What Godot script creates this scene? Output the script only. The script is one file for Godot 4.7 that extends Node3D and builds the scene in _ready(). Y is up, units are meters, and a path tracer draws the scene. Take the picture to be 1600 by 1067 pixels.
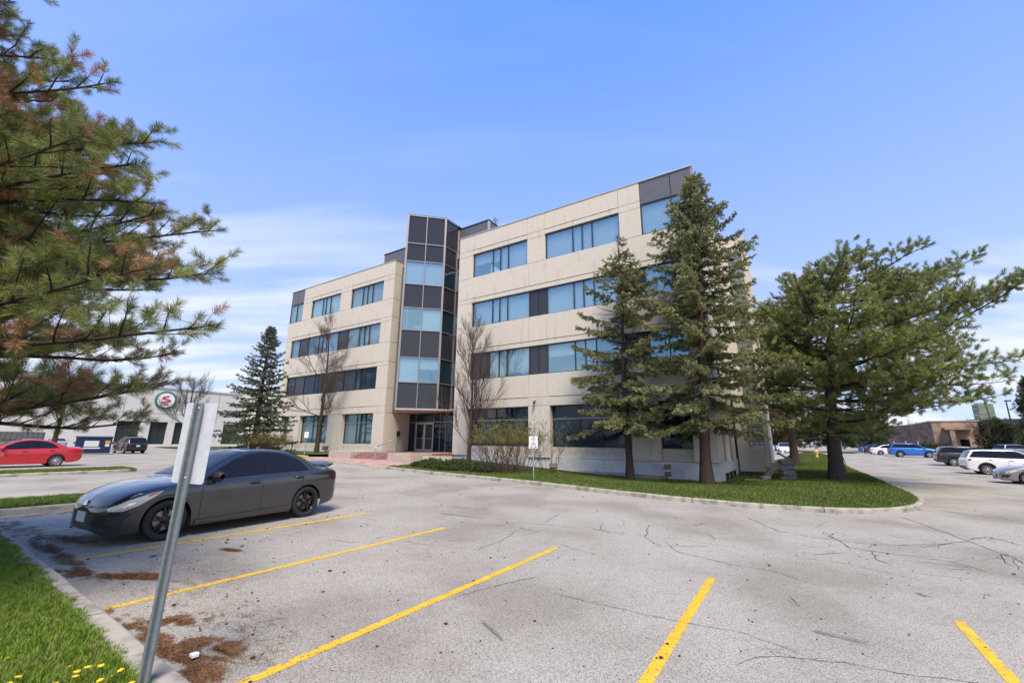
extends Node3D
# Office building on a parking lot. World: x along the facade, -z towards the facade, y up, metres.

const H := 1.85
var rng := RandomNumberGenerator.new()
var M := {}
var used := {}
var shared := {}


class MB:
	var v := PackedVector3Array()
	var n := PackedVector3Array()
	var uv := PackedVector2Array()
	var col := PackedColorArray()
	var ix := PackedInt32Array()

	func tri(a: Vector3, b: Vector3, c: Vector3) -> void:
		var nn := (b - a).cross(c - a).normalized()
		var k := v.size()
		v.append(a); v.append(b); v.append(c)
		n.append(nn); n.append(nn); n.append(nn)
		ix.append(k); ix.append(k + 2); ix.append(k + 1)

	func quad(a: Vector3, b: Vector3, c: Vector3, d: Vector3) -> void:
		var nn := (c - a).cross(d - b).normalized()
		var k := v.size()
		v.append(a); v.append(b); v.append(c); v.append(d)
		n.append(nn); n.append(nn); n.append(nn); n.append(nn)
		ix.append(k); ix.append(k + 2); ix.append(k + 1)
		ix.append(k); ix.append(k + 3); ix.append(k + 2)

	func box(c: Vector3, s: Vector3, b := Basis.IDENTITY) -> void:
		var h := s * 0.5
		var p: Array[Vector3] = []
		for i in 8:
			p.append(c + b * Vector3(h.x if i & 1 else -h.x, h.y if i & 2 else -h.y, h.z if i & 4 else -h.z))
		quad(p[4], p[5], p[7], p[6]); quad(p[1], p[0], p[2], p[3])
		quad(p[5], p[1], p[3], p[7]); quad(p[0], p[4], p[6], p[2])
		quad(p[6], p[7], p[3], p[2]); quad(p[0], p[1], p[5], p[4])

	func cbox(c: Vector3, s: Vector3, ch: float, b := Basis.IDENTITY) -> void:
		# box with chamfered edges
		var h := s * 0.5
		var q := {}
		for sx in [-1, 1]:
			for sy in [-1, 1]:
				for sz in [-1, 1]:
					q[[sx, sy, sz, 0]] = c + b * Vector3(sx * h.x, sy * (h.y - ch), sz * (h.z - ch))
					q[[sx, sy, sz, 1]] = c + b * Vector3(sx * (h.x - ch), sy * h.y, sz * (h.z - ch))
					q[[sx, sy, sz, 2]] = c + b * Vector3(sx * (h.x - ch), sy * (h.y - ch), sz * h.z)
		for s1 in [-1, 1]:
			_q(c, q[[s1, -1, -1, 0]], q[[s1, -1, 1, 0]], q[[s1, 1, 1, 0]], q[[s1, 1, -1, 0]])
			_q(c, q[[-1, s1, -1, 1]], q[[-1, s1, 1, 1]], q[[1, s1, 1, 1]], q[[1, s1, -1, 1]])
			_q(c, q[[-1, -1, s1, 2]], q[[1, -1, s1, 2]], q[[1, 1, s1, 2]], q[[-1, 1, s1, 2]])
			for s2 in [-1, 1]:
				_q(c, q[[s1, s2, -1, 0]], q[[s1, s2, 1, 0]], q[[s1, s2, 1, 1]], q[[s1, s2, -1, 1]])
				_q(c, q[[s1, -1, s2, 0]], q[[s1, 1, s2, 0]], q[[s1, 1, s2, 2]], q[[s1, -1, s2, 2]])
				_q(c, q[[-1, s1, s2, 1]], q[[1, s1, s2, 1]], q[[1, s1, s2, 2]], q[[-1, s1, s2, 2]])
				for s3 in [-1, 1]:
					var a: Vector3 = q[[s1, s2, s3, 0]]
					var e: Vector3 = q[[s1, s2, s3, 1]]
					var d: Vector3 = q[[s1, s2, s3, 2]]
					if (e - a).cross(d - a).dot(a - c) > 0: tri(a, e, d)
					else: tri(a, d, e)

	func _q(o: Vector3, a: Vector3, b: Vector3, c: Vector3, d: Vector3) -> void:
		if (b - a).cross(c - a).dot((a + c) * 0.5 - o) > 0: quad(a, b, c, d)
		else: quad(d, c, b, a)

	func tube(pts: Array, rad: Array, sides := 6, cap := true) -> void:
		var m := pts.size()
		var base := v.size()
		var up := Vector3(0.123, 0.9, 0.31)
		for i in m:
			var p: Vector3 = pts[i]
			var t: Vector3 = (pts[mini(i + 1, m - 1)] - pts[maxi(i - 1, 0)]).normalized()
			var a := t.cross(up)
			if a.length() < 0.05: a = t.cross(Vector3(1, 0, 0.2))
			a = a.normalized()
			var b := t.cross(a)
			up = -b.cross(t) if false else a.cross(t)
			for k in sides:
				var th := TAU * k / sides
				var d := a * cos(th) + b * sin(th)
				v.append(p + d * rad[i]); n.append(d)
		for i in m - 1:
			for k in sides:
				var p0 := base + i * sides + k
				var p1 := base + i * sides + (k + 1) % sides
				ix.append(p0); ix.append(p0 + sides); ix.append(p1)
				ix.append(p1); ix.append(p0 + sides); ix.append(p1 + sides)
		if cap:
			for e in [0, m - 1]:
				var d2: Vector3 = ((pts[0] - pts[1]) if e == 0 else (pts[m - 1] - pts[m - 2])).normalized()
				var c0 := v.size()
				v.append(pts[e]); n.append(d2)
				for k in sides:
					v.append(v[base + e * sides + k]); n.append(d2)
				for k in sides:
					ix.append(c0); ix.append(c0 + 1 + (k if e == 0 else (k + 1) % sides)); ix.append(c0 + 1 + ((k + 1) % sides if e == 0 else k))

	func lathe(prof: Array, seg := 24, xf := Transform3D.IDENTITY) -> void:
		# profile of Vector2(radius, height) turned about y
		var base := v.size()
		var m := prof.size()
		for i in m:
			var p: Vector2 = prof[i]
			var t: Vector2 = (prof[mini(i + 1, m - 1)] - prof[maxi(i - 1, 0)]).normalized()
			for k in seg + 1:
				var th := TAU * k / seg
				v.append(xf * Vector3(cos(th) * p.x, p.y, sin(th) * p.x))
				n.append((xf.basis * Vector3(cos(th) * t.y, -t.x, sin(th) * t.y)).normalized())
		for i in m - 1:
			for k in seg:
				var a := base + i * (seg + 1) + k
				ix.append(a); ix.append(a + 1); ix.append(a + seg + 1)
				ix.append(a + 1); ix.append(a + seg + 2); ix.append(a + seg + 1)

	func grid(rows: Array, flip := false) -> void:
		# smooth sheet through rows of points
		var base := v.size()
		var m := rows.size()
		var w: int = rows[0].size()
		for i in m:
			for j in w:
				var du: Vector3 = rows[i][mini(j + 1, w - 1)] - rows[i][maxi(j - 1, 0)]
				var dv: Vector3 = rows[mini(i + 1, m - 1)][j] - rows[maxi(i - 1, 0)][j]
				var nn := du.cross(dv)
				nn = nn.normalized() if nn.length() > 1e-9 else Vector3.UP
				v.append(rows[i][j]); n.append(-nn if flip else nn)
		for i in m - 1:
			for j in w - 1:
				var a := base + i * w + j
				if flip:
					ix.append(a); ix.append(a + 1); ix.append(a + w)
					ix.append(a + 1); ix.append(a + w + 1); ix.append(a + w)
				else:
					ix.append(a); ix.append(a + w); ix.append(a + 1)
					ix.append(a + 1); ix.append(a + w); ix.append(a + w + 1)

	func prism(poly: PackedVector2Array, depth: float, xf := Transform3D.IDENTITY) -> void:
		# outline in xy, from z = 0 to z = depth
		var t := Geometry2D.triangulate_polygon(poly)
		var area := 0.0
		for i in poly.size():
			area += poly[i].cross(poly[(i + 1) % poly.size()])
		var c := 0
		var turned := xf.basis.determinant() < 0
		var first := v.size()
		var first_i := ix.size()
		while c < t.size():
			var a := poly[t[c]]; var b := poly[t[c + 1]]; var d := poly[t[c + 2]]
			if (b - a).cross(d - a) < 0:
				var s := b; b = d; d = s
			tri(xf * Vector3(a.x, a.y, depth), xf * Vector3(b.x, b.y, depth), xf * Vector3(d.x, d.y, depth))
			tri(xf * Vector3(a.x, a.y, 0), xf * Vector3(d.x, d.y, 0), xf * Vector3(b.x, b.y, 0))
			c += 3
		for i in poly.size():
			var a := poly[i]; var b := poly[(i + 1) % poly.size()]
			if area < 0:
				var s := a; a = b; b = s
			quad(xf * Vector3(a.x, a.y, 0), xf * Vector3(b.x, b.y, 0), xf * Vector3(b.x, b.y, depth), xf * Vector3(a.x, a.y, depth))
		if turned:
			for k in range(first, v.size()): n[k] = -n[k]
			for k in range(first_i, ix.size(), 3):
				var s := ix[k]
				ix[k] = ix[k + 1]
				ix[k + 1] = s

	func mesh() -> ArrayMesh:
		var a := []
		a.resize(Mesh.ARRAY_MAX)
		a[Mesh.ARRAY_VERTEX] = v
		a[Mesh.ARRAY_NORMAL] = n
		if uv.size() == v.size(): a[Mesh.ARRAY_TEX_UV] = uv
		if col.size() == v.size(): a[Mesh.ARRAY_COLOR] = col
		a[Mesh.ARRAY_INDEX] = ix
		var m := ArrayMesh.new()
		m.add_surface_from_arrays(Mesh.PRIMITIVE_TRIANGLES, a)
		return m


func numbered(called: String) -> String:
	if not used.has(called):
		used[called] = 0
		return called
	used[called] += 1
	return "%s_%03d" % [called, used[called]]


func thing(called: String, label: String, category: String, at := Vector3.ZERO, turn := 0.0, group := "") -> Node3D:
	var o := Node3D.new()
	o.name = numbered(called)
	add_child(o)
	o.position = at
	o.rotation.y = turn
	tag(o, label, category, group)
	return o


func tag(o: Node, label: String, category: String, group := "", kind := "") -> Node:
	if label: o.set_meta("label", label)
	if category: o.set_meta("category", category)
	if group: o.set_meta("group", group)
	if kind: o.set_meta("kind", kind)
	return o


func part(parent: Node, called: String, m: Mesh, mt: Material, xf := Transform3D.IDENTITY) -> MeshInstance3D:
	var o := MeshInstance3D.new()
	o.name = called
	o.mesh = m
	o.material_override = mt
	o.transform = xf
	parent.add_child(o, true)
	return o


func single(called: String, label: String, category: String, m: Mesh, mt: Material, at := Vector3.ZERO, group := "") -> MeshInstance3D:
	var o := part(self, numbered(called), m, mt, Transform3D(Basis.IDENTITY, at))
	tag(o, label, category, group)
	return o


func structure(called: String, m: Mesh, mt: Material) -> MeshInstance3D:
	var o := part(self, numbered(called), m, mt)
	o.set_meta("kind", "structure")
	return o


func scatter(parent: Node, called: String, m: Mesh, mt: Material, xfs: Array, cols := []) -> MultiMeshInstance3D:
	var mm := MultiMesh.new()
	mm.transform_format = MultiMesh.TRANSFORM_3D
	mm.use_colors = cols.size() > 0
	mm.mesh = m
	mm.instance_count = xfs.size()
	for i in xfs.size():
		mm.set_instance_transform(i, xfs[i])
		if cols.size() > 0: mm.set_instance_color(i, cols[i])
	var o := MultiMeshInstance3D.new()
	o.name = called
	o.multimesh = mm
	o.material_override = mt
	parent.add_child(o, true)
	return o


# ---- materials -------------------------------------------------------------

func lin(r: float, g: float, b: float, a := 1.0) -> Color:
	var c := Color(r, g, b).linear_to_srgb()
	c.a = a
	return c


func mat(c: Color, rough := 0.8, metal := 0.0, spec := 0.5) -> StandardMaterial3D:
	var m := StandardMaterial3D.new()
	m.albedo_color = c
	m.roughness = rough
	m.metallic = metal
	m.metallic_specular = spec
	return m


func noise(seed_: int, freq: float, oct := 4, type := FastNoiseLite.TYPE_SIMPLEX_SMOOTH) -> FastNoiseLite:
	var f := FastNoiseLite.new()
	f.noise_type = type
	f.seed = seed_
	f.frequency = freq
	f.fractal_octaves = oct
	if oct == 1: f.fractal_type = FastNoiseLite.FRACTAL_NONE
	return f


func ntex(f: FastNoiseLite, stops: Array, size := 512) -> NoiseTexture2D:
	var t := NoiseTexture2D.new()
	t.width = size; t.height = size
	t.seamless = true
	t.noise = f
	var g := Gradient.new()
	var offs := PackedFloat32Array()
	var cols := PackedColorArray()
	for s in stops:
		offs.append(s[0]); cols.append(s[1] if s[1] is Color else Color(s[1], s[1], s[1]))
	g.offsets = offs; g.colors = cols
	t.color_ramp = g
	return t


func bump(f: FastNoiseLite, strength: float, size := 512) -> NoiseTexture2D:
	var t := NoiseTexture2D.new()
	t.width = size; t.height = size
	t.seamless = true
	t.as_normal_map = true
	t.bump_strength = strength
	t.noise = f
	return t


func tri1(m: StandardMaterial3D, tex: Texture2D, tile: Vector3) -> StandardMaterial3D:
	m.albedo_texture = tex
	m.uv1_triplanar = true
	m.uv1_world_triplanar = true
	m.uv1_scale = Vector3(1 / tile.x, 1 / tile.y, 1 / tile.z)
	return m


func tri2(m: StandardMaterial3D, tex: Texture2D, tile: Vector3) -> StandardMaterial3D:
	m.detail_enabled = true
	m.detail_albedo = tex
	m.detail_blend_mode = BaseMaterial3D.BLEND_MODE_MUL
	m.detail_uv_layer = BaseMaterial3D.DETAIL_UV_2
	m.uv2_triplanar = true
	m.uv2_world_triplanar = true
	m.uv2_scale = Vector3(1 / tile.x, 1 / tile.y, 1 / tile.z)
	return m


func relief(m: StandardMaterial3D, tex: Texture2D, s := 1.0) -> StandardMaterial3D:
	m.normal_enabled = true
	m.normal_texture = tex
	m.normal_scale = s
	return m


func glass(c: Color, alpha: float, rough := 0.02, spec := 0.6) -> StandardMaterial3D:
	var m := mat(Color(c.r, c.g, c.b, alpha), rough, 0.0, spec)
	m.transparency = BaseMaterial3D.TRANSPARENCY_ALPHA
	return m


func coated(c: Color, mirror: float) -> StandardMaterial3D:
	# solar-control glass: a metal film that mirrors part of the sky and lets the rest through
	var m := glass(c, 0.04, 0.015, 0.6)
	m.metallic = mirror
	return m


func paint(c: Color, metal := 0.35, rough := 0.34) -> StandardMaterial3D:
	var m := mat(c, rough, metal)
	m.clearcoat_enabled = true
	m.clearcoat = 1.0
	m.clearcoat_roughness = 0.04
	return m


func tinted(m: StandardMaterial3D, light_through := 0.0) -> StandardMaterial3D:
	m.vertex_color_use_as_albedo = true
	if light_through > 0:
		m.backlight_enabled = true
		m.backlight = Color(light_through, light_through, light_through)
	return m


func make_materials() -> void:
	var blotch := ntex(noise(3, 0.008, 5), [[0.25, 0.94], [0.5, 0.975], [0.75, 1.0]])
	var faint := ntex(noise(4, 0.012, 5), [[0.25, 0.98], [0.5, 0.99], [0.75, 1.0]])
	var blotch_strong := ntex(noise(5, 0.01, 5), [[0.2, 0.72], [0.42, 0.9], [0.6, 0.98], [0.85, 1.0]])
	var grain := ntex(noise(7, 0.12, 3), [[0.0, 0.84], [0.5, 0.95], [1.0, 1.0]])
	var streak := ntex(noise(9, 0.012, 5), [[0.08, Color(0.93, 0.925, 0.91)], [0.24, Color(0.985, 0.982, 0.978)], [0.4, Color(0.997, 0.997, 0.995)], [1.0, Color.WHITE]])
	var cell := noise(11, 0.11, 1, FastNoiseLite.TYPE_CELLULAR)
	cell.cellular_return_type = FastNoiseLite.RETURN_CELL_VALUE
	var stones := ntex(cell, [[0.0, Color(0.5, 0.49, 0.48)], [0.16, Color(0.78, 0.77, 0.755)], [0.5, Color(0.87, 0.86, 0.845)], [0.8, Color(0.95, 0.94, 0.92)], [1.0, Color(1, 0.99, 0.975)]], 1024)
	var cell2 := noise(13, 0.11, 1, FastNoiseLite.TYPE_CELLULAR)
	cell2.cellular_return_type = FastNoiseLite.RETURN_DISTANCE
	var stone_bump := bump(cell2, 3.0, 1024)
	var rough_bump := bump(noise(15, 0.06, 4), 4.0)
	var patches := ntex(noise(17, 0.006, 6), [[0.2, Color(0.87, 0.86, 0.845)], [0.42, Color(0.945, 0.94, 0.93)], [0.6, Color(0.98, 0.975, 0.97)], [0.8, Color(1, 1, 1)]], 1024)

	M.asphalt = relief(tri2(tri1(mat(lin(0.50, 0.482, 0.425), 0.95, 0, 0.3), stones, Vector3(0.85, 0.85, 0.85)), patches, Vector3(21, 21, 21)), stone_bump, 0.5)
	M.crack = tri1(mat(lin(0.075, 0.07, 0.065), 1.0, 0, 0.1), grain, Vector3(0.4, 0.4, 0.4))
	M.scuff = tri1(mat(lin(0.24, 0.23, 0.21), 1.0, 0, 0.2), grain, Vector3(0.3, 0.3, 0.3))
	M.stripe = tri2(tri1(mat(lin(0.86, 0.52, 0.04), 0.75, 0, 0.4), ntex(cell, [[0.0, 0.72], [0.3, 0.93], [1.0, 1.0]], 512), Vector3(0.6, 0.6, 0.6)), blotch, Vector3(1.7, 1.7, 1.7))
	M.kerb = relief(tri2(tri1(mat(lin(0.48, 0.44, 0.36), 0.95, 0, 0.3), grain, Vector3(0.35, 0.35, 0.35)), blotch_strong, Vector3(2.1, 2.1, 2.1)), rough_bump, 0.5)
	M.kerb_yellow = tri2(mat(lin(0.62, 0.42, 0.09), 0.9), blotch_strong, Vector3(0.9, 0.9, 0.9))
	M.soil = relief(tri2(tri1(mat(lin(0.075, 0.085, 0.03), 1.0, 0, 0.2), grain, Vector3(0.3, 0.3, 0.3)), blotch_strong, Vector3(1.3, 1.3, 1.3)), rough_bump, 1.0)
	M.mulch = relief(tri1(mat(lin(0.07, 0.05, 0.035), 1.0, 0, 0.2), grain, Vector3(0.3, 0.3, 0.3)), rough_bump, 1.0)
	M.far_grass = tri2(tri1(mat(lin(0.115, 0.15, 0.045), 1.0, 0, 0.2), grain, Vector3(0.8, 0.8, 0.8)), blotch_strong, Vector3(9, 9, 9))
	M.concrete = tri2(tri1(mat(lin(0.62, 0.57, 0.478), 0.9, 0, 0.35), faint, Vector3(3.1, 3.1, 3.1)), streak, Vector3(2.6, 17.0, 2.6))
	M.sill_concrete = tri2(tri1(mat(lin(0.58, 0.52, 0.43), 0.9, 0, 0.35), blotch, Vector3(2.1, 2.1, 2.1)), streak, Vector3(1.1, 5.0, 1.1))
	M.foundation = tri2(tri1(mat(lin(0.60, 0.62, 0.61), 0.85, 0, 0.35), blotch, Vector3(1.9, 1.9, 1.9)), streak, Vector3(1.6, 6.0, 1.6))
	M.joint = mat(lin(0.16, 0.14, 0.115), 1.0, 0, 0.2)
	M.coping = mat(lin(0.50, 0.48, 0.44), 0.45, 0.3)
	M.frame = mat(lin(0.045, 0.046, 0.05), 0.4, 0.4)
	M.mullion = mat(lin(0.30, 0.28, 0.275), 0.42, 0.45)
	M.door_frame = mat(lin(0.55, 0.53, 0.50), 0.38, 0.6)
	M.spandrel = mat(lin(0.034, 0.036, 0.043), 0.12, 0.0, 0.5)
	M.panel_metal = tri2(mat(lin(0.14, 0.142, 0.15), 0.4, 0.15, 0.45), blotch, Vector3(2.3, 2.3, 2.3))
	M.pane = coated(lin(0.28, 0.50, 0.61), 0.62)
	M.pane_dark = glass(lin(0.011, 0.032, 0.05), 0.8, 0.015, 0.45)
	M.pane_blue = coated(lin(0.20, 0.35, 0.43), 0.62)
	M.blind = mat(lin(0.70, 0.84, 0.88), 0.9)
	M.blind_teal = mat(lin(0.22, 0.42, 0.48), 0.9)
	M.interior = mat(lin(0.28, 0.27, 0.26), 0.95)
	M.interior_dark = mat(lin(0.06, 0.06, 0.065), 0.95)
	M.roof = mat(lin(0.35, 0.34, 0.32), 1.0)
	M.soffit = mat(lin(0.52, 0.44, 0.39), 0.8)
	M.glass_block = mat(lin(0.20, 0.22, 0.19), 0.08, 0.0, 0.7)
	M.grout = mat(lin(0.58, 0.56, 0.50), 0.9)
	M.paver = [mat(lin(0.47, 0.29, 0.25), 0.95, 0, 0.3), mat(lin(0.41, 0.245, 0.21), 0.95, 0, 0.3), mat(lin(0.53, 0.34, 0.29), 0.95, 0, 0.3)]
	for m in M.paver: tri1(m, blotch, Vector3(0.9, 0.9, 0.9))
	M.paver_bed = mat(lin(0.24, 0.17, 0.145), 1.0)
	M.step = tri2(tri1(mat(lin(0.40, 0.235, 0.205), 0.9, 0, 0.3), grain, Vector3(0.5, 0.5, 0.5)), blotch_strong, Vector3(1.4, 1.4, 1.4))
	M.planter = tri2(tri1(mat(lin(0.52, 0.47, 0.39), 0.9, 0, 0.3), grain, Vector3(0.4, 0.4, 0.4)), blotch, Vector3(1.7, 1.7, 1.7))
	M.steel = mat(lin(0.52, 0.51, 0.49), 0.38, 0.7)
	M.galvanised = tri2(mat(lin(0.36, 0.41, 0.43), 0.5, 0.5), ntex(noise(21, 0.03, 3, FastNoiseLite.TYPE_CELLULAR), [[0.0, 0.82], [1.0, 1.0]], 256), Vector3(0.25, 0.25, 0.25))
	M.sign_back = tri2(mat(lin(0.74, 0.77, 0.79), 0.45, 0.25), blotch, Vector3(0.5, 0.5, 0.5))
	M.hole = mat(lin(0.03, 0.035, 0.04), 0.9)
	M.white = mat(lin(0.80, 0.80, 0.80), 0.6)
	M.sign_blue = mat(lin(0.02, 0.05, 0.22), 0.6)
	M.sign_black = mat(lin(0.02, 0.02, 0.025), 0.6)
	M.black_plastic = mat(lin(0.022, 0.022, 0.024), 0.55)
	M.black_gloss = mat(lin(0.01, 0.01, 0.012), 0.08, 0.0, 0.42)
	M.rubber = mat(lin(0.028, 0.028, 0.029), 0.85, 0, 0.35)
	M.tyre_side = mat(lin(0.04, 0.04, 0.042), 0.7, 0, 0.4)
	M.chrome = mat(lin(0.75, 0.75, 0.76), 0.15, 1.0)
	M.alloy = mat(lin(0.52, 0.52, 0.53), 0.3, 0.8)
	M.car_glass = glass(lin(0.016, 0.02, 0.022), 0.5, 0.015, 0.5)
	M.tint_glass = glass(lin(0.012, 0.014, 0.017), 0.86, 0.02, 0.5)
	M.lens = mat(lin(0.60, 0.58, 0.50), 0.05, 0.1, 0.7)
	M.lens_core = mat(lin(0.85, 0.85, 0.82), 0.1, 0.8)
	M.amber = mat(lin(0.65, 0.10, 0.02), 0.1, 0.0, 0.6)
	M.tail = mat(lin(0.42, 0.015, 0.018), 0.1, 0.0, 0.6)
	M.caliper = mat(lin(0.45, 0.05, 0.02), 0.4)
	M.plate = mat(lin(0.62, 0.66, 0.72), 0.5)
	M.seat_cloth = mat(lin(0.05, 0.05, 0.055), 0.9)
	var bark_t := ntex(noise(23, 0.03, 5), [[0.25, 0.35], [0.5, 0.75], [0.75, 1.0]])
	var bark_b := bump(noise(23, 0.03, 5), 10.0)
	M.bark = relief(tri1(mat(lin(0.15, 0.11, 0.085), 1.0, 0, 0.2), bark_t, Vector3(0.35, 1.3, 0.35)), bark_b, 1.4)
	M.bark_pine = relief(tri1(mat(lin(0.17, 0.135, 0.11), 1.0, 0, 0.2), bark_t, Vector3(0.5, 1.4, 0.5)), bark_b, 1.6)
	M.twig = tri1(mat(lin(0.19, 0.145, 0.115), 1.0, 0, 0.2), bark_t, Vector3(0.2, 0.4, 0.2))
	M.twig_grey = tri1(mat(lin(0.105, 0.088, 0.075), 1.0, 0, 0.2), bark_t, Vector3(0.2, 0.4, 0.2))
	M.needle = tinted(mat(Color.WHITE, 0.6, 0, 0.35), 0.4)
	M.leaf = tinted(mat(Color.WHITE, 0.7, 0, 0.3), 0.5)
	M.grass = tinted(mat(Color.WHITE, 0.75, 0, 0.3), 0.5)
	M.litter = tinted(mat(Color.WHITE, 0.9, 0, 0.2))
	M.brick = [mat(lin(0.40, 0.225, 0.15), 0.95), mat(lin(0.44, 0.25, 0.17), 0.95), mat(lin(0.36, 0.20, 0.135), 0.95)]
	M.far_brick = tri2(tri1(mat(lin(0.46, 0.31, 0.225), 0.95), grain, Vector3(1.5, 0.35, 1.5)), blotch_strong, Vector3(9, 9, 9))
	M.dark_brick = tri2(mat(lin(0.10, 0.085, 0.07), 0.95), blotch_strong, Vector3(1, 1, 1))
	M.stone = tri2(tri1(mat(lin(0.30, 0.28, 0.24), 0.95), grain, Vector3(0.3, 0.3, 0.3)), blotch_strong, Vector3(0.8, 0.8, 0.8))
	M.shop_wall = tri2(mat(lin(0.60, 0.585, 0.55), 0.9), streak, Vector3(9, 20, 9))
	M.shop_green = mat(lin(0.028, 0.042, 0.04), 0.25)
	M.dumpster = tri2(mat(lin(0.018, 0.035, 0.12), 0.5, 0.1), blotch_strong, Vector3(1.1, 1.1, 1.1))
	M.lid = mat(lin(0.035, 0.037, 0.04), 0.6)
	M.hydrant = mat(lin(0.75, 0.42, 0.06), 0.5)
	M.wood_pole = tri1(mat(lin(0.28, 0.24, 0.19), 0.95), bark_t, Vector3(0.3, 3, 0.3))
	M.sign_red = mat(lin(0.55, 0.05, 0.05), 0.6)
	M.sign_green = mat(lin(0.04, 0.16, 0.09), 0.6)
	M.tarp = tri2(mat(lin(0.20, 0.265, 0.19), 0.9), blotch_strong, Vector3(3, 3, 3))
	M.dandelion = mat(lin(0.85, 0.60, 0.01), 0.8)
	M.stem = mat(lin(0.16, 0.26, 0.06), 0.8)


# ---- ground ----------------------------------------------------------------

func ss(a: float, b: float, x: float) -> float:
	var t := clampf((x - a) / (b - a), 0, 1)
	return t * t * (3 - 2 * t)


func pl(xs: Array, ys: Array, x: float) -> float:
	if x <= xs[0]: return ys[0]
	for i in range(1, xs.size()):
		if x <= xs[i]: return lerpf(ys[i - 1], ys[i], (x - xs[i - 1]) / (xs[i] - xs[i - 1]))
	return ys[-1]


func ground_y(x: float, z: float) -> float:
	var b := pl([-200.0, -40.0, -14.0, -9.0, 3.0, 8.0, 14.0, 40.0], [0.25, 0.25, 0.24, 0.183, -0.061, -0.13, -0.16, -0.16], x)
	var e := 0.26 * ss(-13, -25, x) * ss(-9, -16, z) * (1 - ss(-40, -52, x))
	var r := 0.5 * ss(-38, -75, z) * ss(-30, -12, x)
	return b + e + r


func lawn_y(x: float, z: float) -> float:
	var k := ground_y(x, z) + 0.13
	if x > -50 and x < 1.5:
		var t := ss(-15.5, -23, z) * (1 - ss(-2.5, 1.5, x))
		return lerpf(k, pl([-50.0, -36.0, -28.0, -20.0, -12.4, -7.4, 3.0], [0.8, 0.75, 0.72, 0.62, 0.21, -0.05, -0.05], x), t)
	return k


func gp(x: float, z: float, up := 0.0) -> Vector3:
	return Vector3(x, ground_y(x, z) + up, z)


func lp(x: float, z: float, up := 0.0) -> Vector3:
	return Vector3(x, lawn_y(x, z) + up, z)


# ---- setting: ground, kerbs, lawns, markings --------------------------------

func span(a: float, b: float, step: float) -> Array:
	var r := []
	var k := maxi(1, int(ceil((b - a) / step)))
	for i in k + 1: r.append(lerpf(a, b, float(i) / k))
	return r


func sheet(xs: Array, zs: Array, f: Callable, up := 0.0) -> ArrayMesh:
	var mb := MB.new()
	var rows := []
	for z in zs:
		var r := PackedVector3Array()
		for x in xs: r.append(Vector3(x, f.call(x, z) + up, z))
		rows.append(r)
	mb.grid(rows)
	return mb.mesh()


func smooth_line(pts: Array, step := 0.4) -> Array:
	# Catmull-Rom through Vector2 points, evenly resampled
	var c := Curve2D.new()
	for i in pts.size():
		var p: Vector2 = pts[i]
		var t: Vector2 = (pts[mini(i + 1, pts.size() - 1)] - pts[maxi(i - 1, 0)]) / 6.0
		var l0: float = (pts[maxi(i - 1, 0)] - p).length()
		var l1: float = (pts[mini(i + 1, pts.size() - 1)] - p).length()
		var d := t.normalized()
		c.add_point(p, -d * l0 * 0.33, d * l1 * 0.33)
	var out := []
	var length := c.get_baked_length()
	var k := maxi(2, int(length / step))
	for i in k + 1: out.append(c.sample_baked(length * i / k, true))
	return out


func kerb(line: Array, width: float, height: float, piece := 3.0, material: Material = null, parent: Node = null) -> void:
	# cast kerb in lengths with open joints; line is the road edge (Vector2), the kerb lies on its left
	var acc := 0.0
	var start := 0
	for i in range(1, line.size()):
		acc += (line[i] - line[i - 1]).length()
		if acc >= piece or i == line.size() - 1:
			var mb := MB.new()
			var rows := []
			for k in range(start, i + 1):
				var p: Vector2 = line[k]
				var t: Vector2 = (line[mini(k + 1, line.size() - 1)] - line[maxi(k - 1, 0)]).normalized()
				if k == start: p += t * 0.012
				if k == i: p -= t * 0.012
				var nrm := Vector2(-t.y, t.x)
				var wob := sin(p.x * 3.1 + p.y * 2.3) * 0.006
				var gy := ground_y(p.x, p.y)
				var r := PackedVector3Array()
				for q in [[0.0, -0.1], [0.012 + wob, height - 0.03], [0.02 + wob, height - 0.012], [0.045, height], [width - 0.03, height + 0.004], [width, height - 0.015], [width, -0.1]]:
					var w: Vector2 = p + nrm * float(q[0])
					r.append(Vector3(w.x, gy + float(q[1]), w.y))
				rows.append(r)
			mb.grid(rows)
			for e in [0, rows.size() - 1]:
				var r: PackedVector3Array = rows[e]
				for k in range(1, r.size() - 2):
					if e == 0: mb.tri(r[0], r[k], r[k + 1])
					else: mb.tri(r[0], r[k + 1], r[k])
				if e == 0: mb.tri(r[0], r[r.size() - 2], r[r.size() - 1])
				else: mb.tri(r[0], r[r.size() - 1], r[r.size() - 2])
			part(parent, "kerb_stone", mb.mesh(), material if material else M.kerb)
			start = i
			acc = 0.0


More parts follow.
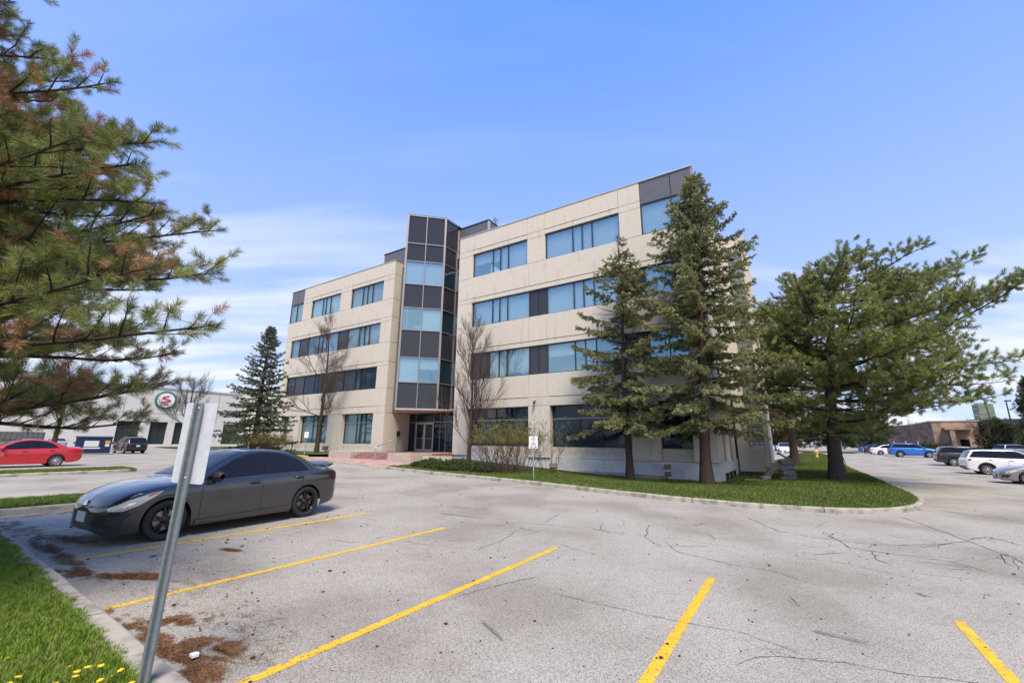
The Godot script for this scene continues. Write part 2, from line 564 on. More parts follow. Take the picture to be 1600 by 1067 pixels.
func poly_sheet(poly: PackedVector2Array, f: Callable, cell := 1.0) -> ArrayMesh:
	# the inside of an outline, cut into cells so that it follows the ground
	var mb := MB.new()
	var lo := poly[0]
	var hi := poly[0]
	for p in poly:
		lo = lo.min(p); hi = hi.max(p)
	var nx := int(ceil((hi.x - lo.x) / cell))
	var nz := int(ceil((hi.y - lo.y) / cell))
	for i in nx:
		for j in nz:
			var c := lo + Vector2(i, j) * cell
			var sq := PackedVector2Array([c, c + Vector2(cell, 0), c + Vector2(cell, cell), c + Vector2(0, cell)])
			for piece in Geometry2D.intersect_polygons(poly, sq):
				var t := Geometry2D.triangulate_polygon(piece)
				var k := 0
				while k < t.size():
					var p: Array[Vector3] = []
					for e in 3:
						var q: Vector2 = piece[t[k + e]]
						p.append(Vector3(q.x, f.call(q.x, q.y), q.y))
					if (p[1] - p[0]).cross(p[2] - p[0]).y > 0: mb.tri(p[0], p[1], p[2])
					else: mb.tri(p[0], p[2], p[1])
					k += 3
	return mb.mesh()


var front_line := []
var front_lawn := PackedVector2Array()
var near_lawn := PackedVector2Array()


func ribbon(mb: MB, line: Array, w0: float, w1: float, up: float) -> void:
	var rows := []
	var m := line.size()
	for k in m:
		var p: Vector2 = line[k]
		var t: Vector2 = (line[mini(k + 1, m - 1)] - line[maxi(k - 1, 0)]).normalized()
		var nr := Vector2(t.y, -t.x)
		var f := float(k) / (m - 1)
		var w := lerpf(w0, w1, f) * rng.randf_range(0.45, 1.5) * minf(1.0, minf(f, 1 - f) * 8 + 0.12)
		var a := p + nr * w * 0.5
		var b := p - nr * w * 0.5
		rows.append(PackedVector3Array([gp(a.x, a.y, up), gp(b.x, b.y, up)]))
	mb.grid(rows)


func jagged(pts: Array, amp: float, step := 0.06) -> Array:
	var out := []
	var off := Vector2.ZERO
	for i in pts.size() - 1:
		var a: Vector2 = pts[i]
		var b: Vector2 = pts[i + 1]
		var k := maxi(2, int((b - a).length() / step))
		for j in k:
			var t := float(j) / k
			off = off * 0.86 + Vector2(rng.randf_range(-1, 1), rng.randf_range(-1, 1)) * amp
			out.append(a.lerp(b, t) + off * minf(1.0, minf(t, 1 - t) * 4 + 0.3))
	out.append(pts[-1])
	return out


func lay_out_lawn() -> void:
	var fk := [Vector2(2.9, -84), Vector2(3.2, -60), Vector2(3.36, -46), Vector2(3.5, -34), Vector2(3.53, -26), Vector2(3.5, -21.7), Vector2(3.2, -19.3), Vector2(2.6, -17.5), Vector2(1.75, -16.2), Vector2(0.5, -15.25), Vector2(-1.5, -14.65), Vector2(-4.4, -14.55), Vector2(-8.4, -15.05), Vector2(-14, -15.65), Vector2(-18.4, -15.85)]
	front_line = smooth_line(fk, 0.35)
	var inner := PackedVector2Array()
	for i in front_line.size():
		var t: Vector2 = (front_line[mini(i + 1, front_line.size() - 1)] - front_line[maxi(i - 1, 0)]).normalized()
		inner.append(front_line[i] + Vector2(-t.y, t.x) * 0.185)
	front_lawn = inner.duplicate()
	for p in [[-18.6, -19.2], [-20.0, -21.6], [-20.85, -23.8], [-20.85, -24.6], [-4.5, -24.6], [-3.25, -24.35], [-3.2, -31.6], [-0.9, -31.8], [-1.2, -36.0], [-3.2, -36.2], [-3.2, -84.0]]: front_lawn.append(Vector2(p[0], p[1]))


func build_ground() -> void:
	var xs := [-1500.0, -600.0, -250.0] + span(-160, -56, 8) + span(-52, -26, 1.3) + span(-24, 14, 1.0) + span(18, 60, 6) + [90.0, 250.0, 600.0, 1500.0]
	var zs := [1500.0, 500.0, 150.0, 60.0] + span(-5, 40, 5) + span(-37, -6, 1.0) + span(-90, -39, 2.5) + [-110.0, -150.0, -220.0, -400.0, -800.0, -1500.0]
	zs.sort()
	zs.reverse()
	lay_out_lawn()
	# the asphalt ends under the lawn, which is lower than the road beside the building
	var core := Geometry2D.offset_polygon(front_lawn, -1.3)
	var g := structure("ground", sheet(xs, zs, func(x, z): return ground_y(x, z) - (0.7 if core.any(func(q): return Geometry2D.is_point_in_polygon(Vector2(x, z), q)) or x > -6.0 and x < 1.0 and z < -19.0 and z > -60.0 else 0.0)), M.asphalt)

	# cracks, filled with dirt
	var cracks := [[[-2.73,-5.11],[-2.34,-5.08],[-1.79,-5.1],[-1.26,-5.14],[-0.73,-5.23],[-0.42,-5.18],[-0.14,-5.09],[-0.09,-5.07]],[[-0.66,-4.49],[-0.52,-4.76],[-0.3,-4.93],[0.12,-5.14],[0.48,-5.18],[0.94,-5.36],[1.6,-5.6],[2.4,-5.7]],[[-0.48,-5.09],[-0.37,-4.92]],[[0.22,-11.78],[0.46,-11.15],[0.6,-10.48],[1.24,-10.45],[1.91,-10.43],[2.16,-10.76]],[[1.91,-10.43],[2.11,-10.22],[2.22,-9.99]],[[2.0,-16.16],[2.37,-14.6],[2.67,-12.99],[2.75,-12.5],[2.9,-11.79],[2.91,-11.1],[3.3,-10.2]],[[2.89,-11.94],[2.74,-11.23],[2.68,-10.79]],[[2.67,-12.99],[3.19,-13.84],[3.43,-13.04]],[[-0.69,-11.47],[-0.04,-11.13],[0.65,-11.12],[1.37,-11.36],[2.44,-12.42]],[[0.46,-11.15],[0.34,-11.66],[0.45,-12.07]],[[0.9,-10.41],[0.89,-9.74],[1.05,-9.44]],[[-3.89,-9.72],[-3.58,-8.9],[-3.66,-8.75]],[[-3.58,-8.9],[-3.05,-8.93]],[[-2.99,-10.24],[-2.7,-8.9],[-2.45,-8.55],[-2.17,-8.21]],[[-2.33,-8.83],[-1.91,-8.12],[-1.11,-7.88],[-0.54,-7.88],[0.05,-7.47]],[[-4.89,-8.85],[-5.01,-9.41],[-5.17,-10.09]],[[-4.71,-5.96],[-4.67,-6.61],[-4.77,-7.16],[-4.98,-7.8]],[[-7.92,-9.04],[-6.95,-9.18],[-7.18,-10.14]],[[-5.52,-7.8],[-5.32,-8.48],[-4.31,-8.75],[-3.6,-8.8]],[[-2.85,-10.63],[-2.16,-10.69],[-1.98,-11.38]],[[-1.77,-10.09],[-1.54,-9.67],[-1.6,-9.37]],[[-0.02,-9.43],[0.56,-10.05]],[[-2.22,-8.4],[-1.53,-8.96]],[[3.13,-18.79],[3.84,-17.76],[4.79,-17.52]],[[2.69,-18.4],[2.98,-17.6]],[[-1.29,-12.89],[-0.48,-11.19]],[[1.64,-11.4],[2.73,-13.05]],[[6.38,-46.37],[7.28,-43.52],[7.85,-41.22]],[[5.91,-30.43],[6.98,-30.4],[7.82,-29.74]],[[8.01,-38.75],[8.07,-35.69],[8.34,-32.75],[8.36,-30.68]],[[9.72,-44.56],[9.73,-39.42]],[[-13.88,-9.5],[-12.98,-10.74],[-13.23,-12.77],[-12.6,-13.92]],[[-10.93,-10.09],[-9.55,-9.86],[-9.66,-10.62]]]
	for c in cracks:
		var mb := MB.new()
		var pts := []
		var far := 0.0
		for p in c:
			pts.append(Vector2(p[0], p[1])); far = maxf(far, -p[1])
		var w := clampf(0.0013 * far, 0.007, 0.024)
		var line := jagged(pts, 0.014 + far * 0.0006, clampf(far * 0.008, 0.04, 0.3))
		ribbon(mb, line, w, w * 0.7, 0.004)
		for b in rng.randi_range(1, 4):
			var s: Vector2 = line[rng.randi_range(1, line.size() - 2)]
			var dir := Vector2.from_angle(rng.randf() * TAU) * rng.randf_range(0.12, 0.5) * (0.6 + far * 0.05)
			ribbon(mb, jagged([s, s + dir * 0.5 + Vector2(rng.randf_range(-.1, .1), rng.randf_range(-.1, .1)), s + dir], 0.012, clampf(far * 0.006, 0.03, 0.3)), w * 0.6, w * 0.3, 0.0045)
		part(g, "crack", mb.mesh(), M.crack)
	# tyre scuffs
	for q in [[1.06, -8.0, 1.18, -7.85], [-0.3, -6.75, -0.22, -6.5], [-0.1, -5.75, 0.35, -5.72], [4.2, -14.6, 4.9, -14.3], [6.4, -24, 6.9, -22.8], [-7.4, -8.1, -6.2, -8.3], [-2.9, -3.9, -2.5, -3.7]]:
		var sc := MB.new()
		for k in 5:
			var o := Vector2(rng.randfn(0, 0.02), rng.randfn(0, 0.03))
			ribbon(sc, jagged([Vector2(q[0], q[1]) + o, Vector2(q[2], q[3]) + o * 1.5], 0.004, 0.05), 0.012, 0.006, 0.0035)
		part(g, "tyre_scuff", sc.mesh(), M.scuff)
	# hairline cracks all over the worn lot
	for i in 80:
		var mb := MB.new()
		var s := Vector2(rng.randf_range(-13, 7), rng.randf_range(-14.5, -5)) if i < 40 else Vector2(rng.randf_range(-2, 7), rng.randf_range(-17, -9))
		var dir := Vector2.from_angle(rng.randf_range(-0.6, 0.6) + (PI / 2 if rng.randf() < 0.3 else 0.0)) * rng.randf_range(0.4, 1.6)
		ribbon(mb, jagged([s, s + dir * 0.4 + Vector2(0, rng.randf_range(-.2, .2)), s + dir], 0.02, 0.08), 0.008, 0.005, 0.004)
		part(g, "crack", mb.mesh(), M.crack)
	# worn painted bay lines: small flakes are missing along the edges
	var wear := noise(31, 3.0, 3)
	for s in [[-11.42, -7.05, -2.0], [-8.64, -7.02, -1.88], [-6.18, -7.0, -1.82], [-3.67, -7.03, -1.9], [-1.21, -6.95, -1.85], [1.25, -7.05, -1.85], [3.75, -7.0, -1.85]]:
		var mb := MB.new()
		var z: float = s[1]
		var dz := 0.022
		while z < s[2]:
			for k in 6:
				var e := absf(k - 2.5) / 2.5
				var x: float = s[0] - 0.052 + k * 0.0175
				if wear.get_noise_2d(x * 6, z * 2) * 0.9 + wear.get_noise_2d(x * 30, z * 14) * 0.6 < 0.70 - 0.36 * e * e - 0.25 * ss(-3, -1.8, z) * float(s[0] < -3):
					var y := ground_y(x, z) + 0.0035
					var y2 := ground_y(x + 0.0175, z) + 0.0035
					mb.quad(Vector3(x, y, z + dz), Vector3(x + 0.0175, y2, z + dz), Vector3(x + 0.0175, y2, z), Vector3(x, y, z))
			z += dz
		part(g, "painted_line", mb.mesh(), M.stripe)

	# front kerb and lawn
	var kerbs := thing("front_kerb", "pale cast kerb curving round the lawn in front of the office", "kerb")
	kerb(front_line, 0.2, 0.135, 3.2, null, kerbs)
	structure("lawn_soil", poly_sheet(front_lawn, func(x, z): return lawn_y(x, z) - 0.012, 0.8), M.soil)

	# near kerb and grass corner
	var nk := thing("near_kerb", "rough pale kerb beside the dandelion grass in the near left corner", "kerb")
	kerb(smooth_line([Vector2(-13.3, -1.85), Vector2(-11.3, -1.74), Vector2(-7, -1.7), Vector2(-3.7, -1.66), Vector2(-2, -1.65), Vector2(4, -1.63), Vector2(14, -1.62)], 0.3), 0.22, 0.13, 2.4, null, nk)
	near_lawn = PackedVector2Array([Vector2(14, -1.42), Vector2(-3.7, -1.45), Vector2(-13.3, -1.64), Vector2(-14.2, -1.7), Vector2(-16.2, -1.7), Vector2(-16.4, 9), Vector2(14, 9)])
	structure("verge_soil", poly_sheet(near_lawn, func(x, z): return ground_y(x, z) + 0.105, 1.0), M.soil)

	# grass strip left of the parked sedan, and the island beyond it
	for s in [[-14.0, -16.1, -1.85, -8.3, "narrow kerbed grass strip beyond the nose of the grey sedan"], [-27.0, -29.4, 6.0, -8.3, "kerbed grass island between the grey sedan and the red sedan"]]:
		var k2 := thing("grass_island_kerb", s[4], "kerb")
		var x0: float = s[0]
		var x1: float = s[1]
		var r := (x0 - x1) / 2
		var ln := [Vector2(x1, s[2]), Vector2(x1, s[3] + r)]
		for a in range(1, 12): ln.append(Vector2((x0 + x1) / 2 - cos(PI * a / 12.0) * r, s[3] + r - sin(PI * a / 12.0) * r))
		ln.append(Vector2(x0, s[3] + r)); ln.append(Vector2(x0, s[2]))
		var dense := []
		for i in ln.size() - 1:
			var q := maxi(1, int((ln[i + 1] - ln[i]).length() / 0.5))
			for j in q: dense.append(ln[i].lerp(ln[i + 1], float(j) / q))
		dense.append(ln[-1])
		kerb(dense, 0.18, 0.13, 2.8, null, k2)
		var pg := PackedVector2Array()
		for p in dense:
			var c := Vector2((x0 + x1) / 2, minf(maxf(p.y, s[3] + r), s[2]))
			pg.append(c + (p - c) * (r - 0.15) / r if (p - c).length() > 0.2 else p)
		structure("island_soil", poly_sheet(pg, func(x, z): return ground_y(x, z) + 0.11, 1.0), M.far_grass)

	# far verges
	for v in [[[-62, -22], [-62, -45], [-47, -45], [-47, -27], [-45.2, -24.6], [-31.5, -24.6], [-28.4, -24.4], [-28.4, -22.5], [-33, -20.0], [-38, -18.2], [-52, -20]], [[-70, -26], [-96, -30], [-96, -60], [-70, -44]], [[-62, 1], [-66, 1], [-66, -9], [-62, -9]], [[12, -92], [45, -92], [45, -100], [12, -100]], [[22, -62], [60, -62], [60, -86], [22, -86]], [[-12, -88], [8, -88], [8, -98], [-12, -98]]]:
		var pg := PackedVector2Array()
		for p in v: pg.append(Vector2(p[0], p[1]))
		structure("verge", poly_sheet(pg, func(x, z): return lawn_y(x, z) if x > -50 and x < 0 and z > -50 else ground_y(x, z) + 0.1, 2.0), M.far_grass)


func inside(poly: PackedVector2Array, p: Vector2) -> bool:
	return Geometry2D.is_point_in_polygon(p, poly)


func grass_clump(blades: int, spread: float, tall: float, wide: float, sd: int) -> ArrayMesh:
	var r := RandomNumberGenerator.new()
	r.seed = sd
	var mb := MB.new()
	for i in blades:
		var a := r.randf() * TAU
		var o := Vector3(cos(a), 0, sin(a)) * spread * sqrt(r.randf())
		var d := Vector3.RIGHT.rotated(Vector3.UP, r.randf() * TAU)
		var s := Vector3.RIGHT.rotated(Vector3.UP, r.randf() * TAU) * wide * 0.5
		var h := tall * r.randf_range(0.5, 1.1)
		var lean := r.randf_range(0.1, 0.75) * h
		var m := o + Vector3.UP * h * 0.6 + d * lean * 0.35
		var tp := o + Vector3.UP * h + d * lean
		var shade := r.randf_range(0.8, 1.2)
		mb.quad(o - s, o + s, m + s * 0.8, m - s * 0.8)
		mb.tri(m - s * 0.8, m + s * 0.8, tp)
		for k in 7: mb.col.append(Color(shade * r.randf_range(0.95, 1.05), shade, shade * 0.9))
	return mb.mesh()


func plant_grass() -> void:
	var tone := noise(41, 0.6, 3)
	var fine := noise(43, 5.0, 2)
	# near corner: real blades
	var xfs := []
	var cols := []
	var i := 0
	while i < 60000:
		i += 1
		var x := -2.2 - 13.5 * pow(rng.randf(), 1.5)
		var z := -1.72 + 3.4 * pow(rng.randf(), 1.6)
		if not inside(near_lawn, Vector2(x, z + 0.03 + 0.05 * fine.get_noise_2d(x * 0.5, z))): continue
		var k := tone.get_noise_2d(x, z)
		var s := rng.randf_range(0.7, 1.25) * (1 + 0.3 * k)
		xfs.append(Transform3D(Basis(Vector3.UP, rng.randf() * TAU).scaled(Vector3(s, s, s)), Vector3(x, ground_y(x, z) + 0.1, z)))
		var f := rng.randf_range(0.8, 1.2)
		var dry := clampf(fine.get_noise_2d(x, z) * 1.1, 0, 0.5)
		cols.append(Color(lerpf(0.155, 0.31, dry) * f, lerpf(0.245, 0.30, dry) * f, lerpf(0.03, 0.10, dry) * f))
	var o := scatter(self, "near_grass", grass_clump(8, 0.03, 0.058, 0.006, 5), M.grass, xfs, cols)
	tag(o, "bright green grass with dandelions in the near left corner", "grass", "", "stuff")
	# front lawn
	xfs = []; cols = []
	i = 0
	while i < 140000:
		i += 1
		var x := rng.randf_range(-18.5, 3.5)
		var z := -14.5 - 55 * pow(rng.randf(), 1.8)
		if not inside(front_lawn, Vector2(x, z)): continue
		if z < -22.4 and x < -9: continue
		var k := tone.get_noise_2d(x * 0.5, z * 0.5)
		var s := rng.randf_range(0.8, 1.3)
		xfs.append(Transform3D(Basis(Vector3.UP, rng.randf() * TAU).scaled(Vector3(s, s * (1 + 0.4 * k), s)), lp(x, z, -0.015)))
		var f := rng.randf_range(0.8, 1.2) * (1 + 0.25 * k)
		var dry := clampf(fine.get_noise_2d(x * 0.4, z * 0.4) * 1.2 + 0.12, 0, 0.7)
		cols.append(Color(lerpf(0.10, 0.21, dry) * f, lerpf(0.16, 0.185, dry) * f, lerpf(0.026, 0.075, dry) * f))
	o = scatter(self, "lawn_grass", grass_clump(9, 0.07, 0.075, 0.014, 6), M.grass, xfs, cols)
	tag(o, "mown green lawn between the kerb and the office", "grass", "", "stuff")
	xfs = []; cols = []
	for q in [[-14.2, -15.9, -1.9, -8.0, 9000], [-27.2, -29.2, 2.0, -8.0, 7000]]:
		for j in q[4]:
			var x := rng.randf_range(q[1], q[0])
			var z := rng.randf_range(q[3], q[2])
			var s := rng.randf_range(0.9, 1.5)
			xfs.append(Transform3D(Basis(Vector3.UP, rng.randf() * TAU).scaled(Vector3(s, s, s)), gp(x, z, 0.1)))
			var f := rng.randf_range(0.8, 1.2)
			cols.append(Color(0.15 * f, 0.215 * f, 0.045 * f))
	o = scatter(self, "island_grass", grass_clump(8, 0.06, 0.08, 0.013, 8), M.grass, xfs, cols)
	tag(o, "short grass on the kerbed strips left of the grey sedan", "grass", "", "stuff")


func litter() -> void:
	# fallen pine needles drifted against the kerb
	var mb := MB.new()
	mb.quad(Vector3(-0.055, 0, -0.0013), Vector3(-0.055, 0.0022, 0.0013), Vector3(0.01, 0.004, 0.0015), Vector3(0.01, 0.004, -0.0013))
	mb.quad(Vector3(0.01, 0.004, -0.0013), Vector3(0.01, 0.004, 0.0015), Vector3(0.06, 0.002, 0.006), Vector3(0.06, 0.002, 0.004))
	var xfs := []
	var cols := []
	var drift := noise(71, 2.2, 3)
	# [x, z, half length, half width, heading, count, height]
	for p in [[-7.2, -2.32, 0.40, 0.12, -0.55, 2600, 0.018], [-7.75, -1.98, 0.55, 0.14, -0.3, 1700, 0.01], [-5.28, -2.14, 0.26, 0.12, -0.75, 1900, 0.02], [-4.45, -2.02, 0.34, 0.19, -0.35, 5200, 0.03], [-4.75, -1.86, 0.4, 0.1, 0.0, 1500, 0.015], [-4.05, -1.85, 0.26, 0.13, 0.3, 1400, 0.015], [-5.6, -1.82, 0.6, 0.08, 0.0, 1500, 0.012], [-7.6, -3.62, 0.17, 0.06, -0.3, 500, 0.01], [-8.06, -2.74, 0.1, 0.05, 0.2, 200, 0.01], [-10.4, -2.3, 0.7, 0.2, -0.3, 1000, 0.01], [-9.3, -2.0, 1.6, 0.12, 0.0, 2000, 0.01], [-12, -2.0, 1.2, 0.25, 0.0, 1200, 0.012], [-13.6, -3.2, 0.25, 1.4, 0.0, 1300, 0.012], [-6.6, -2.6, 1.6, 0.5, 0.1, 700, 0.0], [-4.6, -2.4, 0.9, 0.4, 0.2, 500, 0.0]]:
		for j in p[5]:
			var r := sqrt(rng.randf()) if rng.randf() < 0.75 else absf(rng.randfn(0, 0.75))
			var a := rng.randf() * TAU
			var q := Vector2(cos(a) * r * p[2], sin(a) * r * p[3]).rotated(p[4])
			var x: float = p[0] + q.x
			var z: float = p[1] + q.y
			if z > -1.73: z = -1.74 - rng.randf() * 0.05
			if drift.get_noise_2d(x, z * 1.6) + drift.get_noise_2d(x * 3.1, z * 4.0) * 0.5 < 0.10 * r + rng.randfn(-0.12, 0.10): continue
			var turn: float = -p[4] + rng.randfn(0, 0.7)
			var b := Basis(Vector3.UP, turn) * Basis(Vector3(0, 0, 1), rng.randfn(0, 0.09)) * Basis(Vector3.RIGHT, rng.randf() * TAU * 0.1)
			xfs.append(Transform3D(b.scaled(Vector3.ONE * rng.randf_range(0.7, 1.15)), gp(x, z, 0.005 + p[6] * maxf(0, 1 - r) * rng.randf())))
			var f := rng.randf_range(0.55, 1.35)
			cols.append(Color(0.185 * f, 0.088 * f, 0.042 * f) if rng.randf() < 0.8 else Color(0.26 * f, 0.18 * f, 0.1 * f))
	var o := scatter(self, "pine_needle_litter", mb.mesh(), M.litter, xfs, cols)
	tag(o, "brown pine needles drifted on the asphalt along the near kerb", "pine needles", "", "stuff")
	# leaf scraps and grit over the lot
	var bit := MB.new()
	bit.prism(PackedVector2Array([Vector2(-0.012, -0.006), Vector2(0.009, -0.009), Vector2(0.013, 0.004), Vector2(-0.004, 0.01)]), 0.006, Transform3D(Basis(Vector3.RIGHT, -PI / 2), Vector3.ZERO))
	xfs = []; cols = []
	for j in 1500:
		var x := rng.randf_range(-14, 9)
		var z := -2 - 18 * pow(rng.randf(), 1.5)
		if inside(front_lawn, Vector2(x, z)) or z < -14.2 and x < 3.6: continue
		var s := rng.randf_range(0.35, 1.1) if rng.randf() < 0.93 else rng.randf_range(1.2, 2.2)
		xfs.append(Transform3D(Basis(Vector3.UP, rng.randf() * TAU).scaled(Vector3(s, s, s)), gp(x, z, 0.003)))
		var f := rng.randf_range(0.4, 1.3)
		cols.append(Color(0.10 * f, 0.075 * f, 0.05 * f))
	o = scatter(self, "grit", bit.mesh(), M.litter, xfs, cols)
	tag(o, "scraps of leaf and grit strewn over the asphalt", "grit", "", "stuff")
	var paper := MB.new()
	paper.prism(PackedVector2Array([Vector2(-0.035, -0.025), Vector2(0.03, -0.03), Vector2(0.036, 0.018), Vector2(0.005, 0.03), Vector2(-0.03, 0.02)]), 0.02, Transform3D(Basis(Vector3.RIGHT, -PI / 2), Vector3.ZERO))
	single("paper_scrap", "crumpled white paper scrap lying in the needle drift", "litter", paper.mesh(), M.white, gp(-4.33, -1.9, 0.03))
	# dandelions
	var head := MB.new()
	for k in 26:
		var a := k * 2.4
		var r := 0.006 + 0.017 * float(k) / 26
		var d := Vector3(cos(a), 0.25, sin(a)) * r
		var s := Vector3(-sin(a), 0, cos(a)) * 0.0045
		head.quad(Vector3(0, 0.004, 0) - s * 0.4, Vector3(0, 0.004, 0) + s * 0.4, d + s, d - s)
	head.lathe([Vector2(0.0, -0.006), Vector2(0.008, -0.003), Vector2(0.010, 0.004), Vector2(0.0, 0.008)], 8)
	var hm := head.mesh()
	var stem := MB.new()
	stem.tube([Vector3.ZERO, Vector3(0.003, 0.05, 0), Vector3(0, 0.095, 0)], [0.0025, 0.002, 0.002], 5)
	var sm := stem.mesh()
	var spots := [[-4.48, -1.17, "single dandelion left of the close pair near the kerb"], [-4.37, -1.24, "left dandelion of the close pair near the kerb"], [-4.32, -1.3, "right dandelion of the close pair near the kerb"], [-4.35, -1.18, "dandelion in the small cluster below the close pair"], [-4.28, -1.16, "lowest dandelion of the small cluster near the kerb"], [-4.09, -1.24, "large dandelion near the bottom edge beside the kerb"], [-4.57, -0.94, "dandelion near the left edge of the grass corner"], [-4.5, -0.89, "dandelion in the lower left corner of the picture"], [-6.09, -1.06, "lone dandelion farthest up the grass at the left edge"], [-4.27, -1.06, "dandelion at the bottom edge between the cluster and the corner"], [-4.14, -1.36, "small dandelion close to the kerb edge"], [-4.09, -1.3, "small dandelion just above the large one"], [-3.89, -1.35, "dandelion nearest to the sign post"], [-4.98, -0.95, "faint dandelion above the left corner"]]
	for s in spots:
		var t := thing("dandelion", s[2], "dandelion", gp(s[0], s[1], 0.09), rng.randf() * TAU, "dandelions in the grass corner")
		part(t, "stem", sm, M.stem)
		part(t, "flower_head", hm, M.dandelion, Transform3D(Basis(Vector3.RIGHT, rng.randf_range(-.4, .4)), Vector3(0, 0.095, 0)))


# ---- the office building ----------------------------------------------------

const FZ := -24.0
const WIN := [[14.10, 16.05], [10.15, 12.06], [6.15, 8.09], [1.52, 4.07]]


func panel(b: Node, x0: float, x1: float, y0: float, y1: float, z1 := FZ, depth := 0.22, m: Material = null, called := "panel") -> void:
	var mb := MB.new()
	var gap := 0.008
	mb.cbox(Vector3((x0 + x1) / 2, (y0 + y1) / 2, z1 - depth / 2), Vector3(x1 - x0 - gap * 2, y1 - y0 - gap * 2, depth), 0.012)
	part(b, called, mb.mesh(), m if m else M.concrete)


func slab(b: Node, called: String, x0: float, x1: float, y0: float, y1: float, z0: float, z1: float, m: Material) -> MeshInstance3D:
	var mb := MB.new()
	mb.box(Vector3((x0 + x1) / 2, (y0 + y1) / 2, (z0 + z1) / 2), Vector3(x1 - x0, y1 - y0, absf(z1 - z0)))
	return part(b, called, mb.mesh(), m)


func window(b: Node, x0: float, x1: float, y0: float, y1: float, z: float, cuts: Array, pane_mat: Material, blinds: Array, transom := 0.0, spandrels := [], light_frame := false) -> void:
	# cuts: x of the mullions; blinds: for each light the share covered from the top (0 none); spandrels: indices of opaque lights
	var w := Node3D.new()
	w.name = "window"
	b.add_child(w, true)
	var fm: Material = M.mullion if light_frame else M.frame
	var mb := MB.new()
	var t := 0.055
	var d := 0.11
	mb.box(Vector3((x0 + x1) / 2, y0 + t / 2, z), Vector3(x1 - x0, t, d))
	mb.box(Vector3((x0 + x1) / 2, y1 - t / 2, z), Vector3(x1 - x0, t, d))
	mb.box(Vector3(x0 + t / 2, (y0 + y1) / 2, z), Vector3(t, y1 - y0 - 2 * t, d))
	mb.box(Vector3(x1 - t / 2, (y0 + y1) / 2, z), Vector3(t, y1 - y0 - 2 * t, d))
	part(w, "frame", mb.mesh(), fm)
	var xs := [x0] + cuts + [x1]
	for c in cuts:
		var q := MB.new()
		q.box(Vector3(c, (y0 + y1) / 2, z), Vector3(t, y1 - y0 - 2 * t, d))
		part(w, "mullion", q.mesh(), fm)
	if transom > 0:
		var q := MB.new()
		q.box(Vector3((x0 + x1) / 2, transom, z + 0.004), Vector3(x1 - x0 - 2 * t, t, d))
		part(w, "transom", q.mesh(), M.mullion if transom > 0 else fm)
	for i in xs.size() - 1:
		var a: float = xs[i] + t * 0.5
		var c: float = xs[i + 1] - t * 0.5
		if i in spandrels:
			slab(w, "spandrel_glass", a, c, y0 + t, y1 - t, z - 0.01, z + 0.01, M.spandrel)
			continue
		var levels := [y0 + t * 0.6, y1 - t * 0.6] if transom <= 0 else [y0 + t * 0.6, transom, y1 - t * 0.6]
		for k in levels.size() - 1:
			var q := MB.new()
			var yy0: float = levels[k]
			var yy1: float = levels[k + 1]
			# panes sit a hair out of true, as real ones do
			var e := rng.randf_range(-0.004, 0.004)
			var e2 := rng.randf_range(-0.004, 0.004)
			q.quad(Vector3(a, yy0, z + e), Vector3(c, yy0, z + e2), Vector3(c, yy1, z - e), Vector3(a, yy1, z - e2))
			part(w, "pane", q.mesh(), pane_mat)
		var cover: float = blinds[i % blinds.size()]
		if cover > 0:
			var q := MB.new()
			var yb0 := y1 - t - (y1 - y0 - 2 * t) * minf(cover, 1.0)
			# slightly waved hanging fabric
			var rows := []
			for j in 9:
				var f := float(j) / 8
				var x := lerpf(a + 0.02, c - 0.02, f)
				var zz := z - 0.14 + 0.006 * sin(x * 31.0)
				rows.append(PackedVector3Array([Vector3(x, yb0, zz), Vector3(x, y1 - t, zz)]))
			q.grid(rows)
			part(w, "blind", q.mesh(), M.blind_teal if cover > 1.0 else M.blind)


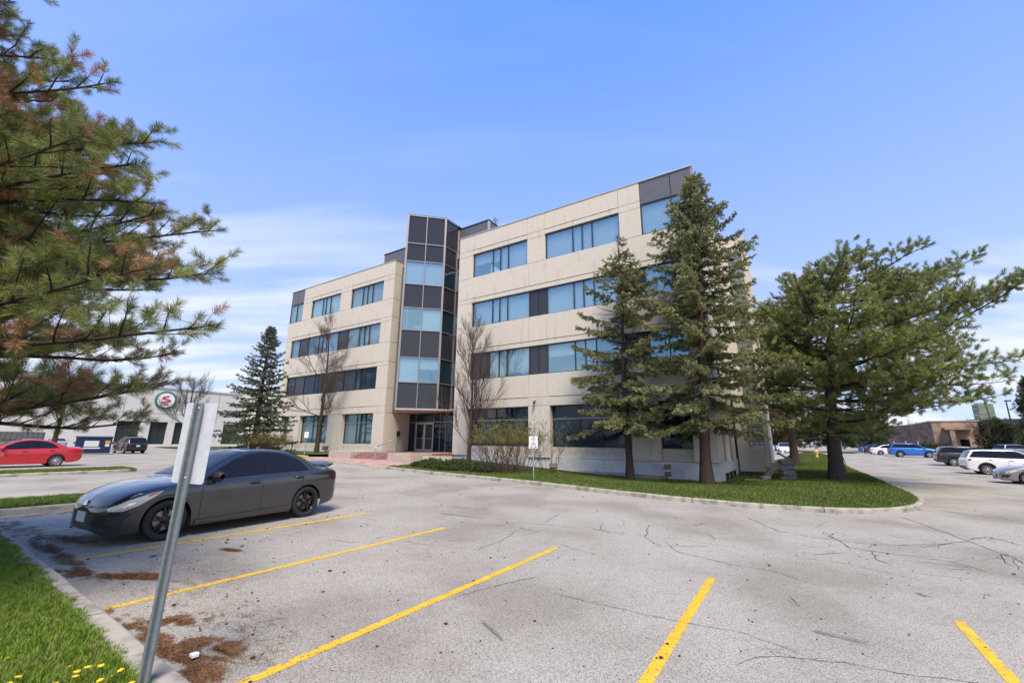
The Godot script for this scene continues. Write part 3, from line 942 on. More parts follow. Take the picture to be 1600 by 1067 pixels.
func curtain(b: Node, p0: Vector2, p1: Vector2, cols: int, levels: Array, kinds: String, skip_posts := false) -> void:
	# glazed wall from p0 to p1 (x, z seen from outside left to right); levels are heights; kinds: s spandrel, g glass, d dark glass, m metal
	var d := (p1 - p0).normalized()
	var nrm := Vector3(-d.y, 0, d.x)
	var along := Vector3(d.x, 0, d.y)
	var bs := Basis(along, Vector3.UP, nrm)
	var o := Vector3(p0.x, 0, p0.y)
	var L := (p1 - p0).length()
	var y0: float = levels[0]
	var y1: float = levels[-1]
	for k in cols + 1:
		if skip_posts and (k == 0 or k == cols): continue
		var mb := MB.new()
		var wide := 0.16 if (k == 0 or k == cols) else 0.07
		mb.cbox(o + along * (L * k / cols) + Vector3.UP * (y0 + y1) / 2 - nrm * 0.0, Vector3(wide, y1 - y0, 0.15), 0.008, bs)
		part(b, "mullion", mb.mesh(), M.mullion)
	for i in levels.size():
		var mb := MB.new()
		mb.box(o + along * L * 0.5 + Vector3.UP * levels[i] - nrm * 0.012, Vector3(L, 0.06, 0.11), bs)
		part(b, "mullion", mb.mesh(), M.mullion)
	for i in levels.size() - 1:
		for k in cols:
			var q := MB.new()
			var a := o + along * (L * k / cols) - nrm * 0.03
			var c := o + along * (L * (k + 1) / cols) - nrm * 0.03
			var e := nrm * rng.randf_range(-0.004, 0.004)
			var yy0: Vector3 = Vector3.UP * levels[i]
			var yy1: Vector3 = Vector3.UP * levels[i + 1]
			q.quad(a + yy0 + e, c + yy0, c + yy1 - e, a + yy1)
			var kind := kinds[i]
			part(b, "spandrel_glass" if kind in "sm" else "pane", q.mesh(), {"s": M.spandrel, "g": M.pane, "d": M.pane_dark, "m": M.panel_metal}[kind])
			if kind == "g" and rng.randf() < 0.7:
				var f := 1.0 if rng.randf() < 0.5 else rng.randf_range(0.3, 0.75)
				var r := MB.new()
				var yb1: Vector3 = yy1 - Vector3.UP * 0.05
				var yb0: Vector3 = yy1.lerp(yy0 + Vector3.UP * 0.05, f)
				var ia := a - nrm * 0.12 + along * 0.05
				var ic := c - nrm * 0.12 - along * 0.05
				r.quad(ia + yb0, ic + yb0, ic + yb1, ia + yb1)
				part(b, "blind", r.mesh(), M.blind)


func wing(b: Node, x0: float, x1: float, w4: Array, w3: Array, w1: Array, metal: Array, sp: Array, right: bool) -> void:
	# one wing of four storeys; precast panels with open joints in front of a dark backing
	var ends := [x0, x1]
	# parapet, lintels and piers of the top floor
	var top := 17.68
	var xs := [x0]
	for w in w4:
		xs.append(w[0]); xs.append(w[1])
	xs.append(x1)
	if metal[0] < metal[1] and right: xs[-1] = metal[0]
	elif metal[0] < metal[1]: xs[0] = metal[1]
	for i in xs.size() - 1:
		var over := i % 2 == 1
		panel(b, xs[i], xs[i + 1], 16.40, top)
		if over:
			panel(b, xs[i], xs[i + 1], 16.05, 16.39, FZ - 0.02, 0.2)
		else:
			panel(b, xs[i], xs[i + 1], 15.96, 16.40)
			panel(b, xs[i], xs[i + 1], 14.10, 15.96)
	# spandrel bands and lintels
	var j: float = sp[1]
	for k in 3:
		var hi: float = WIN[k][0]
		var lo: float = WIN[k + 1][1]
		var grv := lo + (0.34 if k < 2 else 0.58)
		var cutx := [x0, (sp[0] + x0) / 2 if not right else sp[0], j, x1] if right else [x0, sp[0], j, x1]
		for i in 3:
			panel(b, cutx[i], cutx[i + 1], grv, hi)
		if k < 2:
			panel(b, w3[0], w3[1], lo, grv - 0.012, FZ - 0.02, 0.2)
			panel(b, x0, w3[0], lo, grv)
			panel(b, w3[1], x1, lo, grv)
			panel(b, x0, w3[0], WIN[k + 1][0], lo)
			panel(b, w3[1], x1, WIN[k + 1][0], lo)
	# ground floor piers, lintels and sills
	var px := [x0]
	for w in w1:
		px.append(w[0]); px.append(w[1])
	px.append(x1)
	for i in px.size() - 1:
		if px[i + 1] - px[i] < 0.05: continue
		if i % 2 == 1:
			panel(b, px[i], px[i + 1], 4.07, 4.64, FZ - 0.02, 0.3)
			panel(b, px[i], px[i + 1], 0.86, 1.52, FZ - 0.28, 0.2, M.sill_concrete)
		else:
			panel(b, px[i], px[i + 1], 4.08, 4.65)
			panel(b, px[i], px[i + 1], 0.86, 4.08, FZ, 0.62)
	slab(b, "foundation_wall", x0 + 0.06, x1 - 0.06, -0.9, 0.855, FZ - 0.5, FZ - 0.09, M.foundation)
	# backing behind the joints (solid parts only) and slabs
	for k in 4:
		var hi: float = top - 0.05 if k == 0 else WIN[k - 1][0] - 0.02
		slab(b, "backing_wall", x0 + 0.02, x1 - 0.02, WIN[k][1] + 0.02, hi, FZ - 0.32, FZ - 0.205, M.joint)
		slab(b, "floor_slab", x0 + 0.2, x1 - 0.2, WIN[k][0] - 0.72, WIN[k][0] - 0.5, FZ - 13, FZ - 0.33, M.interior)
		slab(b, "partition_wall", x0 + 0.3, x1 - 0.3, WIN[k][0] - 0.5, WIN[k][1] + 0.55, FZ - 6.5, FZ - 6.3, M.interior)
	# coping
	slab(b, "coping", x0 - 0.03, x1 + 0.03, top, top + 0.07, FZ - 0.4, FZ + 0.035, M.coping)
	slab(b, "roof_slab", x0 + 0.1, x1 - 0.1, 17.0, 17.25, FZ - 14, FZ - 0.35, M.roof)


func build_office() -> Node3D:
	var b := thing("office_building", "four-storey beige precast office building with dark glass entrance tower", "office building")
	# right wing
	wing(b, -20.87, -3.3, [[-19.5, -14.55], [-13.1, -7.78]], [-19.47, -4.3], [[-19.6, -14.47], [-12.87, -7.7], [-6.15, -4.5]], [-6.4, -3.3], [-14.44, -13.05], true)
	window(b, -19.5, -14.55, 14.10, 16.05, FZ - 0.19, [-17.65, -16.97, -16.27], M.pane, [0.45, 0.5, 1.0, 0.93])
	window(b, -13.1, -7.78, 14.10, 16.05, FZ - 0.19, [-11.04, -10.36, -9.65], M.pane, [1.0])
	window(b, -19.47, -4.3, 10.15, 12.06, FZ - 0.19, [-17.61, -16.98, -16.28, -14.44, -13.76, -13.04, -11.06, -10.37, -9.65, -7.8, -7.1, -6.4], M.pane, [1.0, 0.9, 1.0, 1.0, 0, 0, 1.0, 1.0, 1.0, 0.9, 0, 0, 1.0], 0.0, [4, 5, 10, 11])
	window(b, -19.47, -4.3, 6.15, 8.09, FZ - 0.19, [-18.6, -17.8, -16.96, -16.28, -14.44, -13.75, -13.05, -11.07, -10.37, -9.65, -7.8, -7.1, -6.4, -5.3], M.pane, [0, 0, 0.85, 0.85, 0.88, 0, 0, 0.42, 0, 0.5, 0.4, 0, 0, 0, 0], 0.0, [0, 1, 5, 6, 11, 12])
	window(b, -19.6, -14.47, 1.52, 4.07, FZ - 0.45, [-17.3, -16.4], M.pane_dark, [0], 3.25)
	window(b, -12.87, -7.7, 1.52, 4.07, FZ - 0.45, [-11.0, -9.6], M.pane_dark, [0, 0.0, 0], 3.25)
	window(b, -6.15, -4.5, 1.52, 4.07, FZ - 0.45, [], M.pane_dark, [0], 3.3)
	# metal and glass corner of the top floor
	for k in 2:
		slab(b, "metal_panel", [-6.38, -4.53][k], [-4.57, -3.36][k], 16.17, 17.67, FZ - 0.15, FZ - 0.03, M.panel_metal)
	window(b, -6.39, -3.36, 14.10, 16.15, FZ - 0.1, [-4.55], M.pane, [1.0])
	slab(b, "corner_post", -3.38, -3.28, 14.1, 17.68, FZ - 0.16, FZ - 0.02, M.mullion)
	# left wing
	wing(b, -45.1, -28.4, [[-41.1, -36.1], [-34.5, -29.83]], [-44.1, -29.82], [[-44.05, -42.72], [-40.82, -36.15], [-34.1, -29.83]], [-45.1, -42.62], [-36.05, -34.6], false)
	window(b, -41.1, -36.1, 14.10, 16.05, FZ - 0.19, [-39.22, -38.7, -37.95], M.pane, [1.0, 0.6, 1.0, 1.0])
	window(b, -34.5, -29.83, 14.10, 16.05, FZ - 0.19, [-32.85, -32.2, -31.47], M.pane_blue, [1.0])
	window(b, -44.1, -29.82, 10.15, 12.06, FZ - 0.19, [-42.62, -41.0, -39.2, -38.6, -37.9, -36.05, -34.6, -32.87, -32.14, -31.46], M.pane_blue, [1.0, 0, 0, 0.3, 1.0, 1.0, 0, 1.0, 1.0, 0.8, 1.0], 0.0, [1, 6])
	window(b, -44.1, -29.82, 6.15, 8.09, FZ - 0.19, [-42.62, -41.0, -39.2, -38.6, -37.9, -36.05, -34.6, -32.87, -32.14, -31.46], M.pane_dark, [0.4, 0, 0, 0, 0, 0.3, 0, 1.0, 1.0, 0, 0], 0.0, [1, 6])
	window(b, -44.05, -42.72, 1.52, 4.07, FZ - 0.45, [], M.pane_blue, [1.1], 3.3)
	window(b, -40.82, -36.15, 1.52, 4.07, FZ - 0.45, [-39.0, -38.3, -37.6], M.pane_blue, [1.1, 1.1, 0, 1.1], 3.3)
	window(b, -34.1, -29.83, 1.52, 4.07, FZ - 0.45, [-32.4, -31.9, -31.2], M.pane_blue, [1.1, 0, 1.1, 1.1], 3.3)
	for k in 2:
		slab(b, "metal_panel", [-45.06, -43.82][k], [-43.86, -42.64][k], 16.17, 17.67, FZ - 0.15, FZ - 0.03, M.panel_metal)
	window(b, -45.06, -42.63, 14.10, 16.15, FZ - 0.1, [-43.84], M.pane_blue, [1.0])
	# side and rear walls
	for s in [[-3.52, -3.3], [-45.1, -44.88]]:
		slab(b, "side_wall", s[0], s[1], 4.66, 14.1, -42, FZ - 0.64, M.concrete)
		slab(b, "side_wall", s[0], s[1], 14.12, 17.68, -42, FZ - 3.2, M.concrete)
		slab(b, "side_glass", s[0] + 0.06, s[1] - 0.06, 14.12, 16.15, FZ - 3.18, FZ - 0.2, M.pane_dark)
		slab(b, "metal_panel", s[0] + 0.04, s[1] - 0.04, 16.17, 17.66, FZ - 3.18, FZ - 0.2, M.panel_metal)
		slab(b, "foundation_wall", s[0] - 0.1, s[1] - 0.06 if s[1] > -10 else s[1] + 0.04, -1.6, 0.85, -42, FZ - 0.51, M.foundation)
		for k in 7:
			slab(b, "side_pier", s[0] - 0.15, s[1] + (0.02 if k > 0 else 0.0), 0.86, 4.64, FZ - 0.66 - k * 2.6 - 0.85, FZ - 0.66 - k * 2.6, M.concrete)
			slab(b, "side_pane", s[0] + 0.08, s[1] - 0.1, 0.9, 4.6, FZ - 0.66 - k * 2.6 - 2.58, FZ - 0.66 - k * 2.6 - 0.87, M.pane_dark)
	slab(b, "rear_wall", -45.1, -3.3, -0.5, 17.68, -42.25, -42.02, M.concrete)
	slab(b, "roof_deck", -45, -3.4, 17.0, 17.2, -42, FZ - 14.02, M.roof)
	# dark windows of the basement in the side of the foundation
	for k in 3:
		slab(b, "basement_window", -3.37, -3.335, -0.55, 0.28, -27.1 - k * 1.6, -25.9 - k * 1.6, M.black_gloss)
	# end walls of the wings towards the entrance
	for s in [[-28.62, -28.4], [-20.87, -20.65]]:
		for r in [[0.95, 4.08], [4.1, 6.14], [6.16, 8.4], [8.42, 10.14], [10.16, 12.38], [12.40, 14.09], [14.11, 16.38], [16.4, 17.68]]:
			slab(b, "end_panel", s[0], s[1], r[0] + 0.008, r[1] - 0.008, -28.0, FZ - 0.632 if r[1] < 4.1 else FZ - 0.23, M.concrete)
		slab(b, "coping", s[0] - 0.03, s[1] + 0.03, 17.69, 17.755, -26, FZ - 0.41, M.coping)
	# entrance tower: prow of two glazed facets, a return and flanking curtain walls
	var lv := [4.2, 6.2, 8.15, 10.35, 12.2, 14.2, 16.2, 17.78, 20.3]
	var prow := Vector2(-25.1, -22.2)
	var tower := Node3D.new()
	tower.name = "entrance_tower"
	b.add_child(tower)
	curtain(tower, prow, Vector2(-22.9, -24.4), 2, lv, "sgsgsgss")
	curtain(tower, Vector2(-27.3, -24.4), prow, 2, lv, "sgsgsgss", true)
	curtain(tower, Vector2(-22.9, -24.4), Vector2(-22.9, -26.0), 1, lv, "sdsdsdss", true)
	curtain(tower, Vector2(-22.9, -26.0), Vector2(-20.9, -26.0), 2, [4.2, 6.2, 8.15, 10.35, 12.2, 14.2, 16.2, 17.9], "sgsgsgs")
	curtain(tower, Vector2(-28.38, -24.85), Vector2(-27.3, -24.85), 1, [4.2, 6.2, 8.15, 10.35, 12.2, 14.2, 16.2, 17.3], "sdsdsds")
	var rf := MB.new()
	var outl := PackedVector2Array([Vector2(-25.1, -22.16), Vector2(-22.86, -24.4), Vector2(-22.86, -28), Vector2(-27.34, -28), Vector2(-27.34, -24.4)])
	rf.prism(outl, 0.1, Transform3D(Basis(Vector3.RIGHT, Vector3(0, 0, 1), Vector3.UP), Vector3(0, 20.3, 0)))
	part(tower, "roof_cap", rf.mesh(), M.frame)
	for k in 3:
		var fl := MB.new()
		fl.prism(PackedVector2Array([Vector2(-25.1, -22.5), Vector2(-23.1, -24.5), Vector2(-23.1, -28), Vector2(-27.1, -28), Vector2(-27.1, -24.5)]), 0.25, Transform3D(Basis(Vector3.RIGHT, Vector3(0, 0, 1), Vector3.UP), Vector3(0, 5.6 + k * 4.0, 0)))
		part(tower, "floor_slab", fl.mesh(), M.interior)
	slab(tower, "core_wall", -28.3, -20.95, 4.3, 17.2, -28.4, -28.2, M.interior)
	slab(tower, "return_wall", -27.42, -27.22, 17.3, 20.29, -28, -24.45, M.panel_metal)
	# potted plants on the sills behind the tower glass
	for k in 26:
		var f := rng.randf()
		var q := MB.new()
		q.lathe([Vector2(0.02, 0), Vector2(0.06, 0.1), Vector2(0.09, 0.2 + rng.randf() * 0.12), Vector2(0.0, 0.4 + rng.randf() * 0.1)], 6)
		part(tower, "pot", q.mesh(), M.white if k % 3 else M.stem, Transform3D(Basis.IDENTITY, Vector3(lerpf(-24.9, -23.1, f), 14.25 if k < 20 else 10.4, lerpf(-22.75, -24.5, f))))
	# penthouse
	for k in 4:
		var a := -32.5 + k * 3.24
		slab(b, "penthouse_panel", a + 0.06, a + 3.18, 17.2, 19.93, -26.16, -26.0, M.panel_metal)
		slab(b, "penthouse_post", a - 0.05, a + 0.055, 17.2, 19.9, -26.17, -25.97, M.planter)
	slab(b, "penthouse_post", -19.62, -19.5, 17.2, 19.9, -26.17, -25.97, M.planter)
	slab(b, "penthouse_panel", -19.62, -19.52, 17.2, 19.93, -33, -26.18, M.panel_metal)
	slab(b, "penthouse_panel", -32.6, -32.5, 17.2, 19.93, -33, -26.18, M.panel_metal)
	slab(b, "penthouse_roof", -32.62, -19.48, 19.95, 20.03, -33, -25.95, M.frame)
	# entrance recess
	slab(b, "soffit", -28.39, -20.88, 4.1, 4.18, -28, -24.87, M.soffit)
	var so := MB.new()
	so.prism(PackedVector2Array([Vector2(-25.1, -22.12), Vector2(-22.3, -24.86), Vector2(-27.9, -24.86)]), 0.08, Transform3D(Basis(Vector3.RIGHT, Vector3(0, 0, 1), Vector3.UP), Vector3(0, 4.1, 0)))
	part(b, "soffit", so.mesh(), M.soffit)
	for p in [[-25.9, -24.0], [-24.2, -24.4], [-24.2, -25.8], [-26.6, -25.6]]:
		var q := MB.new()
		q.lathe([Vector2(0.0, -0.004), Vector2(0.07, -0.004), Vector2(0.09, -0.012), Vector2(0.1, 0.0)], 16)
		part(b, "downlight", q.mesh(), M.white, Transform3D(Basis.IDENTITY, Vector3(p[0], 4.096, p[1])))
	var ent := Node3D.new()
	ent.name = "entrance_glazing"
	b.add_child(ent)
	var ez := -26.9
	for x in [-28.36, -27.62, -25.5, -24.75, -24.12, -23.4, -22.3, -20.92]:
		slab(ent, "mullion", x - 0.03, x + 0.03, 0.96, 4.1, ez - 0.06, ez + 0.05, M.mullion if x > -28 and x < -24 else M.frame)
	slab(ent, "transom", -28.33, -20.95, 3.32, 3.39, ez - 0.05, ez + 0.045, M.mullion)
	for r in [[-28.33, -27.65], [-25.47, -24.78], [-24.72, -24.15], [-24.09, -23.43], [-23.37, -22.33], [-22.27, -20.95]]:
		slab(ent, "pane", r[0], r[1], 0.98, 3.32, ez - 0.006, ez + 0.006, M.pane_dark)
	slab(ent, "pane", -28.33, -20.95, 3.39, 4.1, ez - 0.006, ez + 0.006, M.pane_dark)
	for k in 2:
		var dx0 := -27.58 + k * 1.04
		var d := Node3D.new()
		d.name = "door"
		b.add_child(d, true)
		slab(d, "stile", dx0, dx0 + 0.09, 0.97, 3.3, ez - 0.03, ez + 0.03, M.door_frame)
		slab(d, "stile", dx0 + 0.93, dx0 + 1.02, 0.97, 3.3, ez - 0.03, ez + 0.03, M.door_frame)
		slab(d, "rail", dx0 + 0.09, dx0 + 0.93, 3.2, 3.3, ez - 0.028, ez + 0.028, M.door_frame)
		slab(d, "rail", dx0 + 0.09, dx0 + 0.93, 0.97, 1.12, ez - 0.028, ez + 0.028, M.door_frame)
		slab(d, "push_bar", dx0 + 0.09, dx0 + 0.93, 1.98, 2.02, ez - 0.02, ez + 0.02, M.mullion)
		slab(d, "pane", dx0 + 0.09, dx0 + 0.93, 1.12, 3.2, ez - 0.005, ez + 0.005, M.pane_dark)
		var hx := dx0 + (0.9 if k == 0 else 0.12)
		var q := MB.new()
		q.tube([Vector3(hx, 1.75, ez + 0.03), Vector3(hx, 1.77, ez + 0.09), Vector3(hx, 2.25, ez + 0.09), Vector3(hx, 2.27, ez + 0.03)], [0.014, 0.014, 0.014, 0.014], 8)
		part(d, "handle", q.mesh(), M.steel)
	slab(b, "lobby_floor", -28.3, -20.95, 0.85, 0.93, -34, ez - 0.08, M.interior_dark)
	slab(b, "lobby_wall", -28.3, -20.95, 0.93, 4.1, -34.2, -34, M.interior_dark)
	# intercom post box on the recess wall
	slab(b, "intercom", -28.39, -28.3, 2.2, 2.6, -25.75, -25.45, M.black_plastic)
	slab(b, "conduit", -28.392, -28.365, 0.97, 2.19, -25.59, -25.56, M.joint)
	# small camera on the facade
	var cam := MB.new()
	cam.cbox(Vector3(-13.9, 4.28, FZ + 0.2), Vector3(0.14, 0.13, 0.3), 0.02, Basis(Vector3.UP, 0.5) * Basis(Vector3.RIGHT, 0.3))
	cam.tube([Vector3(-13.9, 4.42, FZ), Vector3(-13.9, 4.4, FZ + 0.15)], [0.025, 0.025], 6)
	part(b, "security_camera", cam.mesh(), M.black_plastic)
	# antenna on the penthouse roof
	var an := MB.new()
	an.tube([Vector3(-20.3, 20.0, -28), Vector3(-20.25, 21.3, -28)], [0.03, 0.025], 6)
	for k in 3:
		an.tube([Vector3(-20.6, 20.7 + k * 0.22, -28), Vector3(-19.9, 20.8 + k * 0.22, -28)], [0.02, 0.02], 4)
	an.lathe([Vector2(0.0, 0.06), Vector2(0.16, 0.03), Vector2(0.26, 0.0), Vector2(0.26, -0.02), Vector2(0, 0.03)], 12, Transform3D(Basis(Vector3.RIGHT, 1.4), Vector3(-20.2, 21.2, -27.9)))
	part(b, "antenna", an.mesh(), M.galvanised)

	# glass-block stair bay at the right-hand side
	slab(b, "bay_wall", -3.28, -2.62, 0.15, 15.5, -36, -32, M.concrete)
	slab(b, "bay_wall", -1.72, -1.45, 0.2, 15.5, -36, -32.0, M.concrete)
	slab(b, "bay_base", -2.61, -1.73, 0.2, 1.66, -32.5, -32.01, M.sill_concrete)
	slab(b, "bay_ledge", -3.2, -1.4, 0.1, 0.62, -32.4, -31.93, M.concrete)
	slab(b, "bay_grout", -2.61, -1.73, 1.68, 15.5, -32.16, -32.08, M.grout)
	slab(b, "bay_wall", -3.27, -1.46, 15.52, 16.2, -36, -32.0, M.concrete)
	var gb := MB.new()
	gb.cbox(Vector3.ZERO, Vector3(0.27, 0.27, 0.1), 0.025)
	var gm := gb.mesh()
	for r in 46:
		for c in 3:
			part(b, "glass_block", gm, M.glass_block, Transform3D(Basis(Vector3.RIGHT, rng.randf_range(-.015, .015)), Vector3(-2.46 + c * 0.293, 1.84 + r * 0.293, -32.06)))
	# dark brick wall of the basement stair, below the bay
	slab(b, "area_wall", -3.25, -0.9, -1.6, 0.08, -32.3, -32.0, M.dark_brick)
	slab(b, "area_cap", -3.27, -0.85, 0.082, 0.14, -32.35, -31.9, M.planter)
	return b


func build_entrance() -> void:
	# brick paving up to the road, four steps, landing, planters, rail
	var pv := thing("brick_plaza", "pinkish brick paving and landing in front of the office doors", "paving")
	var bed := PackedVector2Array([Vector2(-18.4, -16.05), Vector2(-24.05, -16.85), Vector2(-30.2, -18.75), Vector2(-30.2, -20.3), Vector2(-18.6, -20.3)])
	part(pv, "paving_bed", poly_sheet(bed, func(x, z): return ground_y(x, z) + 0.035, 1.0), M.paver_bed)
	var one := MB.new()
	one.cbox(Vector3.ZERO, Vector3(0.588, 0.05, 0.288), 0.01)
	var bm := one.mesh()
	for r in 16:
		for c in 24:
			var x := -30.2 + c * 0.6 + (0.3 if r % 2 else 0.0)
			var z := -20.0 + r * 0.3
			if not inside(bed, Vector2(x, z)): continue
			var tilt := Basis(Vector3(0, 0, 1), atan((ground_y(x + 0.3, z) - ground_y(x - 0.3, z)) / 0.6) + rng.randf_range(-.004, .004))
			part(pv, "paver", bm, M.paver[rng.randi() % 3], Transform3D(tilt, Vector3(x, ground_y(x, z) + 0.03, z)))
	slab(pv, "landing", -28.35, -20.9, 0.2, 0.945, -28.2, -20.95, M.step)
	var y0 := 0.53
	for k in 3:
		slab(pv, "step", -27.0, -21.95, 0.1, y0 + (k + 1) * 0.105, -20.95, -20.0 - (0.32 * k), M.step)
	var pk := thing("plaza_kerb", "flush pale kerb along the brick plaza", "kerb")
	kerb(smooth_line([Vector2(-18.4, -15.85), Vector2(-21.2, -16.2), Vector2(-24.05, -16.65), Vector2(-27, -17.6), Vector2(-30.2, -18.6)], 0.4), 0.2, 0.06, 2.6, null, pk)
	var yk := thing("yellow_kerb", "short yellow painted kerb left of the brick plaza", "kerb")
	kerb(smooth_line([Vector2(-30.25, -18.62), Vector2(-31.5, -19.0), Vector2(-33.2, -19.2)], 0.3), 0.22, 0.17, 3.0, M.kerb_yellow, yk)
	for q in [[-21.9, -19.85, -20.9, -19.0, 0.35, 0.86, "low concrete planter wall right of the entrance steps"], [-29.7, -27.05, -21.3, -20.1, 0.4, 0.87, "low concrete planter wall left of the entrance steps"]]:
		var t := thing("planter", q[6], "planter", Vector3((q[0] + q[1]) / 2, 0, (q[2] + q[3]) / 2))
		var w: float = q[1] - q[0]
		var d: float = q[3] - q[2]
		var mb := MB.new()
		mb.cbox(Vector3(0, (q[4] + q[5]) / 2, d / 2 - 0.1), Vector3(w, q[5] - q[4] + 0.3, 0.2), 0.02)
		part(t, "wall", mb.mesh(), M.planter)
		mb = MB.new()
		mb.cbox(Vector3(w / 2 - 0.1, (q[4] + q[5]) / 2 - 0.003, -0.1), Vector3(0.2, q[5] - q[4] + 0.29, d - 0.2), 0.02)
		mb.cbox(Vector3(-w / 2 + 0.1, (q[4] + q[5]) / 2 - 0.003, -0.1), Vector3(0.2, q[5] - q[4] + 0.29, d - 0.2), 0.02)
		part(t, "wall", mb.mesh(), M.planter)
		mb = MB.new()
		mb.box(Vector3(0, q[5] - 0.12, -0.1), Vector3(w - 0.42, 0.1, d - 0.22))
		part(t, "soil", mb.mesh(), M.mulch)
	# retaining kerb from the right planter along the bed
	var rw := MB.new()
	rw.cbox(Vector3(-18.9, 0.62, -20.4), Vector3(1.9, 0.55, 0.18), 0.02, Basis(Vector3.UP, 0.5))
	single("bed_wall", "low concrete edging behind the juniper by the landing", "edging", rw.mesh(), M.planter)
	var rail := thing("handrail", "bent steel handrail in the middle of the entrance steps", "handrail", Vector3(-23.4, 0, -19.6))
	var mb := MB.new()
	mb.tube([Vector3(0, 0.5, 0.35), Vector3(0, 1.28, 0.35), Vector3(0, 1.42, 0.28), Vector3(0, 1.82, -1.05), Vector3(0, 1.85, -1.2), Vector3(0, 1.8, -1.3), Vector3(0, 0.93, -1.32)], [0.04, 0.04, 0.04, 0.04, 0.04, 0.04, 0.04], 8)
	part(rail, "rail", mb.mesh(), M.steel)


# ---- trees and shrubs -------------------------------------------------------

func needle_tuft(count: int, shoot: float, length: float, wide: float, open_angle: float, sd: int) -> ArrayMesh:
	# a shoot along +y set with needles
	var r := RandomNumberGenerator.new()
	r.seed = sd
	var mb := MB.new()
	for i in count:
		var f := r.randf()
		var a := r.randf() * TAU
		var el := open_angle * r.randf_range(0.55, 1.3) * (1.15 - 0.5 * f)
		var d := Vector3(cos(a) * sin(el), cos(el), sin(a) * sin(el))
		var o := Vector3(0, shoot * f, 0)
		var l := length * r.randf_range(0.75, 1.1)
		var s := d.cross(Vector3(r.randf_range(-1, 1), r.randf_range(-1, 1), r.randf_range(-1, 1))).normalized() * wide * 0.5
		var m := o + d * l * 0.55
		var tip := o + d * l + Vector3(0, -0.07 * l, 0)
		var k := mb.v.size()
		var nn := s.cross(d).normalized()
		mb.v.append(o - s * 0.7); mb.v.append(o + s * 0.7); mb.v.append(m + s); mb.v.append(m - s); mb.v.append(tip)
		var tone := r.randf_range(0.72, 1.25)
		for q in 5:
			mb.n.append(nn); mb.col.append(Color(tone * 1.02, tone, tone * 0.95))
		for q in [0, 2, 1, 0, 3, 2, 3, 4, 2]: mb.ix.append(k + q)
	return mb.mesh()


func basis_y(d: Vector3, roll: float, s: float) -> Basis:
	var y := d.normalized()
	var x := y.cross(Vector3(0.31, 0.2, 0.93)).normalized()
	var z := x.cross(y)
	return Basis(x, y, z) * Basis(Vector3.UP, roll) * Basis.from_scale(Vector3(s, s, s))


func limb(mb: MB, start: Vector3, dir: Vector3, length: float, r0: float, r1: float, bend: Vector3, wob: float, seg := 6, sides := 5) -> Array:
	# curved tapering limb; returns its centre points
	var pts := [start]
	var rad := [r0]
	var d := dir.normalized()
	var p := start
	for i in seg:
		d = (d + bend * (1.0 / seg) + Vector3(rng.randfn(0, wob), rng.randfn(0, wob), rng.randfn(0, wob))).normalized()
		p += d * (length / seg)
		pts.append(p)
		rad.append(lerpf(r0, r1, float(i + 1) / seg))
	mb.tube(pts, rad, sides, false)
	return pts


func along(pts: Array, f: float) -> Vector3:
	var k := f * (pts.size() - 1)
	var i := mini(int(k), pts.size() - 2)
	return (pts[i] as Vector3).lerp(pts[i + 1], k - i)


func heading(pts: Array, f: float) -> Vector3:
	var i := mini(int(f * (pts.size() - 1)), pts.size() - 2)
	return (pts[i + 1] - pts[i]).normalized()


func trunk_mesh(pts: Array, rad: Array, sides := 14) -> ArrayMesh:
	var mb := MB.new()
	mb.tube(pts, rad, sides, true)
	return mb.mesh()


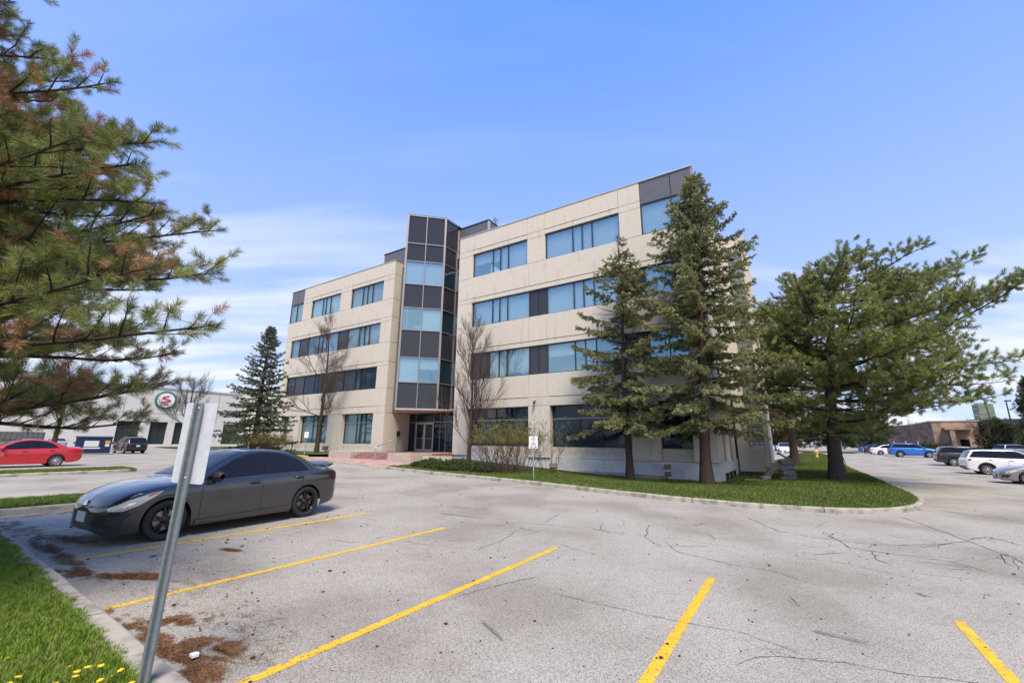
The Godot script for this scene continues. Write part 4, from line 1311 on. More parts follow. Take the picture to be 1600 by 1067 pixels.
func pine(label: String, at: Vector3, tall: float, r: float, spec: Dictionary) -> void:
	# broad pine: whorls of limbs that turn up at the ends, foliage in tufts at the tips
	rng.seed = spec.seed
	var t := thing("pine_tree", label, "pine tree", at, 0.0)
	var tp := []
	var tr := []
	var lean: Vector3 = spec.get("lean", Vector3.ZERO)
	for i in 13:
		var f := i / 12.0
		tp.append(Vector3(sin(f * 5.0 + 1) * 0.1 * f, f * tall, cos(f * 4.0) * 0.09 * f) + lean * f * f)
		tr.append(r * (1.0 - 0.86 * f) * (1.0 + 0.3 * exp(-f * 40)))
	part(t, "trunk", trunk_mesh(tp, tr, 16), M.bark_pine)
	var wood := MB.new()
	var xfs := []
	var cols := []
	var brown := noise(spec.seed, 0.9, 2)
	var h: float = spec.low
	var az0: float = spec.get("az", 0.0)
	var bias: float = spec.get("bias", 0.0)
	var dens: float = spec.dens
	while h < tall * 0.985:
		var f := h / tall
		var nb: int = rng.randi_range(4, 5) + spec.get("more", 0) if f < 0.85 else rng.randi_range(3, 4)
		var a := rng.randf() * TAU
		for b in nb:
			a += TAU / nb + rng.randf_range(-0.35, 0.35)
			var reach: float = pl(spec.hs, spec.ls, f) * rng.randf_range(spec.get("even", 0.72), 1.1) * (1.0 + bias * cos(a - az0))
			if reach < 0.3: continue
			if spec.has("keep") and not spec.keep.call(at + Vector3(cos(a), 0, sin(a)) * reach * 0.75): continue
			var el: float = lerpf(spec.el[0], spec.el[1], pow(f, 1.4)) + rng.randf_range(-0.12, 0.12)
			var d := Vector3(cos(a) * cos(el), sin(el), sin(a) * cos(el))
			var br := 0.0085 * reach + 0.008 + r * 0.06 * (1 - f)
			var st := along(tp, f)
			var pts := limb(wood, st, d, reach, br, 0.010, Vector3(0, spec.get("curl", 0.42), 0) + Vector3(rng.randfn(0, .2), 0, rng.randfn(0, .2)), 0.07, 9, 5)
			var steps := int(reach / (0.27 / dens))
			for k in steps:
				var q := lerpf(spec.get("bare", 0.34), 1.0, (k + rng.randf()) / maxf(1, steps))
				q = minf(q, 0.999)
				var p := along(pts, q)
				var hd := heading(pts, q)
				var side := hd.cross(Vector3.UP).normalized() * (1.0 if k % 2 else -1.0)
				var sl: float = (0.30 + (1.0 - q) * reach * 0.34) * rng.randf_range(0.6, 1.2) * spec.get("sub", 1.0)
				var sd := (hd * rng.randf_range(0.45, 0.9) + side * rng.randf_range(0.4, 1.0) + Vector3.UP * rng.randf_range(-0.12, 0.5)).normalized()
				var sp := limb(wood, p, sd, sl, 0.009 + sl * 0.005, 0.005, Vector3(0, 0.5, 0), 0.1, 4, 3)
				var tufts := maxi(2, int(sl / (spec.gap / dens)))
				for e in tufts:
					var g := lerpf(0.35, 1.0, float(e + 1) / tufts)
					var o := along(sp, minf(g, 0.999))
					var td := (heading(sp, minf(g, 0.999)) + Vector3(rng.randfn(0, .38), rng.randfn(0.22, .3), rng.randfn(0, .38))).normalized()
					var s := rng.randf_range(0.75, 1.2)
					if rng.randf() < spec.get("side", 0.75):
						# short side shoot
						var o2 := o
						o += (Vector3(rng.randfn(0, 1), rng.randfn(0.1, 0.6), rng.randfn(0, 1))).normalized() * rng.randf_range(0.06, spec.get("shoot", 0.22))
						wood.tube([o2, o], [0.004, 0.003], 3, false)
						td = (td * 0.6 + (o - o2).normalized()).normalized()
					xfs.append(Transform3D(basis_y(td, rng.randf() * TAU, s), o))
					var w := at + o
					var dead: bool = brown.get_noise_3d(w.x, w.y * 1.3, w.z) + rng.randfn(0, 0.12) > spec.dead
					var k2 := rng.randf_range(0.75, 1.25)
					var yel := rng.randf() * 0.5
					if dead: cols.append(Color(0.42 * k2, 0.25 * k2, 0.125 * k2))
					else: cols.append(Color(lerpf(0.225, 0.42, yel) * k2, lerpf(0.28, 0.39, yel) * k2, lerpf(0.098, 0.103, yel) * k2))
			# the leader of the limb
			xfs.append(Transform3D(basis_y(heading(pts, 0.99), rng.randf() * TAU, 1.1), along(pts, 0.995)))
			cols.append(Color(0.10, 0.135, 0.05))
		h += spec.whorl * rng.randf_range(0.8, 1.2)
	for k in 5:
		xfs.append(Transform3D(basis_y(Vector3(rng.randfn(0, .4), 1, rng.randfn(0, .4)), rng.randf() * TAU, 1.0), tp[-1] + Vector3(rng.randfn(0, .12), -rng.randf() * 0.4, rng.randfn(0, .12))))
		cols.append(Color(0.09, 0.13, 0.05))
	part(t, "limbs", wood.mesh(), M.twig_grey)
	var c := scatter(t, "crown", spec.tuft, M.needle, xfs, cols)
	c.set_meta("kind", "stuff")


func spray_mesh(sd: int, needles: int, long: float, nl: float, nw: float) -> ArrayMesh:
	# flat-ish spruce shoot along +y with two side shoots, needles all round
	var r := RandomNumberGenerator.new()
	r.seed = sd
	var mb := MB.new()
	for axis in [[Vector3.ZERO, Vector3(0, 1, 0), 1.0], [Vector3(0, 0.3, 0) * long, Vector3(0.62, 0.75, 0.05), 0.55], [Vector3(0, 0.42, 0) * long, Vector3(-0.62, 0.75, -0.05), 0.5]]:
		var d: Vector3 = axis[1].normalized()
		for i in int(needles * axis[2]):
			var f := r.randf()
			var a := r.randf() * TAU
			var x := d.cross(Vector3(0.1, 0.2, 1)).normalized()
			var z := d.cross(x)
			var q := (x * cos(a) + z * sin(a) + d * 0.75).normalized()
			var o: Vector3 = axis[0] + d * long * axis[2] * f
			var tip := o + q * nl * r.randf_range(0.7, 1.2)
			var s := q.cross(Vector3(r.randf_range(-1, 1), r.randf_range(-1, 1), r.randf_range(-1, 1))).normalized() * nw * 0.5
			var k := mb.v.size()
			var nn := s.cross(q).normalized()
			mb.v.append(o - s); mb.v.append(o + s); mb.v.append(tip + s * 0.5); mb.v.append(tip - s * 0.5)
			var tone := r.randf_range(0.7, 1.25) * (0.85 + 0.3 * f)
			for e in 4:
				mb.n.append(nn); mb.col.append(Color(tone, tone, tone))
			for e in [0, 2, 1, 0, 3, 2]: mb.ix.append(k + e)
	return mb.mesh()


func spruce(label: String, at: Vector3, tall: float, r: float, spec: Dictionary) -> void:
	rng.seed = spec.seed
	var t := thing("spruce_tree", label, "spruce tree", at, 0.0, spec.get("group", ""))
	var tp := []
	var tr := []
	var lean: Vector3 = spec.get("lean", Vector3.ZERO)
	for i in 15:
		var f := i / 14.0
		tp.append(Vector3(sin(f * 7.0 + spec.seed) * 0.05, f * tall, cos(f * 6.0 + spec.seed) * 0.05) * Vector3(1 if i else 0, 1, 1 if i else 0) + lean * f)
		tr.append(maxf(0.012, r * (1.0 - 0.95 * f) * (1.0 + 0.35 * exp(-f * 50))))
	part(t, "trunk", trunk_mesh(tp, tr, 14), M.bark)
	var wood := MB.new()
	var xfs := []
	var cols := []
	var h: float = spec.low
	var base: Color = spec.get("color", Color(0.18, 0.195, 0.078))
	var pale: Color = spec.get("pale", Color(0.39, 0.40, 0.185))
	var patch := noise(spec.seed + 3, 0.8, 2)
	while h < tall * 0.99:
		var f := h / tall
		var nb := rng.randi_range(5, 6)
		var a := rng.randf() * TAU
		for b in nb:
			a += TAU / nb + rng.randf_range(-0.3, 0.3)
			var reach: float = pl(spec.hs, spec.ls, f) * rng.randf_range(0.7, 1.15)
			if spec.has("shape"): reach *= spec.shape.call(f, a)
			if reach < 0.12: continue
			var el := lerpf(-0.28, 0.75, pow(f, 2.6)) + rng.randf_range(-0.13, 0.13)
			var d := Vector3(cos(a) * cos(el), sin(el), sin(a) * cos(el))
			var st := along(tp, f)
			var pts := limb(wood, st, d, reach, 0.008 + 0.012 * reach, 0.006, Vector3(0, 0.28, 0), 0.05, 6, 4)
			if spec.has("bald") and rng.randf() < spec.bald.call(f): continue
			var steps := maxi(3, int(reach / spec.gap))
			for k in steps:
				var q := lerpf(0.16, 0.999, (k + rng.randf()) / steps)
				var p := along(pts, q)
				var hd := heading(pts, q)
				for sgn in [-1.0, 1.0]:
					var side: Vector3 = hd.cross(Vector3.UP).normalized() * sgn
					var sl := (0.16 + 0.42 * reach * (1.0 - q) * 0.55 + 0.12) * rng.randf_range(0.6, 1.2)
					sl = minf(sl, float(spec.get("twig", 0.46)))
					var sd: Vector3 = (hd * 0.7 + side * 0.8 + Vector3.DOWN * rng.randf_range(-0.1, 0.45)).normalized()
					var m := maxi(1, int(sl / spec.spray))
					for e in m:
						var o: Vector3 = p + sd * sl * (float(e) / m) + Vector3.DOWN * 0.05 * e
						var td: Vector3 = (sd + Vector3(rng.randfn(0, .25), rng.randfn(-0.08, .3), rng.randfn(0, .25))).normalized()
						xfs.append(Transform3D(basis_y(td, rng.randf() * TAU, rng.randf_range(0.75, 1.2)), o))
						var w := at + o
						var k2 := rng.randf_range(0.78, 1.25)
						var young := clampf(0.25 + patch.get_noise_3d(w.x, w.y, w.z) + rng.randfn(0, 0.18) + (0.25 if e == m - 1 else 0.0), 0, 1)
						var c := base.lerp(pale, young)
						cols.append(Color(c.r * k2, c.g * k2, c.b * k2))
			xfs.append(Transform3D(basis_y(heading(pts, 0.99), rng.randf() * TAU, 1.0), along(pts, 0.99)))
			cols.append(pale)
		h += spec.whorl * rng.randf_range(0.75, 1.25) * (0.6 if f > 0.8 else 1.0)
	xfs.append(Transform3D(basis_y(Vector3.UP, 0, 1.2), tp[-1] - Vector3(0, 0.25, 0)))
	cols.append(base)
	part(t, "limbs", wood.mesh(), M.twig_grey)
	var c := scatter(t, "crown", spec.mesh, M.needle, xfs, cols)
	c.set_meta("kind", "stuff")


func ramify(mb: MB, p: Vector3, d: Vector3, length: float, r0: float, depth: int, spec: Dictionary, tips: Array) -> void:
	var bend := Vector3(rng.randfn(0, spec.curl), spec.rise, rng.randfn(0, spec.curl))
	var pts := limb(mb, p, d, length, r0, r0 * 0.55, bend, spec.wob, 5 if depth > 1 else 3, 6 if r0 > 0.04 else 4 if r0 > 0.012 else 3)
	if depth == 0:
		tips.append([pts[-1], heading(pts, 0.99)])
		for k in spec.get("fuzz", 0):
			var q := rng.randf_range(0.2, 1.0)
			var fd := (heading(pts, q * 0.99) + Vector3(rng.randfn(0, .5), rng.randfn(0.1, .4), rng.randfn(0, .5))).normalized()
			limb(mb, along(pts, q * 0.999), fd, rng.randf_range(0.25, 0.6) * spec.get("fuzz_len", 1.0), 0.0045, 0.003, Vector3(0, 0.3, 0), 0.12, 2, 3)
		return
	var kids: int = spec.kids[mini(depth, spec.kids.size() - 1)]
	for k in kids:
		var q := lerpf(spec.first, 1.0, (k + rng.randf() * 0.8) / kids)
		q = minf(q, 0.999)
		var hd := heading(pts, q)
		var a := rng.randf() * TAU
		var x := hd.cross(Vector3(0.2, 0.3, 0.9)).normalized()
		var z := hd.cross(x)
		var nd := (hd * cos(spec.fork) + (x * cos(a) + z * sin(a)) * sin(spec.fork * rng.randf_range(0.7, 1.3))).normalized()
		ramify(mb, along(pts, q), nd, length * spec.shrink * rng.randf_range(0.7, 1.15) * (1.15 - 0.4 * q), r0 * lerpf(0.62, 0.42, q) , depth - 1, spec, tips)
	ramify(mb, pts[-1], heading(pts, 0.99), length * spec.shrink, r0 * 0.55, depth - 1, spec, tips)


func bare_tree(label: String, at: Vector3, trunk_h: float, r: float, spec: Dictionary, group := "") -> void:
	rng.seed = spec.seed
	var t := thing("bare_tree", label, "bare tree", at, 0.0, group)
	var lean: Vector3 = spec.get("lean", Vector3(0.02, 0, 0))
	var pts := []
	var rad := []
	var th: float = spec.get("top", trunk_h)
	for i in 9:
		var f := i / 8.0
		pts.append(Vector3(sin(f * 4 + 1) * 0.06 * f * th / 4, f * th, cos(f * 5) * 0.05 * f * th / 4) + lean * f * th)
		rad.append(r * (1.0 - spec.get("taper", 0.35) * f) * (1.0 + 0.5 * exp(-f * 22)))
	part(t, "trunk", trunk_mesh(pts, rad, 10), M.bark)
	var wood := MB.new()
	var tips := []
	for k in spec.arms:
		var f := lerpf(trunk_h / th, 1.0, float(k) / spec.arms)
		var a: float = k * 2.4 + rng.randf_range(-0.4, 0.4)
		var el: float = spec.el + rng.randf_range(-0.15, 0.2) + 0.35 * f * spec.get("steepen", 1.0)
		var d := Vector3(cos(a) * cos(el), sin(el), sin(a) * cos(el))
		ramify(wood, along(pts, minf(f, 0.999)), d, spec.arm * rng.randf_range(0.75, 1.15) * lerpf(1.0, spec.get("top_arm", 0.6), f), r * 0.33 * lerpf(1.0, 0.55, f), spec.depth, spec, tips)
	ramify(wood, pts[-1], (lean + Vector3.UP).normalized(), spec.arm * spec.get("top_arm", 0.6), rad[-1] * 0.8, spec.depth, spec, tips)
	var c := part(t, "crown", wood.mesh(), M.twig)
	if spec.has("bud"):
		var xfs := []
		var cols := []
		for q in tips:
			for e in spec.buds:
				xfs.append(Transform3D(basis_y(q[1] + Vector3(rng.randfn(0, .5), rng.randfn(0, .5), rng.randfn(0, .5)), rng.randf() * TAU, rng.randf_range(0.6, 1.2)), q[0] - q[1] * rng.randf() * 0.25))
				var k2 := rng.randf_range(0.7, 1.3)
				cols.append(Color(spec.bud.r * k2, spec.bud.g * k2, spec.bud.b * k2))
		var l := scatter(t, "leaves", leaf_mesh(), M.leaf, xfs, cols)
		l.set_meta("kind", "stuff")


func leaf_mesh() -> ArrayMesh:
	if not shared.has("leaf"):
		var mb := MB.new()
		for k in 3:
			var a := k * 2.1
			var d := Vector3(cos(a) * 0.6, 0.75, sin(a) * 0.6)
			var s := Vector3(-sin(a), 0.1, cos(a)) * 0.011
			mb.quad(Vector3.ZERO, d * 0.03 + s, d * 0.055, d * 0.03 - s)
		for i in mb.v.size(): mb.col.append(Color.WHITE)
		shared.leaf = mb.mesh()
	return shared.leaf


func shrub(called: String, label: String, at: Vector3, wide: float, tall: float, stems: int, spec: Dictionary, group := "") -> void:
	rng.seed = spec.seed
	var t := thing(called, label, "shrub", at, 0.0, group)
	var wood := MB.new()
	var tips := []
	for k in stems:
		var a := rng.randf() * TAU
		var rr := sqrt(rng.randf())
		var o := Vector3(cos(a) * rr * wide * 0.28, -0.03, sin(a) * rr * wide * 0.28 * spec.get("flat", 1.0))
		var d := Vector3(cos(a) * rr * spec.spread, 1.0, sin(a) * rr * spec.spread * spec.get("flat", 1.0))
		ramify(wood, o, d, tall * 0.5 * rng.randf_range(0.7, 1.1), 0.012, 2, {"curl": 0.2, "rise": 0.15, "wob": 0.09, "kids": [2, 2, 2], "first": 0.4, "fork": 0.42, "shrink": 0.55}, tips)
	part(t, "stems", wood.mesh(), spec.get("wood", M.twig))
	var xfs := []
	var cols := []
	for q in tips:
		if q[0].y < tall * spec.leaf_from: continue
		for e in spec.leaves:
			xfs.append(Transform3D(basis_y(q[1] + Vector3(rng.randfn(0, .6), rng.randfn(0, .5), rng.randfn(0, .6)), rng.randf() * TAU, rng.randf_range(0.6, 1.2) * spec.get("leaf", 1.0)), q[0] + Vector3(rng.randfn(0, .05), rng.randfn(0, .06), rng.randfn(0, .05))))
			var k2 := rng.randf_range(0.6, 1.3)
			cols.append(Color(spec.color.r * k2, spec.color.g * k2, spec.color.b * k2))
	if xfs.size() > 0:
		var l := scatter(t, "leaves", leaf_mesh(), M.leaf, xfs, cols)
		l.set_meta("kind", "stuff")


func far_tree(called: String, label: String, at: Vector3, tall: float, wide: float, col: Color, sd: int, low := 0.12, group := "trees far behind the car park") -> void:
	# leafy or needled tree seen from far off: clumps of leaf faces round a branching frame
	rng.seed = sd
	var t := thing(called, label, "tree", at, 0.0, group)
	part(t, "trunk", trunk_mesh([Vector3.ZERO, Vector3(0.05, tall * 0.4, 0), Vector3(0, tall * 0.8, 0.05)], [wide * 0.045, wide * 0.03, 0.03], 8), M.bark)
	var xfs := []
	var cols := []
	for k in int(150 * tall * wide / 12.0):
		var f := pow(rng.randf(), 0.8)
		var y := lerpf(low * tall, tall, f)
		var prof := sqrt(maxf(0.02, sin(PI * lerpf(0.16, 1.0, f)))) * 0.5 * wide
		var a := rng.randf() * TAU
		var rr := prof * sqrt(rng.randf_range(0.25, 1.0)) * (0.8 + 0.25 * sin(a * 3 + y * 1.7 + sd))
		var d := Vector3(cos(a), rng.randf_range(-0.1, 0.9), sin(a))
		for e in 3:
			xfs.append(Transform3D(basis_y(d + Vector3(rng.randfn(0, .4), rng.randfn(0, .3), rng.randfn(0, .4)), rng.randf() * TAU, rng.randf_range(1.3, 2.4)), Vector3(cos(a) * rr, y, sin(a) * rr) + Vector3(rng.randfn(0, .2), rng.randfn(0, .2), rng.randfn(0, .2))))
			var k2 := rng.randf_range(0.6, 1.35)
			cols.append(Color(col.r * k2, col.g * k2, col.b * k2))
	var c := scatter(t, "crown", shared.spray_far, M.needle, xfs, cols)
	c.set_meta("kind", "stuff")


func plant_trees() -> void:
	shared.spray = spray_mesh(3, 64, 0.25, 0.058, 0.015)
	shared.spray_far = spray_mesh(4, 22, 0.34, 0.10, 0.024)
	shared.tuft_near = needle_tuft(170, 0.15, 0.112, 0.0031, 0.95, 7)
	shared.tuft_mid = needle_tuft(80, 0.22, 0.165, 0.011, 0.95, 8)
	# big pine at the left, close to the camera, its trunk beyond the frame
	pine("large pine with browned patches reaching in over the parking bays from the left", gp(-8.9, 1.0, 0.1), 8.2, 0.2, {"seed": 12, "more": 3, "low": 1.62, "whorl": 0.31, "dens": 1.4, "gap": 0.12, "sub": 0.8, "hs": [0.0, 0.16, 0.3, 0.5, 0.7, 0.88, 1.0], "even": 0.8, "ls": [3.8, 4.3, 4.45, 3.6, 2.2, 1.1, 0.3], "el": [-0.02, 0.6], "curl": 0.3, "dead": 0.26, "bare": 0.22, "tuft": shared.tuft_near, "bias": 0.0, "keep": func(p: Vector3): return p.x > -12.5 and p.z < 2.6 and p.x * -0.95 + p.z * -0.3 > 3.2})
	# pine on the right lawn
	pine("broad dark green pine standing on the right end of the lawn", lp(1.5, -27.4), 11.0, 0.34, {"seed": 23, "low": 2.3, "whorl": 0.58, "dens": 1.2, "gap": 0.16, "curl": 0.12, "shoot": 0.3, "hs": [0.0, 0.2, 0.3, 0.42, 0.55, 0.7, 0.84, 0.94, 1.0], "even": 0.86, "more": 1, "ls": [1.4, 1.8, 3.9, 5.8, 6.2, 5.6, 3.9, 2.2, 0.8], "el": [-0.06, 0.2], "bare": 0.24, "dead": 0.9, "tuft": shared.tuft_mid, "az": 0.0, "bias": 0.28, "lean": Vector3(1.6, 0, 0)})
	spruce("tall spruce with a full crown right of the corner of the office", lp(-3.75, -22.5), 16.1, 0.27, {"seed": 5, "low": 3.0, "whorl": 0.58, "gap": 0.2, "spray": 0.13, "mesh": shared.spray, "hs": [0.0, 0.15, 0.3, 0.5, 0.7, 0.85, 1.0], "ls": [2.4, 3.3, 3.5, 3.1, 2.4, 1.4, 0.12], "lean": Vector3(0.75, 0, 0)})
	spruce("thinner spruce left of the taller one, its trunk bare below", lp(-7.35, -22.3), 13.6, 0.19, {"seed": 9, "low": 2.7, "whorl": 0.54, "gap": 0.2, "spray": 0.13, "mesh": shared.spray, "hs": [0.0, 0.15, 0.3, 0.5, 0.7, 0.85, 1.0], "ls": [3.0, 3.6, 3.1, 2.7, 2.1, 1.0, 0.12], "shape": func(f: float, a: float): return 1.0 if f > 0.45 else lerpf(0.55, 1.05, 0.5 - 0.5 * cos(a)), "bald": func(f: float): return 0.25 if f < 0.85 else 0.7})
	spruce("dense dark blue-green spruce left of the office", lp(-36.0, -17.6), 10.2, 0.26, {"seed": 14, "low": 0.9, "whorl": 0.34, "gap": 0.22, "spray": 0.2, "mesh": shared.spray, "hs": [0.0, 0.1, 0.3, 0.5, 0.7, 0.9, 1.0], "ls": [2.6, 3.1, 2.7, 2.0, 1.4, 0.6, 0.1], "color": Color(0.085, 0.115, 0.075), "pale": Color(0.17, 0.205, 0.135), "lean": Vector3(0.4, 0, 0)})
	# second pine farther along the lawn
	pine("slim pine farther back along the right edge of the office", lp(-0.3, -42), 13.0, 0.32, {"seed": 31, "low": 3.4, "whorl": 0.55, "dens": 1.1, "gap": 0.2, "hs": [0.0, 0.3, 0.5, 0.8, 1.0], "ls": [2.8, 3.8, 3.8, 2.6, 0.6], "el": [0.05, 0.7], "dead": 0.9, "tuft": shared.tuft_mid, "bias": 0.0})
	# bare trees
	bare_tree("wide bare tree with a dark trunk in front of the left wing", Vector3(-34.7, 0.5, -22.3), 2.7, 0.17, {"seed": 4, "fuzz": 2, "arms": 13, "el": 0.12, "arm": 3.2, "depth": 3, "curl": 0.25, "rise": 0.55, "wob": 0.09, "kids": [0, 3, 4, 5], "first": 0.25, "fork": 0.7, "shrink": 0.56, "top": 10.6, "taper": 0.75, "top_arm": 0.45, "steepen": 0.8})
	bare_tree("narrow upright bare tree right of the entrance", lp(-17.7, -22.0, -0.05), 0.7, 0.12, {"seed": 6, "fuzz": 2, "arms": 24, "el": 0.72, "arm": 3.3, "depth": 2, "curl": 0.12, "rise": 0.55, "wob": 0.06, "kids": [0, 5, 6], "first": 0.2, "fork": 0.48, "shrink": 0.5, "top": 8.6, "taper": 0.8, "top_arm": 0.4, "steepen": 0.35})
	bare_tree("bare tree in front of the pale store, nearest to the sign post", Vector3(-88, 0.3, -31.6), 2.6, 0.3, {"seed": 8, "fuzz": 2, "fuzz_len": 1.6, "arms": 9, "el": 0.5, "arm": 4.4, "depth": 3, "curl": 0.2, "rise": 0.4, "wob": 0.08, "kids": [0, 4, 5, 5], "first": 0.3, "fork": 0.5, "shrink": 0.6, "top": 8.5, "taper": 0.7}, "bare trees in front of the store")
	bare_tree("bare tree behind the blue dumpster", Vector3(-70, 0.3, -12.8), 2.6, 0.26, {"seed": 10, "fuzz": 2, "fuzz_len": 1.6, "arms": 9, "el": 0.4, "arm": 4.6, "depth": 3, "curl": 0.25, "rise": 0.3, "wob": 0.1, "kids": [0, 4, 5, 5], "first": 0.3, "fork": 0.5, "shrink": 0.6, "top": 7.0, "taper": 0.7}, "bare trees in front of the store")
	bare_tree("bare tree behind the red sedan", Vector3(-64, 0.3, -7.4), 2.2, 0.26, {"seed": 15, "fuzz": 2, "fuzz_len": 1.6, "arms": 9, "el": 0.35, "arm": 4.4, "depth": 3, "curl": 0.3, "rise": 0.3, "wob": 0.1, "kids": [0, 4, 5, 5], "first": 0.3, "fork": 0.55, "shrink": 0.6, "top": 6.0, "taper": 0.7}, "bare trees in front of the store")
	bare_tree("small bare tree in front of the brick building", gp(15.2, -92), 1.8, 0.1, {"seed": 18, "arms": 7, "el": 0.6, "arm": 2.2, "depth": 2, "curl": 0.15, "rise": 0.4, "wob": 0.07, "kids": [0, 4, 4], "first": 0.3, "fork": 0.5, "shrink": 0.55, "top": 4.5, "taper": 0.8})
	bare_tree("reddish bare tree in front of the utility pole", gp(22.8, -92), 1.2, 0.12, {"seed": 19, "arms": 8, "el": 0.5, "arm": 2.4, "depth": 2, "curl": 0.15, "rise": 0.4, "wob": 0.07, "kids": [0, 4, 4], "first": 0.3, "fork": 0.5, "shrink": 0.55, "top": 3.6, "taper": 0.8, "bud": Color(0.13, 0.05, 0.045), "buds": 2})
	# shrubs
	shrub("budding_shrub", "budding yellow-green shrub with bare stems between the upright bare tree and the parking sign", lp(-12.8, -19.2), 4.6, 2.9, 120, {"seed": 3, "spread": 0.6, "leaf_from": 0.5, "leaves": 6, "color": Color(0.20, 0.185, 0.05), "leaf": 1.4})
	shrub("dry_shrub", "low tangle of bare brown stems behind the parking sign", lp(-11.9, -17.6), 3.2, 1.2, 70, {"seed": 7, "spread": 0.6, "leaf_from": 2.0, "leaves": 0, "color": Color(0.2, 0.2, 0.1)})
	shrub("leafing_shrub", "thin bush with small fresh leaves in front of the pier right of the parking sign", lp(-11.9, -22.0), 2.0, 3.3, 14, {"seed": 11, "spread": 0.35, "leaf_from": 0.2, "leaves": 3, "color": Color(0.19, 0.19, 0.085), "leaf": 1.5})
	shrub("budding_shrub", "olive budding shrub under the dense spruce left of the office", lp(-34.2, -17.9), 3.6, 1.9, 80, {"seed": 13, "spread": 0.6, "leaf_from": 0.45, "leaves": 6, "color": Color(0.20, 0.165, 0.05), "leaf": 1.3})
	shrub("dry_shrub", "grey bare shrub beside the left end of the office", lp(-35.6, -20.2), 3.0, 1.7, 30, {"seed": 17, "spread": 0.55, "leaf_from": 2.0, "leaves": 0, "color": Color(0.2, 0.2, 0.1), "wood": M.twig_grey})
	# juniper
	rng.seed = 77
	var ju := thing("juniper", "low spreading dark green juniper along the front kerb", "shrub", lp(-15.2, -17.6))
	var xfs := []
	var cols := []
	for k in 2300:
		var a := rng.randf() * TAU
		var rr := sqrt(rng.randf())
		var p := Vector3(cos(a) * rr * 2.7, 0, sin(a) * rr * 1.0)
		p.y = lawn_y(p.x - 15.2, p.z - 17.6) - lawn_y(-15.2, -17.6) + 0.42 * sqrt(maxf(0, 1 - rr * rr)) * (0.7 + 0.3 * sin(p.x * 3.3) * cos(p.z * 4)) * rng.randf_range(0.5, 1.05)
		xfs.append(Transform3D(basis_y(Vector3(cos(a) * 0.9 + rng.randfn(0, .3), rng.randf_range(0.1, 0.7), sin(a) * 0.9 + rng.randfn(0, .3)), rng.randf() * TAU, rng.randf_range(0.7, 1.1)), p))
		var k2 := rng.randf_range(0.6, 1.3)
		cols.append(Color(0.07 * k2, 0.105 * k2, 0.032 * k2))
	var fo := scatter(ju, "foliage", shared.spray, M.needle, xfs, cols)
	fo.set_meta("kind", "stuff")
	var js := MB.new()
	for k in 12:
		var a := k * 0.52
		limb(js, Vector3.ZERO, Vector3(cos(a) * 2.2, 0.35, sin(a) * 0.8), 1.3, 0.02, 0.006, Vector3(0, -0.2, 0), 0.08, 5, 4)
	part(ju, "stems", js.mesh(), M.twig)
	# trees in the distance
	var dark := Color(0.07, 0.095, 0.045)
	for q in [["evergreen_tree", "dark evergreen left of the brick building, behind the far cars", 11.0, -108, 7.5, 9.0, dark, 51], ["evergreen_tree", "dark rounded evergreen behind the trunk of the broad pine", 5.5, -100, 8.0, 10.0, dark, 52], ["budding_tree", "brownish budding tree beside the glass-block bay", -3.2, -96, 8.0, 9.0, Color(0.17, 0.12, 0.055), 53], ["evergreen_tree", "evergreen behind the fire hydrant", -1.0, -112, 6.5, 8.0, Color(0.085, 0.09, 0.04), 54], ["evergreen_tree", "tall evergreen at the right edge of the picture", 29.3, -90, 11.0, 5.0, dark, 55], ["evergreen_tree", "green tree in front of the dark shop front", 31.5, -112, 4.6, 5.0, Color(0.09, 0.10, 0.04), 56], ["evergreen_tree", "lower green tree left of the tall edge evergreen", 25.5, -96, 5.0, 4.0, Color(0.08, 0.095, 0.04), 57], ["budding_tree", "small budding tree far left of the blue dumpster", -92, -2, 6.0, 6.0, Color(0.13, 0.10, 0.05), 58], ["evergreen_tree", "pointed evergreen far beyond the right side of the office", -12.5, -150, 17.0, 6.0, dark, 59]]:
		far_tree(q[0], q[1], gp(q[2], q[3]), q[4], q[5], q[6], q[7])
	for q in [[18.6, -101, 2.6, "low clipped hedge left of the brick portico"], [20.6, -101.5, 3.0, "low clipped hedge at the left corner of the brick building's front"], [25.6, -100, 3.0, "low clipped hedge right of the brick building's door"], [28.4, -104, 3.6, "low clipped hedge in front of the dark shop"]]:
		far_tree("clipped_hedge", q[3], gp(q[0], q[1]), 1.3, q[2], Color(0.07, 0.085, 0.035), int(q[0]), 0.02, "hedges along the far buildings")


# ---- cars -------------------------------------------------------------------

func mono(c: Array, z: float) -> float:
	# monotone cubic through [[z, value], ...]
	var m := c.size()
	if z <= c[0][0]: return c[0][1]
	if z >= c[m - 1][0]: return c[m - 1][1]
	var i := 0
	while z > c[i + 1][0]: i += 1
	var h: float = c[i + 1][0] - c[i][0]
	var s: float = (c[i + 1][1] - c[i][1]) / h
	var s0: float = s if i == 0 else (c[i][1] - c[i - 1][1]) / (c[i][0] - c[i - 1][0])
	var s2: float = s if i == m - 2 else (c[i + 2][1] - c[i + 1][1]) / (c[i + 2][0] - c[i + 1][0])
	var t0 := 0.0 if s0 * s <= 0 else 2 * s0 * s / (s0 + s)
	var t1 := 0.0 if s2 * s <= 0 else 2 * s2 * s / (s2 + s)
	if i == 0: t0 = s
	if i == m - 2: t1 = s
	var t: float = (z - c[i][0]) / h
	return c[i][1] * (1 + 2 * t) * (1 - t) * (1 - t) + t0 * h * t * (1 - t) * (1 - t) + c[i + 1][1] * t * t * (3 - 2 * t) + t1 * h * t * t * (t - 1)


